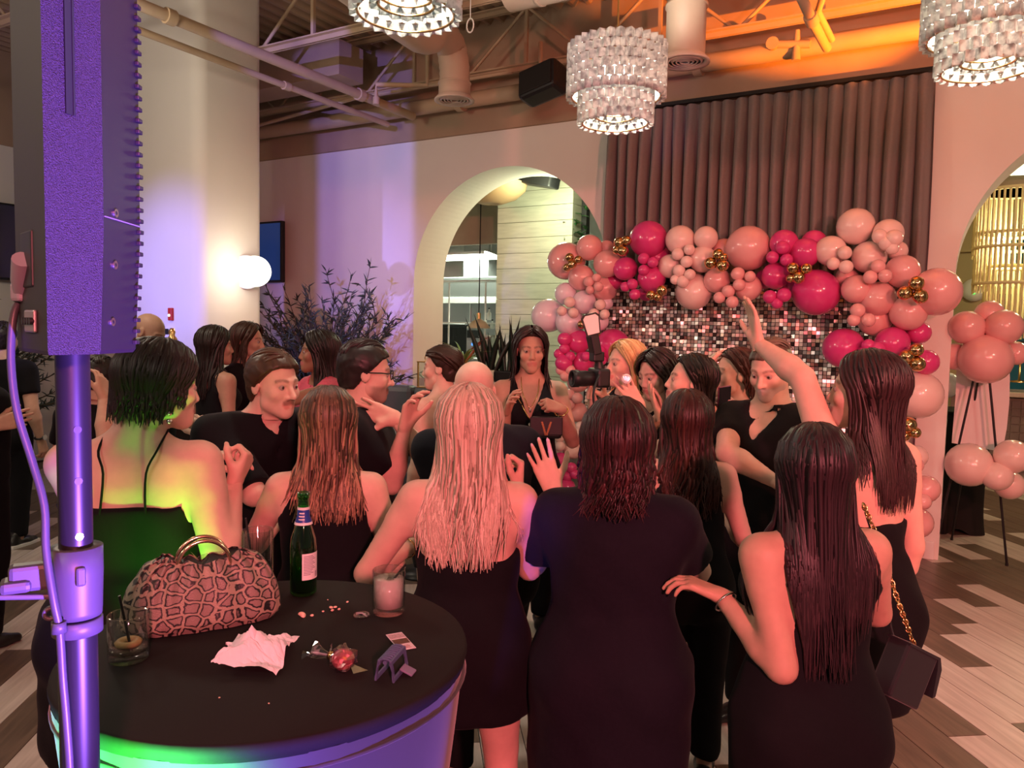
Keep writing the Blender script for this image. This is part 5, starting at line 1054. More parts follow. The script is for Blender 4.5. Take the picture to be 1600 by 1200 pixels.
HANDS = {'open': make_hand((4, 8, 6), 9, ((-0.75, 0.65, -0.1), (0.12, 0.15, 0))), 'relaxed': make_hand((22, 30, 18), 5, ((-0.55, 0.75, -0.35), (0.2, 0.2, -0.1))),
         'fist': make_hand((70, 85, 45), 2, ((-0.45, 0.7, -0.55), (0.5, 0.15, -0.15))), 'grip': make_hand((42, 52, 30), 3, ((-0.4, 0.6, -0.75), (0.45, 0.25, -0.1))),
         'nails': make_hand((62, 72, 34), 4, ((-0.45, 0.75, -0.5), (0.3, 0.3, 0.1)), 0.016), 'opennails': make_hand((3, 7, 6), 8, ((-0.75, 0.65, -0.1), (0.12, 0.2, 0)), 0.010)}
# ---------------------------------------------------------------- shoes
def make_shoe(kind):
    g = Grid((-0.06, -0.11, -0.005), (0.06, 0.19, 0.13), 0.006); F = g.new()
    g.cone(F, (0, -0.055, 0.035), (0, 0.06, 0.026), 0.036, 0.037, 0.0); g.cone(F, (0, 0.05, 0.026), (0.0, 0.125, 0.022), 0.040, 0.026, 0.02)
    if kind == 'sneaker': g.cone(F, (0, -0.05, 0.04), (0, -0.035, 0.085), 0.037, 0.036, 0.02)
    X, Y, Z = g.xyz(); F = np.maximum(F, (0.006-Z)); V, Q = surface_nets(F.astype(f32), *g.ax); me = mesh_np('shoe', relax(V, Q, 1, .3), Q); return me
def mesh_np(name, V, Q, cols=None):
    me = bpy.data.meshes.new(name); nv, nq = len(V), len(Q); me.vertices.add(nv); me.vertices.foreach_set('co', np.asarray(V, f32).ravel())
    me.loops.add(nq*4); me.polygons.add(nq); me.loops.foreach_set('vertex_index', np.asarray(Q, np.int32).ravel())
    me.polygons.foreach_set('loop_start', np.arange(nq, dtype=np.int32)*4); me.polygons.foreach_set('use_smooth', np.ones(nq, bool))
    me.update(calc_edges=True); me.validate()
    if cols is not None:
        ca = me.color_attributes.new('Col', 'FLOAT_COLOR', 'POINT'); c4 = np.ones((nv, 4), f32); c4[:, :3] = cols; ca.data.foreach_set('color', c4.ravel())
    return me
SHOES = {}
def shoe_mesh(kind):
    if kind not in SHOES: SHOES[kind] = make_shoe(kind)
    return SHOES[kind]
M_skin = mat('skin', (0.6, 0.4, 0.3), 0.52, attr='Col', noise=0.05, nscale=40, spec=0.35)
M_hair = mat('hair', (0.05, 0.03, 0.02), 0.42, attr='Col', spec=0.4)
SKIN = {'fair': (0.66, 0.43, 0.34), 'warm': (0.56, 0.34, 0.25), 'olive': (0.46, 0.28, 0.20), 'brown': (0.30, 0.165, 0.105)}
CLOTH = {}
def cloth(name, c=(0.0045, 0.004, 0.006), rough=0.85, sheen=0.02): return mat('cloth_'+name, c, rough, sheen=sheen, noise=0.12, nscale=90, bump=0.06, bscale=220, spec=0.22)
TAB = {False: [(.43, .135, .088, -.004), (.47, .160, .100, -.008), (.505, .174, .108, -.012), (.545, .168, .104, -.010), (.60, .136, .088, .0), (.635, .128, .084, .003), (.68, .136, .090, .006), (.725, .146, .100, .012), (.765, .150, .094, .006), (.80, .148, .074, -.005), (.82, .120, .060, -.012), (.838, .078, .052, -.014), (.86, .054, .050, -.010), (.90, .050, .050, .0), (.935, .049, .049, .006)],
       True: [(.43, .130, .092, -.004), (.47, .155, .102, -.006), (.505, .163, .108, -.008), (.56, .158, .106, -.002), (.62, .153, .106, .004), (.68, .162, .110, .006), (.735, .175, .114, .008), (.775, .176, .104, .002), (.805, .168, .082, -.006), (.825, .132, .066, -.012), (.842, .084, .058, -.014), (.865, .062, .056, -.010), (.90, .058, .056, .0), (.935, .056, .055, .006)]}
def rot_z(a): c, s = math.cos(a), math.sin(a); return np.array(((c, -s, 0), (s, c, 0), (0, 0, 1)))
def rot_x(a): c, s = math.cos(a), math.sin(a); return np.array(((1, 0, 0), (0, c, -s), (0, s, c)))
def rot_y(a): c, s = math.cos(a), math.sin(a); return np.array(((c, 0, s), (0, 1, 0), (-s, 0, c)))
CAMDIR = {'cam': -FWD, 'away': FWD, 'left': -RGT, 'right': RGT, 'up': Vector((0, 0, 1)), 'down': Vector((0, 0, -1))}
STATS = {'tri': 0}; PE = []
class Person:
    def __init__(s, label, px, ytop, d, turn, hturn=None, pitch=0, roll=0, male=False, w=1.0, skin='fair', lean=0, side=0, arms=None, res=0.0122, stance=0.10, dx=0, hs=1.0, step=0.0, hoff=(0, 0), **kw):
        s.label, s.male, s.w, s.res = label, male, w, res
        hp = P(px, ytop, d); away = Vector((hp.x, hp.y, 0)).normalized(); fa = math.atan2(away.y, away.x)-R(turn)      # facing angle in world
        s.yaw = fa-math.pi/2; s.ztop = hp.z; lf, ls = R(lean), R(side)
        s.H = H = 2*hp.z/(1+math.cos(lf)*math.cos(ls)); s.sc = sc = H/1.65; s.zp = 0.5*H; s.cl = math.cos(lf)*math.cos(ls)
        s.tf, s.ts = math.tan(lf), math.tan(ls); s.rot = rot_z(s.yaw)
        s.hh = 0.1155*hs*(sc**0.4); Hz = s.ztop-s.hh*1.02
        hl = np.array((s.ts*(Hz-s.zp)*0.96, s.tf*(Hz-s.zp)*0.96+0.012, Hz))+np.array((hoff[0], hoff[1], 0)); s.hc = hl; s.hoff = hoff
        hw = P(px, ytop, d)+Vector((0, 0, 0)); off = s.rot @ np.array((hl[0], hl[1], 0))
        s.base = np.array((hw.x-off[0], hw.y-off[1], 0.0)); s.hsc = s.hh/0.1155
        ht = turn if hturn is None else hturn; s.hrot = rot_z(R(turn-ht)) @ rot_x(R(pitch)) @ rot_y(R(roll))
        s.skin = np.array(SKIN[skin]); s.d = d; s.kw = kw
        # legs
        st = stance*0.9*sc; s.legs = []
        for i, q in enumerate((1, -1)):
            hip = np.array((q*0.088*sc*w**0.5, -0.005, 0.495*H)); fy = step*(1 if i == 0 else -1); ank = np.array((q*st, fy, 0.055*H)); kn = (hip+ank)/2+np.array((q*0.004, 0.03, 0.03*H)); s.legs.append((q, hip, kn, ank))
        # arms
        s.arms = []; l1, l2 = 0.176*H, 0.150*H
        for q, key in ((1, 'R'), (-1, 'L')):
            h = 0.797*H; z = s.zp+(h-s.zp)*s.cl; sw = (0.182 if male else 0.152)*sc*w**0.5
            S = np.array((q*sw+s.ts*(z-s.zp), s.tf*(z-s.zp)-0.008, z)); a = (arms or {}).get(key)
            if a is None or 'hand' not in a:
                E = S+np.array((q*0.045*sc*w, -0.02, -0.98*l1)); Wp = E+np.array((q*0.0, 0.08, -0.95*l2)); fd = (Wp-E)/np.linalg.norm(Wp-E); pose = (a or {}).get('pose', 'relaxed'); pn = np.array((-q, 0.1, 0))
            else:
                T = s.loc(P(a['hand'][0], a['hand'][1], d+a['hand'][2])); pose = a.get('pose', 'relaxed')
                Eh = s.loc(P(a['elbow'][0], a['elbow'][1], d+a['elbow'][2])) if 'elbow' in a else S+np.array((q*0.1, -0.1, -0.25))
                fd = None
                if 'fd' in a: v = RGT*a['fd'][0]+UPV*a['fd'][1]+FWD*a['fd'][2]; fd = s.rot.T @ np.array(v.normalized())
                W0 = T-(fd if fd is not None else (T-Eh)/np.linalg.norm(T-Eh))*0.055*sc
                v = W0-S; L = np.linalg.norm(v); mx = (l1+l2)*0.995
                if L > mx: W0 = S+v/L*mx; v = W0-S; L = mx
                u = v/L; ca = np.clip((l1*l1+L*L-l2*l2)/(2*l1*L), -1, 1); pole = (Eh-S)-u*np.dot(Eh-S, u); pl = np.linalg.norm(pole); pole = pole/pl if pl > 1e-4 else np.array((0, -1., 0))
                E = S+u*l1*ca+pole*l1*math.sqrt(1-ca*ca); Wp = W0
                if fd is None: fd = (Wp-E)/np.linalg.norm(Wp-E)
                pn = s.rot.T @ np.array(CAMDIR[a['palm']]) if 'palm' in a else np.array((-q, 0.2, -0.2))
            s.arms.append((q, S, E, Wp, fd, pn, pose, a or {}))
        s.build()
    def loc(s, v): return s.rot.T @ (np.array(v)-s.base)
    def wld(s, v): return s.rot @ np.array(v)+s.base
    def h_of(s, Z): return np.where(Z > s.zp, s.zp+(Z-s.zp)/s.cl, Z)
    def torso(s, X, Y, Z, extra=0.0, skirt=None):
        H, sc = s.H, s.sc; tab = np.array(TAB[s.male]); hz = s.h_of(Z)/H
        ww = np.interp(tab[:, 0], [0.4, 0.78, 0.84], [s.w, s.w**0.8, s.w**0.25]); wb = np.interp(tab[:, 0], [0.4, 0.78, 0.84], [s.w**1.15, s.w, s.w**0.25])
        a = np.interp(hz, tab[:, 0], tab[:, 1]*ww)*sc; b = np.interp(hz, tab[:, 0], tab[:, 2]*wb)*sc; cy = np.interp(hz, tab[:, 0], tab[:, 3])*sc
        zz = np.maximum(Z-s.zp, 0); x = (X-s.ts*zz)/a; y = (Y-s.tf*zz-cy)/b
        d = ((np.abs(x)**2.25+np.abs(y)**2.25)**(1/2.25)-1)*np.minimum(a, b)*0.92
        return np.maximum(d, np.maximum(0.43*H-Z, Z-s.hc[2])*0.9)
    def sdf(s, V):
        X, Y, Z = V[:, 0], V[:, 1], V[:, 2]; d = s.torso(X, Y, Z)
        for q, S, E, Wp, *_ in s.arms: d = np.minimum(d, np.minimum(cone_d(X, Y, Z, S, E, 0.054*s.sc, 0.042*s.sc), cone_d(X, Y, Z, E, Wp, 0.042*s.sc, 0.03*s.sc)))
        return d
    def build(s):
        H, sc, w, male = s.H, s.sc, s.w, s.male; aw = w**0.75*(1.10 if male else 1.0)
        pts = [s.hc+0.02]; ext = 0.13*w
        for q, S, E, Wp, *_ in s.arms: pts += [S, E, Wp]
        for q, hip, kn, ank in s.legs: pts += [hip, kn, ank]
        pts += [np.array((0.2*w, 0.14*w, 0.5*H)), np.array((-0.2*w, -0.15*w, 0.5*H)), np.array((0, 0.12, 0.02)), np.array((0, -0.05, 0.02))]
        pts = np.array(pts); lo = pts.min(0)-0.09*w; hi = pts.max(0)+0.09*w; lo[2] = -0.01
        sk = s.kw.get('skirt'); 
        if sk: m = max(sk[1], sk[2])*sc*w+0.03; lo[:2] = np.minimum(lo[:2], -m); hi[:2] = np.maximum(hi[:2], m)
        g = Grid(lo, hi, s.res); X, Y, Z = g.xyz(); T = s.torso(X, Y, Z).astype(f32)
        T = np.broadcast_to(T, g.shape).copy()
        zof = lambda h: s.zp+(h*H-s.zp)*s.cl
        def ctr(h): z = zof(h); return np.array((s.ts*(z-s.zp), s.tf*(z-s.zp), z))
        if not male:
            for q in (-1, 1):
                g.ell(T, ctr(.722)+np.array((q*0.070*sc*w, 0.082*sc*w, 0)), (0.062*sc*w,)*3, 0.035)
        nb = ctr(.845)+np.array((0, -0.012*sc, 0)); g.cone(T, nb, s.hc+np.array((0, -0.012, -0.04)), (0.056 if male else 0.049)*sc, (0.054 if male else 0.045)*sc, 0.03)
        for q in (-1, 1): g.ell(T, np.array((q*0.078*sc*w, -0.062*sc*w, 0.495*H)), (0.088*sc*w, 0.078*sc*w, 0.092*sc*w), 0.04)
        Lg = g.new(); tw = w**0.9
        for q, hip, kn, ank in s.legs:
            g.cone(Lg, hip+np.array((0, 0, 0.0)), kn, 0.088*sc*tw, 0.056*sc*tw**0.7, 0.0); g.cone(Lg, kn, ank, 0.055*sc*tw**0.7, 0.034*sc, 0.012)
            mid = kn*0.72+ank*0.28; g.cone(Lg, mid+np.array((0, -0.016*sc, 0.05)), mid+np.array((0, -0.014*sc, -0.05)), 0.044*sc*tw**0.6, 0.038*sc*tw**0.6, 0.02)
            g.cone(Lg, np.array((ank[0], ank[1]-0.03*sc, 0.035)), np.array((ank[0]+q*0.02, ank[1]+0.13*sc, 0.025)), 0.030*sc, 0.022*sc, 0.02); g.cone(Lg, ank, np.array((ank[0], ank[1]-0.02, 0.035)), 0.034*sc, 0.032*sc, 0.01)
        Ar = g.new(); Up = g.new()
        for q, S, E, Wp, *_ in s.arms:
            dlt = S+(E-S)*0.30
            for A in (Ar, Up):
                g.cone(A, S, E, 0.050*sc*aw, 0.038*sc*aw, 0.0); g.cone(A, S, dlt, 0.053*sc*aw, 0.050*sc*aw, 0.01)
            fm = E+(Wp-E)*0.28; g.cone(Ar, E, fm, 0.038*sc*aw, 0.041*sc*aw, 0.010); g.cone(Ar, fm, Wp, 0.041*sc*aw, 0.0235*sc*aw**0.4, 0.012)
            tz = ctr(.828)+np.array((q*0.045*sc, -0.016*sc, 0)); g.cone(T, tz, S+np.array((-q*0.01, -0.006, -0.004)), 0.034*sc*w**0.4, 0.042*sc*aw, 0.035)
            g.cone(T, S+np.array((-q*0.03, 0, -0.06*sc)), S, 0.055*sc*aw, 0.048*sc*aw, 0.03)
        body = smin(T, Lg, 0.02); body = smin(body, Ar, 0.014)
        V, Q = surface_nets(body, *g.ax); V = relax(V, Q, 2, 0.45)
        rs = np.random.RandomState(int(abs(s.base[0]*1000)) % 9999); col = np.tile(s.skin, (len(V), 1))*(1+0.04*np.sin(V[:, 2:3]*23+V[:, 0:1]*31))
        VS, QS, CS = [V], [Q], [col]; n0 = len(V)
        # head
        hv, hq, mk = HEADS[male]; fw = s.kw.get('face', (1, 1, 1)); hv2 = hv*s.hsc*np.array(fw); hv2 = hv2 @ s.hrot.T+s.hc
        hcol = np.tile(s.skin, (len(hv), 1)); hcd = np.array(s.kw.get('haircol', (0.02, 0.014, 0.012)))
        def mix(c, m): return hcol*(1-m[:, None])+np.array(c)*m[:, None]
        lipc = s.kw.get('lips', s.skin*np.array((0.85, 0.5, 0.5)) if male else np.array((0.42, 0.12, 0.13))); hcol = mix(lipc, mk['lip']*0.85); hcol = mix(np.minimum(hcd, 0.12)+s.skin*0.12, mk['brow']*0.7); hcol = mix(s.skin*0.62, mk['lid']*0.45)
        if 'beard' in s.kw: hcol = mix(s.kw['beard'][0], mk['beard']*s.kw['beard'][1]); hcol = mix(s.kw['beard'][0], mk['mous']*min(1, s.kw['beard'][1]*1.2))
        if 'moustache' in s.kw: hcol = mix(s.kw['moustache'], mk['mous']*0.8)
        VS.append(hv2); QS.append(hq+n0); CS.append(hcol); n0 += len(hv)
        for q, S, E, Wp, fd, pn, pose, a in s.arms:
            tv, tq, nm = HANDS[pose]; y = fd/np.linalg.norm(fd); z = -(pn-y*np.dot(pn, y)); z = z/max(np.linalg.norm(z), 1e-6); x = np.cross(y, z)
            k = sc**0.5*(1.06 if male else 0.95)*(0.97+0.03*w); v = tv*np.array((q, 1, 1))*k; v = v @ np.stack([x, y, z]) + Wp
            c = np.tile(s.skin*np.array((1.0, 0.95, 0.93)), (len(tv), 1)); nc = a.get('nail')
            if nc is not None: c = c*(1-nm[:, None])+np.array(nc)*nm[:, None]
            VS.append(v); QS.append((tq if q > 0 else tq[:, ::-1])+n0); CS.append(c); n0 += len(tv)
        root = thing('person', s.base, s.label, 'person', s.yaw); s.root = root; PE.append(s)
        s.part('body', np.concatenate(VS), np.concatenate(QS), M_skin, np.concatenate(CS))
        # garments
        hz = s.h_of(Z)/H; kw = s.kw; noise = (0.0035*np.sin(X*38+Z*17+2*np.sin(Y*21))*np.sin(Z*31+Y*23+X*9)).astype(f32)
        zz = np.maximum(Z-s.zp, 0); xl = X-s.ts*zz; yl = Y-s.tf*zz
        def emit(name, F, m, off=0.0):
            F = F.astype(f32)
            if not (F < 0).any(): return
            v, q = largest(*surface_nets(F, *g.ax)); v = relax(v, q, 8, 0.45); s.part(name, v, q, m, None)
        tk = kw.get('top'); mt = kw.get('mtop', cloth('black')); off = kw.get('loose', 0.014 if tk in ('shirt', 'polo', 'tee') else 0.011)
        low = kw.get('toplow', 0.53); onepiece = 'skirt' in kw and tk
        SK = None
        if 'skirt' in kw:
            hem, ah, bh = kw['skirt'][:3]; tab = np.array(TAB[male]); hs_ = np.array([hem/H, (hem/H+0.5)/2, 0.5, 0.55, 0.62])
            a5, b5 = np.interp(0.5, tab[:, 0], tab[:, 1])*w, np.interp(0.5, tab[:, 0], tab[:, 2])*w**1.15; a62, b62 = np.interp(.62, tab[:, 0], tab[:, 1])*w, np.interp(.62, tab[:, 0], tab[:, 2])*w**1.1
            a = np.interp(Z/H, hs_, [ah*w, (ah*w+a5*1.06)/2, a5*1.06, a5*1.03, a62*1.0])*sc; b = np.interp(Z/H, hs_, [bh*w, (bh*w+b5*1.22)/2, b5*1.22, b5*1.10, b62*1.0])*sc
            dd = (np.sqrt((X/a)**2+((Y+0.012*sc)/b)**2)-1)*np.minimum(a, b)*0.95-0.006
            dd = smin(dd.astype(f32), np.minimum(T, Lg)-0.012, 0.02)
            SK = np.maximum(dd, np.maximum(hem-Z, Z-0.62*H)*0.9)
        if tk:
            B = T-off
            if tk in ('tee', 'shirt', 'polo'):
                sl = kw.get('sleeve', 0.62); A = g.new()
                for q, S, E, Wp, *_ in s.arms:
                    e2 = S+(E-S)*min(sl, 1.0); g.cone(A, S, e2, 0.047*sc*aw+off, (0.050-0.012*min(sl, 1))*sc*aw+off+0.008)
                    if sl > 1: g.cone(A, E, E+(Wp-E)*(sl-1), 0.042*sc*aw+off, 0.036*sc*aw+off, 0.01)
                    # square the cuff
                    ax = (E-S)/np.linalg.norm(E-S) if sl <= 1 else (Wp-E)/np.linalg.norm(Wp-E); c0 = e2 if sl <= 1 else E+(Wp-E)*(sl-1)
                    rr_ = 0.09*aw; slb = g.sub(c0-rr_, c0+rr_); x_, y_, z_ = g.xyz(slb); pl = (x_-c0[0])*ax[0]+(y_-c0[1])*ax[1]+(z_-c0[2])*ax[2]; A[slb] = np.maximum(A[slb], pl.astype(f32)*0.95)
                B = smin(B, A, 0.02); neck = np.sqrt((xl/1.0)**2+(yl+0.005)**2)
                vd = kw.get('vneck', 0.0)
                cut = np.maximum(0.070*sc-neck, -(hz-0.826)*H); B = np.maximum(B, -np.maximum(neck-0.068*sc*(w**0.3), (0.800-hz)*H))
                Nk = g.new(); g.cone(Nk, ctr(.815)+np.array((0, -0.006*sc, 0)), s.hc+np.array((0, -0.012, -0.04)), 0.066*sc, 0.085*sc); B = np.maximum(B, -np.maximum(Nk, (0.800-hz)*H))
                B = np.maximum(B, (hz-0.850)*H)
                if vd: B = np.maximum(B, -np.maximum(np.maximum(np.abs(xl)-np.maximum(0, (hz-(0.82-vd))*H)*0.55, -(yl+0.005)), -np.abs(hz-hz)))
            else:
                topb, topf = kw.get('cut', (0.745, 0.755)); u = np.clip((yl+0.05)/0.10, 0, 1); tz = topb+(topf-topb)*u
                if tk in ('strap', 'strapless'):
                    B = np.maximum(B, (hz-tz-0.012*(1-np.clip(np.abs(xl)/(0.13*sc), 0, 1)**2)*(u > 0.5))*H)
                elif tk in ('tank', 'racer', 'vest'):
                    ss = kw.get('strapw', (0.115 if tk != 'racer' else 0.075))*sc*w**0.6
                    arm = np.maximum(np.abs(xl)-np.interp(hz, [0.70, 0.755, 0.775, 0.84], [0.5, 0.16*w, ss, ss*0.85]), (0.745-hz)*H)
                    B = np.maximum(B, np.where(hz > 0.745, np.abs(xl)-np.interp(hz, [0.74, 0.755, 0.785, 0.84], [0.165*sc*w, 0.150*sc*w**.8, ss, ss*0.9]), -1.0))
                    nw = (0.062 if tk == 'tank' else 0.05)*sc; vd = kw.get('vneck', 0.0)
                    fr = (yl > 0.0); nb = np.where(fr, kw.get('scoopf', 0.765) if tk != 'vest' else 0.5, kw.get('scoopb', 0.80))
                    if tk == 'vest': B = np.maximum(B, np.where(fr, (hz-(0.825-vd))*H*0.34-np.abs(xl)*0.9, np.minimum(nw-np.abs(xl), (hz-0.81)*H)))
                    else: B = np.maximum(B, np.minimum(nw-np.abs(xl), (hz-nb)*H))
                    B = np.maximum(B, (hz-0.845)*H)
            if tk in ('strap', 'strapless', 'tank', 'racer', 'vest'): B = np.maximum(B, np.where(hz > 0.69, 0.007-Ar, -1.0))
            B = np.maximum(B, (low-hz)*H)
            if SK is not None: B = np.minimum(B, SK) if False else smin(B.astype(f32), SK.astype(f32), 0.012)
            emit('dress' if SK is not None else {'tee': 't_shirt', 'shirt': 'shirt', 'polo': 'polo_shirt', 'vest': 'waistcoat'}.get(tk, 'top'), B+noise, mt)
            if tk in ('strap', 'racer') and kw.get('straps', tk == 'strap'):
                for q in (-1, 1):
                    pb = []
                    for hh_, yy, xx in ((kw.get('cut', (0.745,))[0]-0.01, -1, 0.085), (0.79, -1, 0.088), (0.825, -0.6, 0.092), (0.838, 0.0, 0.094), (0.82, 0.7, 0.094), (0.78, 1, 0.088), (0.745, 1, 0.075)):
                        c = ctr(hh_); p0 = c+np.array((q*xx*sc*w**0.5, yy*0.16*sc*w, 0.03 if abs(yy) < 0.5 else 0)); p = p0.copy()
                        dirv = (c-p0)/np.linalg.norm(c-p0); 
                        for _ in range(40):
                            X1, Y1, Z1 = [np.array([[[p[i]]]]) for i in range(3)]
                            i_, j_, k_ = [int(np.clip(np.searchsorted(g.ax[i], p[i]), 0, g.shape[i]-1)) for i in range(3)]
                            if body[i_, j_, k_] < 0.006: break
                            p = p+dirv*0.004
                        pb.append(Vector(p))
                    b = MB(); b.tube(smooth_path(pb, 4), 0.0055, 6, flat=0.5); b.build('strap', mt, root)
            if tk in ('shirt', 'polo') and kw.get('collar', True):
                b = MB(); c = ctr(.848); rr_ = 0.066*sc; b.lathe([(rr_*1.02, -0.030), (rr_*1.05, -0.016), (rr_*1.0, 0.006), (rr_*1.06, 0.004), (rr_*1.34, -0.034), (rr_*1.30, -0.038)], c=c+np.array((0, -0.004, 0)), n=22); b.build('collar', mt, root)
        if kw.get('pants', False):
            fl_ = kw.get('flare', 0.014); A = g.new()
            for q, hip, kn, ank in s.legs:
                g.cone(A, hip, kn, 0.088*sc*tw+fl_, 0.058*sc*tw**0.7+fl_); g.cone(A, kn, ank-np.array((0, 0, 0.0)), 0.058*sc*tw**0.7+fl_, 0.045*sc+fl_, 0.012)
            B = smin(np.minimum(T, Lg)-0.010, A, 0.012); B = np.maximum(B, np.maximum((hz-0.60)*H, 0.075-Z)); emit('trousers', B+noise, kw.get('mpants', cloth('black')))
        # shoes
        km = kw.get('shoes', 'pump'); kind = 'sneaker' if km == 'sneaker' else 'pump'
        for q, hip, kn, ank in s.legs:
            o = put('shoe', shoe_mesh(kind), root); o.location = (ank[0], ank[1]-0.0, 0.0); o.rotation_euler = (0, 0, -q*0.13); o.scale = (sc*1.05, sc*1.02, sc)
            if not o.data.materials: o.data.materials.append(mat('shoe_black', (0.015, 0.013, 0.014), 0.35))
            if kind == 'sneaker': b = MB(); b.prism([(-0.043, -0.095), (0.043, -0.095), (0.048, 0.05), (0.03, 0.155), (-0.03, 0.155), (-0.048, 0.05)], 0.022); b.build('sole', M_white, o)
        # eyes
        if kw.get('eyes', True):
            for q in (-1, 1):
                p = s.hrot @ (np.array((q*0.0310*fw[0], 0.0765*fw[1], -0.0025*fw[2]))*s.hsc)+s.hc; o = put('eye', EYE, root); o.location = p; o.scale = (s.hsc*1.07,)*3
                o.rotation_euler = Matrix([list(r) for r in s.hrot]).to_euler()
        if 'hair' in kw: s.hair(kw['hair'])
    def part(s, name, V, Q, m, cols):
        me = mesh_np(name, V, Q, cols); me.materials.append(m); STATS['tri'] += 2*len(Q); return put(name, me, s.root)
    def head_pt(s, v): return s.hrot @ (np.array(v)*s.hsc)+s.hc
    def hair(s, sp):
        style = sp['style']; col = np.array(s.kw.get('haircol', (0.02, 0.014, 0.012))); hi = np.array(sp.get('hi', col*1.6)); rs = np.random.RandomState(sp.get('seed', 3)); cv, cq = cap(sp.get('thick', 0.014), s.male)
        cvw = (cv*s.hsc) @ s.hrot.T+s.hc; VS = [cvw]; QS = [cq]; CS = [np.tile(col*0.9, (len(cv), 1))*(1+0.25*np.sin(cv[:, 0:1]*400+np.sin(cv[:, 2:3]*80)))]; n0 = len(cv)
        L = sp.get('n', 200); n = 15; length = sp.get('len', 0.4); wv = sp.get('wave', 0.006); wid = sp.get('w', 0.0095); spread = sp.get('spread', 1.0)
        if style in ('long', 'bob', 'bun', 'short'):
            pts = np.zeros((L, n, 3)); rad = np.array((0.085, 0.105, 0.092))+sp.get('vol', 0.004); c0 = np.array((0, -0.012, 0.032))
            ph = sp.get('phi', 62); fall = sp.get('fall', 'back')
            for i in range(L):
                q = 1 if i % 2 else -1; u = rs.rand(); phi = math.radians(ph+(180-ph)*u**0.85)
                y0 = 0.75-1.5*u+0.12*rs.randn(); st = np.array((q*abs(0.10+0.04*rs.randn())+sp.get('part', 0.0), y0, 1.0)); st /= np.linalg.norm(st)
                e0 = math.radians(sp.get('el', -22)-8*rs.rand()) if u > 0.15 else math.radians(-10-12*rs.rand()); en = np.array((q*math.sin(phi)*math.cos(e0), math.cos(phi)*math.cos(e0), math.sin(e0)))
                rj = 1+0.05*rs.rand()**2+0.02*rs.rand()
                if style == 'bun': en = np.array((q*0.12*rs.rand(), -0.95, -0.18+0.2*rs.randn())); en /= np.linalg.norm(en); ang = math.radians(ph+30-60*u); st = np.array((q*math.sin(ang), math.cos(ang)*0.8+0.25, 0.45+0.5*rs.rand())); st /= np.linalg.norm(st)
                if style == 'short': en = st+np.array((q*0.25, -0.55, -0.2))+0.2*rs.randn(3); en /= np.linalg.norm(en)
                m = 7 if style in ('long', 'bob') else n
                for j in range(m):
                    t = j/(m-1); dv = st*(1-t)+en*t; dv /= np.linalg.norm(dv); pts[i, j] = s.head_pt(c0+dv*rad*rj)
                if style in ('long', 'bob'):
                    ln = length*(0.80+0.28*rs.rand()) if u > 0.12 else length*(0.75+0.2*rs.rand()); d0 = pts[i, m-1]-pts[i, m-2]; d0 /= np.linalg.norm(d0); p = pts[i, m-1].copy(); k = n-m; stp = max(ln-0.16, 0.05)/k; wp = rs.rand()*6.28
                    xt = (p[0]-s.hc[0])*spread+s.hc[0]+0.012*rs.randn()
                    for j in range(k):
                        d0 = d0*0.55+np.array((0, 0, -1))*0.45; d0 = d0/np.linalg.norm(d0); d0[0] += 0.35*(xt-p[0])*3*0.3
                        if fall == 'back' and u > 0.10: d0[1] -= 0.05
                        p = p+d0*stp; w_ = wv*min(1, j/3); pts[i, m+j] = p+np.array((math.sin(wp+j*1.15), math.cos(wp*1.3+j*1.15), 0))*w_
            if style in ('long', 'bob'):
                fa = pts.reshape(-1, 3); da = np.full(len(fa), 9.0)
                for q, S, E, Wp, *_ in s.arms:
                    o_ = S+(E-S)*0.25; da = np.minimum(da, np.minimum(cone_d(fa[:, 0], fa[:, 1], fa[:, 2], o_, E, 0.052*s.sc, 0.044*s.sc), cone_d(fa[:, 0], fa[:, 1], fa[:, 2], E, Wp, 0.044*s.sc, 0.034*s.sc)))
                hit = (da.reshape(L, n) < 0.006)
                for i in np.nonzero(hit.any(1))[0]: j = max(int(hit[i].argmax())-1, 7); pts[i, j:] = pts[i, j]
            fl = pts.reshape(-1, 3)
            for _ in range(5):
                dd = s.sdf(fl); bad = dd < 0.016
                if not bad.any(): break
                e = 0.004; gr = np.stack([s.sdf(fl[bad]+np.eye(3)[k]*e)-s.sdf(fl[bad]-np.eye(3)[k]*e) for k in range(3)], 1); gr[:, 2] *= 0.3; gr /= np.maximum(np.linalg.norm(gr, axis=1), 1e-6)[:, None]; fl[bad] += gr*(0.018-dd[bad])[:, None]
            pts = fl.reshape(L, n, 3)
            pts[:, 7:-1] = pts[:, 7:-1]*0.5+0.25*(pts[:, 6:-2]+pts[:, 8:]) if style in ('long', 'bob') else pts[:, 7:-1]
            t = np.gradient(pts, axis=1); t /= np.maximum(np.linalg.norm(t, axis=2), 1e-6)[:, :, None]; ctr = s.hc.copy()[None, None, :]*np.ones_like(pts); ctr[:, :, 2] = np.minimum(pts[:, :, 2], s.hc[2]); ctr[:, :, 1] += 0.03
            out = pts-ctr; out -= t*(out*t).sum(2)[:, :, None]; out /= np.maximum(np.linalg.norm(out, axis=2), 1e-6)[:, :, None]; sd = np.cross(t, out)
            pr = np.interp(np.linspace(0, 1, n), [0, 0.12, 0.75, 1], [0.5, 1, 0.85, sp.get('tip', 0.15)]); w_ = (wid*(0.7+0.6*rs.rand(L)))[:, None, None]*pr[None, :, None]
            ringv = np.stack([pts+sd*w_, pts+out*w_*0.5, pts-sd*w_, pts-out*w_*0.4], 2).reshape(-1, 3)
            base_ = (np.arange(L)[:, None, None]*n+np.arange(n-1)[None, :, None])*4; k4 = np.arange(4)[None, None, :]
            q4 = np.stack([base_+k4, base_+4+k4, base_+4+(k4+1) % 4, base_+(k4+1) % 4], 3).reshape(-1, 4)
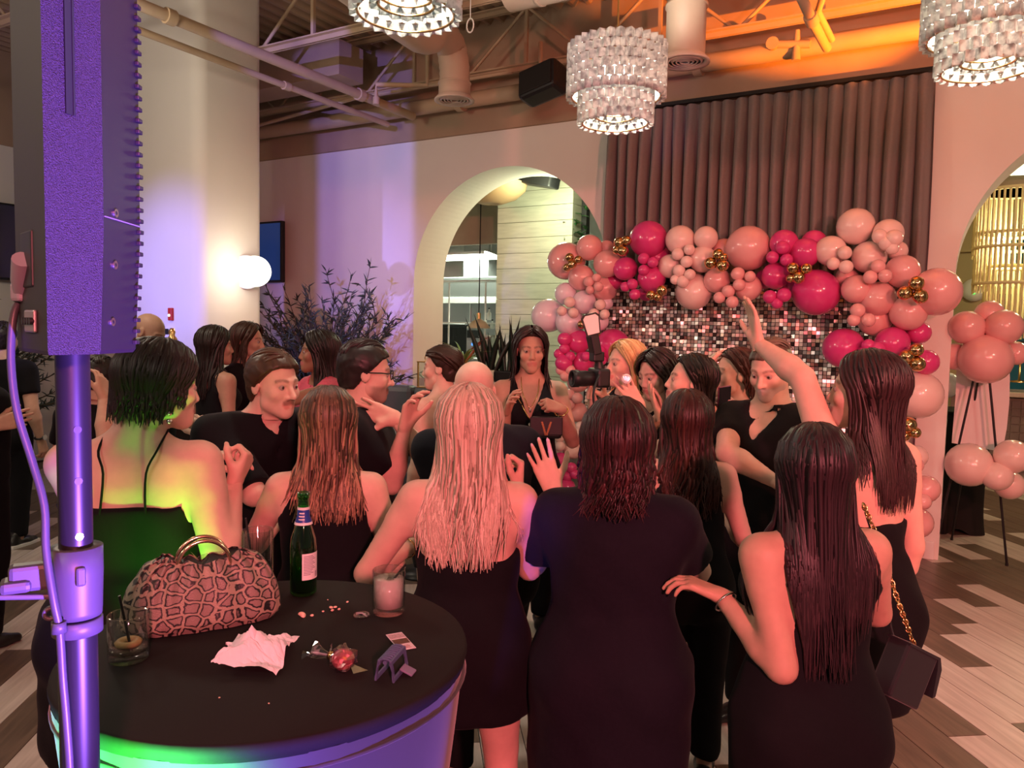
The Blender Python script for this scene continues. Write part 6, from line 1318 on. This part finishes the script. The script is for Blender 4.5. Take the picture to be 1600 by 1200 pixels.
            hm = sp.get('himix', 0.25); f = (rs.rand(L)**(1/max(hm, 0.05)))[:, None]*np.ones((1, n)); f = f*np.interp(np.linspace(0, 1, n), [0, 0.5, 1], sp.get('higrad', (0.6, 1, 1)))[None]
            lc = col[None, None, :]*(1-f[:, :, None])+hi[None, None, :]*f[:, :, None]; lc = lc*(0.8+0.4*rs.rand(L))[:, None, None]
            VS.append(ringv); QS.append(q4+n0); CS.append(np.repeat(lc, 4, axis=1).reshape(-1, 3)); n0 += len(ringv)
        if style == 'bun':
            g = Grid((-0.06, -0.06, -0.06), (0.06, 0.06, 0.06), 0.007); F = g.new(); g.ell(F, (0, 0, 0), (0.046, 0.038, 0.046)); X, Y, Z = g.xyz(); F += (0.003*np.sin(np.arctan2(Z, X)*7+Y*90+np.sqrt(X*X+Z*Z)*120)).astype(f32); v, q = surface_nets(F, *g.ax)
            v = (v+np.array((0, -0.125, -0.02)))*s.hsc @ s.hrot.T+s.hc; VS.append(v); QS.append(q+n0); CS.append(np.tile(col, (len(v), 1))); n0 += len(v)
        s.part('hair', np.concatenate(VS), np.concatenate(QS), M_hair, np.concatenate(CS))
# eye template
_b = MB(); _b.ball((0, 0, 0), 0.0118, 14, 10, rot=Matrix.Rotation(R(-90), 3, 'X')); _v = np.array(_b.v); _c = np.tile((0.36, 0.29, 0.27), (len(_v), 1)); _r = np.sqrt(_v[:, 0]**2+_v[:, 2]**2)
_c[(_r < 0.0062) & (_v[:, 1] > 0)] = (0.05, 0.028, 0.015); _c[(_r < 0.0028) & (_v[:, 1] > 0)] = (0.004, 0.004, 0.004)
EYE = _b.mesh('eye', mat('eye_ball', (0.7, 0.7, 0.7), 0.12, attr='Col')); _ca = EYE.color_attributes.new('Col', 'FLOAT_COLOR', 'POINT'); _c4 = np.ones((len(_v), 4), f32); _c4[:, :3] = _c; _ca.data.foreach_set('color', _c4.ravel())
# ================================================================== THE CROWD
BLK = cloth('black'); NAVY = cloth('navy', (0.008, 0.0075, 0.014)); CHAR = cloth('charcoal', (0.006, 0.0055, 0.007))
DK = (0.016, 0.011, 0.010); BR = (0.035, 0.020, 0.013)
Person('woman with dark hair in a thin-strapped black dress standing left of the table, back turned', 250, 537, 2.15, 14, 68, -4, w=1.24, hoff=(0.055, 0.0), side=2, skin='fair', haircol=(0.018, 0.008, 0.012), res=0.0118,
       top='strap', cut=(0.735, 0.745), skirt=(0.50, 0.185, 0.135), arms={'R': dict(hand=(380, 728, 0.12), elbow=(350, 825, 0.02), pose='fist', palm='left', fd=(0.35, 0.8, 0.2)), 'L': dict(hand=(345, 712, 0.20), elbow=(95, 830, 0.2), pose='relaxed', palm='down', fd=(0.95, 0.1, 0.1))},
       hair=dict(style='bob', len=0.235, n=420, w=0.008, wave=0.004, spread=0.75, seed=2, vol=0.008))
Person('woman with long highlighted brown hair in a black sleeveless top behind the green bottle', 513, 610, 2.42, 6, 0, -10, w=0.98, skin='fair', haircol=(0.045, 0.022, 0.016), lean=6, res=0.0118,
       top='tank', mtop=BLK, toplow=0.5, skirt=(0.55, 0.17, 0.12), arms={'R': dict(hand=(585, 800, 0.28), elbow=(612, 865, 0.05), pose='relaxed'), 'L': dict(hand=(450, 800, 0.3), elbow=(395, 850, 0.05), pose='relaxed')},
       hair=dict(style='long', len=0.42, n=640, w=0.0066, wave=0.008, spread=1.05, phi=72, hi=(0.42, 0.24, 0.15), himix=0.9, seed=4, higrad=(0.2, 0.8, 1.3)))
Person('woman with long pale blonde hair in a strapless black minidress, back turned', 735, 607, 2.15, 4, 12, 0, w=1.04, skin='fair', haircol=(0.42, 0.29, 0.22), res=0.0118,
       top='strapless', cut=(0.700, 0.72), skirt=(0.62, 0.190, 0.135), mtop=BLK, stance=0.14, step=0.08, arms={'L': dict(hand=(655, 845, 0.30), elbow=(570, 895, 0.03), pose='relaxed'), 'R': dict(hand=(812, 742, 0.16), elbow=(828, 890, 0.04), pose='nails', palm='left', fd=(0.1, 0.8, 0.1), nail=(0.8, 0.45, 0.62))},
       hair=dict(style='long', len=0.485, n=700, w=0.0064, wave=0.010, spread=1.0, hi=(0.78, 0.60, 0.50), himix=1.0, seed=5, higrad=(0.5, 0.9, 1.0), vol=0.008))
Person('stout woman with layered dark hair in a black short-sleeved dress, back turned', 966, 634, 2.10, 4, -8, -4, w=1.30, skin='fair', haircol=(0.022, 0.008, 0.010), res=0.0118,
       top='tee', sleeve=0.75, mtop=NAVY, skirt=(0.10, 0.185, 0.15), arms={'L': dict(hand=(856, 742, 0.22), elbow=(846, 890, 0.03), pose='opennails', palm='away', fd=(-0.35, 0.95, 0.1), nail=(0.75, 0.45, 0.55)), 'R': dict(hand=(990, 830, 0.36), elbow=(1085, 880, 0.1), pose='relaxed')},
       hair=dict(style='bob', len=0.305, n=640, w=0.0075, wave=0.012, spread=1.45, seed=6, vol=0.016, hi=(0.07, 0.02, 0.022), himix=0.5))
Person('woman with very long straight black hair in a black racerback dress at the right front', 1276, 670, 1.86, -34, -14, -6, w=1.12, skin='warm', haircol=(0.020, 0.010, 0.013), res=0.0118,
       top='racer', straps=False, strapw=0.118, mtop=BLK, skirt=(0.08, 0.20, 0.16), scoopb=0.77, arms={'L': dict(hand=(1097, 918, 0.10), elbow=(1180, 1035, 0.0), pose='relaxed', palm='down', fd=(-0.9, 0.35, 0.3)), 'R': dict(hand=(1262, 930, 0.42), elbow=(1345, 985, 0.3), pose='relaxed')},
       hair=dict(style='long', len=0.58, n=640, w=0.007, wave=0.003, spread=0.8, phi=70, seed=7, hi=(0.05, 0.025, 0.03), himix=0.4, vol=0.006))
Person('long-haired woman in a strapless black dress raising her left arm', 1356, 552, 2.38, -52, -82, 4, w=1.06, skin='fair', haircol=(0.028, 0.012, 0.014), res=0.0118,
       top='strapless', cut=(0.690, 0.73), mtop=BLK, skirt=(0.55, 0.175, 0.13), arms={'L': dict(hand=(1180, 512, 0.26), elbow=(1215, 540, 0.16), pose='open', palm='left', fd=(-0.15, 1, 0.1))},
       hair=dict(style='long', len=0.47, n=560, w=0.007, wave=0.004, spread=0.72, seed=8, vol=0.005))
Person('woman with dark wavy hair in black trousers right of the stout woman', 1074, 616, 2.90, -4, -14, -4, w=0.98, skin='fair', haircol=(0.030, 0.010, 0.011), side=-3,
       top='tank', toplow=0.5, pants=True, flare=0.02, arms={'L': dict(hand=(1085, 800, 0.25), elbow=(1058, 880, 0.05), pose='relaxed'), 'R': dict(hand=(1130, 800, 0.25), elbow=(1170, 880, 0.05), pose='relaxed')},
       hair=dict(style='long', len=0.46, n=340, w=0.011, wave=0.016, spread=1.6, seed=9, vol=0.010, hi=(0.06, 0.02, 0.015), himix=0.4))
Person('grey-haired bearded man in a black polo shirt behind the raised arm', 1206, 534, 3.25, -150, -155, -18, male=True, w=1.08, skin='fair', haircol=(0.11, 0.075, 0.055), beard=((0.45, 0.40, 0.37), 0.7),
       top='polo', collar=False, vneck=0.07, mtop=CHAR, pants=True, arms={'R': dict(hand=(1238, 765, -0.25), elbow=(1120, 715, -0.1), pose='relaxed', palm='down')}, hair=dict(style='short', n=170, w=0.008, thick=0.012, hi=(0.22, 0.17, 0.13), himix=0.6, seed=3))
Person('woman with auburn hair holding a pink phone, hand at her brow', 1150, 547, 3.80, -112, -108, 2, w=0.98, skin='fair', haircol=(0.05, 0.016, 0.012),
       top='tank', scoopf=0.75, skirt=(0.5, 0.17, 0.12), arms={'L': dict(hand=(1146, 634, -0.18), elbow=(1185, 690, -0.05), pose='grip', palm='left', fd=(-0.35, 0.85, -0.1)), 'R': dict(hand=(1112, 562, 0.05), elbow=(1085, 650, 0.1), pose='relaxed', palm='right', fd=(0.5, 0.6, 0))},
       hair=dict(style='bob', len=0.27, n=150, w=0.012, spread=0.8, seed=3, vol=0.004, phi=92))
Person('dark-haired woman in profile gazing up left, clapping in a strapped top', 1080, 556, 3.52, -96, -98, 8, w=1.0, skin='fair', haircol=DK,
       top='strap', skirt=(0.5, 0.17, 0.12), arms={'L': dict(hand=(988, 618, -0.05), elbow=(1060, 720, -0.1), pose='open', palm='cam', fd=(-0.55, 0.8, 0.0)), 'R': dict(hand=(985, 640, 0.1), elbow=(1040, 720, 0.15), pose='open', palm='away')},
       hair=dict(style='long', len=0.40, n=190, w=0.012, spread=0.9, seed=5, vol=0.004, phi=86))
Person('woman with dark bob looking down and pressing her palms together', 1026, 549, 3.95, -150, -138, -14, w=0.96, skin='fair', haircol=DK,
       top='tee', sleeve=0.9, skirt=(0.5, 0.17, 0.12), arms={'R': dict(hand=(1024, 632, -0.30), elbow=(1000, 700, -0.1), pose='open', palm='right', fd=(-0.35, 0.9, 0)), 'L': dict(hand=(1034, 634, -0.28), elbow=(1060, 700, -0.1), pose='open', palm='left', fd=(-0.35, 0.9, 0))},
       hair=dict(style='bob', len=0.34, n=170, w=0.012, spread=0.95, seed=8, vol=0.008))
Person('smiling blonde photographer in a black sleeveless top holding a camera', 978, 534, 4.08, -128, -122, 2, w=0.96, skin='fair', haircol=(0.50, 0.32, 0.13), lips=(0.6, 0.2, 0.2),
       top='tank', scoopf=0.83, scoopb=0.83, strapw=0.13, skirt=(0.5, 0.17, 0.12), arms={'R': dict(hand=(924, 598, -0.22), elbow=(935, 690, -0.1), pose='grip', palm='right', fd=(0.05, 1, -0.1)), 'L': dict(hand=(936, 615, -0.10), elbow=(985, 680, -0.05), pose='grip', palm='up', fd=(-0.8, 0.5, 0))},
       hair=dict(style='long', len=0.44, n=220, w=0.010, spread=1.1, seed=4, hi=(0.85, 0.62, 0.32), himix=0.9, vol=0.006, phi=66))
Person('woman in a black V-neck waistcoat facing the camera below the arch', 830, 514, 4.30, 178, 174, -2, w=1.0, skin='olive', haircol=DK, lips=(0.42, 0.16, 0.14),
       top='vest', vneck=0.115, toplow=0.47, pants=True, arms={'L': dict(hand=(862, 634, -0.22), elbow=(886, 662, -0.02), pose='fist', palm='left', fd=(-0.75, 0.25, -0.4)), 'R': dict(hand=(795, 640, -0.25), elbow=(782, 650, 0.05), pose='relaxed')},
       hair=dict(style='long', len=0.42, n=230, w=0.011, spread=1.05, seed=6, vol=0.010, phi=58))
Person('bald man in a dark navy t-shirt reaching out his left arm, back turned', 741, 564, 2.92, -22, -14, -16, male=True, w=1.14, skin='fair', lean=10,
       top='tee', sleeve=0.7, mtop=NAVY, pants=True, arms={'L': dict(hand=(597, 648, 0.10), elbow=(672, 705, -0.04), pose='open', palm='cam', fd=(-0.92, 0.28, 0.05)), 'R': dict(hand=(720, 720, 0.35), elbow=(815, 740, 0.1), pose='relaxed')})
Person('bearded man with glasses in a black t-shirt, in profile facing right', 572, 536, 3.10, 104, 82, -6, male=True, w=1.04, skin='fair', haircol=(0.018, 0.013, 0.013), beard=((0.08, 0.045, 0.035), 0.55),
       top='tee', sleeve=0.75, pants=True, arms={'R': dict(hand=(645, 648, -0.10), elbow=(590, 735, -0.08), pose='relaxed', palm='down')}, hair=dict(style='short', n=200, w=0.009, thick=0.016, seed=8))
Person('man with moustache in a black open-collar shirt leaning into the group', 428, 551, 2.95, 150, 140, -4, male=True, w=1.12, skin='fair', haircol=(0.055, 0.028, 0.016), moustache=(0.16, 0.08, 0.05), lean=24, hs=1.02, res=0.0105, loose=0.022,
       top='shirt', collar=False, sleeve=0.95, vneck=0.04, pants=True, arms={'R': dict(hand=(355, 692, -0.1), elbow=(312, 680, 0.0), pose='relaxed', palm='down'), 'L': dict(hand=(470, 760, -0.15), elbow=(484, 700, 0.0), pose='relaxed')}, hair=dict(style='short', n=220, w=0.010, thick=0.020, seed=5, hi=(0.12, 0.06, 0.035)))
Person('bald man in black looking down beside the white column', 233, 490, 5.0, 120, 120, -26, male=True, w=1.15, skin='olive', top='tee', pants=True, beard=((0.06, 0.04, 0.03), 0.25), res=0.0145, arms={'R': dict(hand=(255, 600, -0.1), elbow=(225, 640, -0.1), pose='grip'), 'L': dict(hand=(262, 600, 0.1), elbow=(255, 640, 0.15), pose='grip')})
Person('dark-haired woman with gold earring in a sleeveless black top by the column', 337, 512, 5.0, 55, 78, 0, w=0.95, skin='olive', haircol=DK, top='tank', scoopb=0.77, skirt=(0.4, 0.17, 0.12), res=0.0145, hair=dict(style='long', len=0.46, n=170, w=0.012, spread=0.9, seed=3, vol=0.008))
Person('brown-haired woman in black facing right in front of the olive tree', 388, 506, 5.25, 128, 112, 0, w=0.94, skin='olive', haircol=BR, top='tee', sleeve=1.6, skirt=(0.4, 0.17, 0.12), res=0.0145, hair=dict(style='long', len=0.44, n=170, w=0.012, spread=1.1, seed=4, vol=0.008))
PINK = cloth('pink', (0.62, 0.10, 0.16), 0.6)
Person('woman in a pink ruffled top stretching her arm to the left', 497, 520, 4.62, -118, -95, 2, w=1.0, skin='brown', haircol=(0.014, 0.010, 0.009), top='tee', sleeve=0.3, mtop=PINK, toplow=0.55, pants=True, mpants=BLK, res=0.0145,
       arms={'L': dict(hand=(420, 606, -0.1), elbow=(462, 612, -0.15), pose='relaxed', palm='down')}, hair=dict(style='long', len=0.52, n=200, w=0.012, wave=0.012, spread=1.2, seed=5, vol=0.012))
Person('woman with dark updo and bare shoulders beside the grey sofa, facing left', 690, 541, 4.20, -40, -72, -2, w=0.96, skin='fair', haircol=(0.03, 0.017, 0.012), top='strapless', cut=(0.69, 0.73), skirt=(0.4, 0.17, 0.12), res=0.012, hair=dict(style='bun', n=150, w=0.011, seed=6, ph=60))
Person('guest in a black t-shirt and sneakers with a wristwatch at the far left edge', 6, 505, 5.7, 40, 30, 0, male=True, w=1.1, skin='warm', haircol=DK, top='tee', pants=True, shoes='sneaker', res=0.0145, hair=dict(style='short', n=120, w=0.009, seed=5))
Person('guest in black cut off by the left edge in front of the wristwatch guest', -42, 520, 3.9, 60, 60, 0, male=True, w=1.1, skin='warm', haircol=DK, top='tee', pants=True, res=0.0145, arms={'R': dict(hand=(8, 668, -0.1), elbow=(-25, 660, -0.1), pose='relaxed')}, hair=dict(style='short', n=120, w=0.009, seed=6))
Person('dark-clothed man half hidden behind the speaker pole', 158, 560, 4.1, 30, 30, -20, male=True, w=1.1, skin='warm', haircol=DK, top='tee', pants=True, res=0.0145, arms={'R': dict(hand=(152, 605, -0.2), elbow=(190, 660, -0.1), pose='relaxed')}, hair=dict(style='short', n=140, w=0.010, seed=7))
# ================================================================== WORN AND CARRIED THINGS
(pA, pB, pC, pD, pE_, pF, pG, pH, pI, pJ, pK, pL, pM, pN, pO, pP, pQ, pR, pS, pT, pU, pV) = PE[:22]
def torus(c, R_, r, ax, n=20, m=8):
    rot = Vector(ax).normalized().to_track_quat('Z', 'Y').to_matrix(); b = MB()
    b.lathe([(R_+r*math.cos(2*math.pi*k/m), r*math.sin(2*math.pi*k/m)) for k in range(m)], c=c, n=n, closed=True, rot=rot); return b
M_silver = mat('silver', (0.8, 0.8, 0.82), 0.2, metal=1)
# glasses
b = MB(); hp_ = lambda s, v: Vector(s.head_pt(v))
for q in (-1, 1):
    ring_ = [hp_(pO, (q*0.032+0.026*math.cos(a), 0.101, 0.001+0.019*math.sin(a))) for a in [2*math.pi*k/20 for k in range(21)]]; b.tube(ring_, 0.0022, 6, cap=False)
    b.tube([hp_(pO, (q*0.058, 0.100, 0.006)), hp_(pO, (q*0.080, 0.05, 0.006)), hp_(pO, (q*0.083, -0.02, 0.0))], 0.0024, 6)
b.tube([hp_(pO, (-0.008, 0.108, 0.004)), hp_(pO, (0.008, 0.108, 0.004))], 0.002, 6); b.build('glasses', M_black, pO.root)
# earrings
for s_, q, m in ((pA, 1, M_silver), (pR, 1, M_gold), (pM, 1, M_silver), (pM, -1, M_silver)):
    b = MB(); c = hp_(s_, (q*0.083, -0.008, -0.047)); b.ball(c, 0.007, 10, 8)
    if s_ is pA: b.ball(c+Vector((0.0, 0, -0.022)), 0.009, 10, 8); b.ball(c+Vector((0.0, 0, -0.046)), 0.008, 10, 8)
    b.build('earring', m, s_.root)
# necklace, buttons, bracelet of the woman in the waistcoat
def chest(s, x, h, out=0.012):
    z = s.zp+(h*s.H-s.zp)*s.cl; y = 0.25
    while y > 0 and float(s.sdf(np.array([[x, y, z]]))[0]) > out: y -= 0.003
    return Vector((x, y+0.012, z))
b = MB(); b.tube(smooth_path([hp_(pM, (-0.05, 0.0, -0.125)), chest(pM, -0.045, 0.80), chest(pM, -0.02, 0.765), chest(pM, 0.0, 0.745), chest(pM, 0.02, 0.765), chest(pM, 0.045, 0.80), hp_(pM, (0.05, 0.0, -0.125))], 4), 0.0025, 6); b.build('necklace', M_gold, pM.root)
b = MB(); c = chest(pM, 0.0, 0.74); b.ball(c, 0.009, 10, 8, (0.7, 0.7, 1.6)); b.build('pendant', M_silver, pM.root)
for k in range(5):
    b = MB(); c = chest(pM, 0.0, 0.695-0.033*k)+Vector((0, 0.014, 0)); b.cyl(c, c+Vector((0, 0.005, 0)), 0.009, 12); b.build('button', mat('pearl_button', (0.75, 0.65, 0.55), 0.25), pM.root)
def wrist(s, i, r, m, name, thick=0.003):
    q, S, E, Wp, fd, *_ = s.arms[i]; ax = (Wp-E)/np.linalg.norm(Wp-E); torus(Wp-ax*0.02, r, thick, ax).build(name, m, s.root)
wrist(pM, 1, 0.036, M_gold, 'bracelet', 0.004); wrist(pE_, 1, 0.031, M_silver, 'bracelet', 0.0022); wrist(pV, 0, 0.034, M_black, 'watch_strap', 0.007); wrist(pI, 0, 0.028, M_black, 'bracelet', 0.003)
q, S, E, Wp, fd, pn, *_ = pV.arms[0]; ax = (Wp-E)/np.linalg.norm(Wp-E); c = Vector(Wp-ax*0.02)+Vector((0.034, 0, 0)); b = MB(); b.cyl(c-Vector((0.003, 0, 0)), c+Vector((0.008, 0, 0)), 0.021, 16); b.build('watch_face', M_silver, pV.root)
wrist(pC, 1, 0.030, M_gold, 'bracelet', 0.002)
# pink ruffles
for q in (-1, 1):
    S = Vector(pT.arms[0 if q > 0 else 1][1]); vs = []; fs = []
    for j in range(5):
        for k in range(41):
            a = 2*math.pi*k/40; rr_ = 0.062+0.018*j+0.010*(j/4)*math.sin(a*9); vs.append(S+Vector((rr_*math.cos(a)*0.85+q*0.01*j, rr_*math.sin(a), 0.035-0.018*j-0.012*j*abs(math.cos(a)))))
    for j in range(4):
        for k in range(40): fs.append((j*41+k, j*41+k+1, (j+1)*41+k+1, (j+1)*41+k))
    b = MB(); b.add(vs, fs, True); b.build('ruffle', PINK, pT.root)
# small black crossbody bag with gold emblem
c = P(853, 668, 4.08); t = thing('crossbody_bag', c, 'small black flap bag with a gold V emblem at the waistcoat woman’s hip', 'handbag', pM.yaw+math.pi)
b = MB(); b.box((0, 0, 0), (0.17, 0.06, 0.115), bev=0.018); b.build('pouch', mat('black_leather', (0.008, 0.008, 0.009), 0.4), t)
b = MB(); b.box((0, -0.033, 0.012), (0.172, 0.008, 0.095), bev=0.004); b.build('flap', mat('black_leather'), t)
b = MB()
b.box((-0.013, -0.040, 0.0), (0.010, 0.005, 0.075), rot=Matrix.Rotation(R(-17), 3, 'Y')); b.box((0.013, -0.040, 0.0), (0.010, 0.005, 0.075), rot=Matrix.Rotation(R(17), 3, 'Y')); b.build('emblem', M_gold, t)
Mi = Matrix.Rotation(-(pM.yaw+math.pi), 3, 'Z'); sh = Mi @ (Vector(pM.wld(chest(pM, 0.09, 0.80)))-c); ml = Mi @ (Vector(pM.wld(chest(pM, 0.01, 0.72)+Vector((0, 0.03, 0))))-c)
b = MB(); b.tube(smooth_path([(-0.08, 0, 0.05), ml, sh], 6), 0.003, 6); b.build('chain_strap', M_gold, t)
# photographer's camera
c = P(930, 590, 3.84); lx = (-RGT*0.88-FWD*0.3).normalized(); lx.z = 0; lx.normalize(); t = thing('photo_camera', c, 'black camera with long lens and tilted flash raised by the blonde photographer', 'camera', math.atan2(lx.y, lx.x))
b = MB(); b.box((-0.02, 0, 0), (0.07, 0.135, 0.095), bev=0.012); b.build('camera_body', M_black, t)
b = MB(); b.lathe([(0.036, 0.0), (0.038, 0.03), (0.040, 0.04), (0.040, 0.075), (0.043, 0.08), (0.043, 0.115), (0.034, 0.115), (0.030, 0.10)], c=(0.012, 0, -0.005), n=24, rot=Matrix.Rotation(R(90), 3, 'Y')); b.build('lens', M_black, t)
b = MB(); b.cyl((0.108, 0, -0.005), (0.111, 0, -0.005), 0.030, 20); b.build('lens_glass', mat('lens_glass', (0.01, 0.01, 0.02), 0.03, spec=1.0), t)
b = MB(); b.tube([(-0.02, 0, 0.045), (-0.018, 0, 0.075), (-0.01, 0, 0.10)], [0.026, 0.02, 0.022], 10); b.box((-0.005, 0, 0.105), (0.06, 0.062, 0.05), bev=0.008); b.build('flash_foot', M_black, t)
fm = Matrix.Rotation(R(14), 3, 'Y'); b = MB(); b.box((0.012, 0, 0.165), (0.045, 0.068, 0.105), rot=fm, bev=0.008); b.build('flash_head', M_black, t)
b = MB(); fr_ = [(-0.034, 0), (0.034, 0), (0.045, 0.085), (0.03, 0.10), (-0.03, 0.10), (-0.045, 0.085)]
Mx = Matrix.Translation((0.030, 0.03, 0.215)) @ Matrix.Rotation(R(14), 4, 'Y') @ Matrix(((-1, 0, 0, 0), (0, 0, 1, 0), (0, 1, 0, 0), (0, 0, 0, 1))); b.prism([(x*1.12, y*1.08-0.003) for x, y in fr_], 0.004, Mx); b.build('bounce_frame', M_black, t)
Mx2 = Matrix.Translation((0.0045, 0, 0)) @ Mx
for sgn in (1, -1): b = MB(); b.prism([(x*0.92, y*0.94+0.003) for x, y in fr_], 0.002, Matrix.Translation((0, 0.0045 if sgn > 0 else -0.0025, 0)) @ Mx); b.build('bounce_card', M_white, t)
b = MB(); b.tube(smooth_path([(0.01, 0.07, 0.02), (0.05, 0.09, -0.08), (0.02, 0.1, -0.22), (-0.06, 0.06, -0.30), (-0.2, 0.0, -0.12)], 5), 0.008, 6, flat=0.4); b.build('neck_strap', M_black, t)
# phone
c = P(1131, 628, 3.58); t = thing('mobile_phone', c, 'phone in a mauve case held by the auburn-haired woman', 'phone', pI.yaw+R(20)); t.rotation_euler = (R(-8), R(6), pI.yaw+R(110))
b = MB(); b.box((0, 0, 0), (0.075, 0.010, 0.152), bev=0.006); b.build('phone_case', mat('mauve_case', (0.25, 0.10, 0.16), 0.35), t); b = MB(); b.box((0, 0.0056, 0), (0.069, 0.001, 0.145)); b.build('phone_screen', M_black, t)
b = MB(); b.box((-0.018, -0.006, 0.052), (0.026, 0.003, 0.03), bev=0.002); b.build('lens_bump', M_black, t)
# compact
c = P(979, 592, 3.40); t = thing('round_compact', c, 'small round white disc between the fingers of the clapping woman', 'compact'); b = MB(); rt = (-FWD).to_track_quat('Z', 'Y').to_matrix(); b.lathe([(0.0001, 0.004), (0.018, 0.004), (0.022, 0.002), (0.022, -0.003), (0.0001, -0.004)], n=24, rot=rt); b.build('disc', M_white, t); b = MB(); b.lathe([(0.011, 0.0042), (0.013, 0.0055), (0.015, 0.0042)], n=24, rot=rt); b.build('inner_ring', M_silver, t)
# gold lantern on the sofa back
c = P(668, 612, 6.75); t = thing('gold_lantern', (c.x, c.y, 1.18), 'gold-framed glass lantern standing on the back of the grey sofa', 'lantern')
for sx in (-1, 1):
    for sy in (-1, 1): b = MB(); b.box((sx*0.06, sy*0.06, 0.12), (0.012, 0.012, 0.22)); b.build('post', M_gold, t)
for z in (0.006, 0.23): b = MB(); b.box((0, 0, z), (0.14, 0.14, 0.012), bev=0.002); b.build('plate', M_gold, t)
for sx in (-1, 1): b = MB(); b.box((sx*0.058, 0, 0.12), (0.003, 0.11, 0.21)); b.build('pane', M_glass, t)
b = MB(); b.cyl((0, 0, 0.012), (0, 0, 0.10), 0.03, 14); b.build('candle', mat('candle_wax', (0.8, 0.7, 0.45), 0.5), t); b = MB(); b.lathe([(0.03, -0.003), (0.036, -0.003), (0.036, 0.003), (0.03, 0.003)], c=(0, 0, 0.26), n=16, closed=True, rot=Matrix.Rotation(R(90), 3, 'X')); b.build('ring', M_gold, t)
# black chain bag swinging at the right
c = P(1412, 1050, 2.02); t = thing('chain_shoulder_bag', c, 'black flap shoulder bag swinging on a twisted gold chain at the right', 'handbag', YAW+R(25))
M_vel = mat('black_suede', (0.008, 0.008, 0.012), 0.6, sheen=0.2); tm = Matrix.Rotation(R(28), 3, 'Y')
b = MB(); b.box((0, 0, 0), (0.13, 0.065, 0.15), rot=tm, bev=0.008); b.build('pouch', M_vel, t)
b = MB(); Mq = Matrix.Rotation(R(28), 4, 'Y'); b.prism([(-0.066, 0.072), (0.066, 0.076), (0.088, 0.050), (0.104, -0.020), (0.095, -0.028), (0.072, 0.044), (0.06, 0.068), (-0.066, 0.066)], 0.07, Mq @ Matrix(((1, 0, 0, 0), (0, 0, -1, 0.035), (0, 1, 0, 0), (0, 0, 0, 1)))); o = b.build('flap', M_vel, t); recalc(o.data)
cr_ = [P(1350, 790, 2.12), P(1378, 860, 2.08), P(1400, 930, 2.04), P(1430, 1014, 2.01)]; path = smooth_path(cr_, 12); Mi = Matrix.Rotation(-(YAW+R(25)), 3, 'Z')
lk = torus((0, 0, 0), 0.0062, 0.0021, (0, 0, 1), 10, 5).mesh('chain_link', M_gold)
tot = 0; last = path[0]; k = 0; acc_ = 0
for p0, p1 in zip(path[:-1], path[1:]):
    L_ = (p1-p0).length; n_ = max(1, round(L_/0.0085))
    for i in range(n_):
        q_ = p0.lerp(p1, i/n_); o = put('chain_link', lk, t); o.location = Mi @ (q_-c); dd = (Mi @ (p1-p0)).normalized(); rq = dd.to_track_quat('X', 'Z').to_matrix() @ Matrix.Rotation(k*R(62), 3, 'X'); o.rotation_euler = rq.to_euler(); o.scale = (1.25, 1, 1); k += 1
b = MB(); b.tube([Mi @ (q-c) for q in smooth_path([P(1352, 800, 2.14), P(1382, 900, 2.12), P(1392, 980, 2.10), P(1404, 1010, 2.05)], 5)], 0.0035, 6); b.build('leather_strap', M_vel, t)
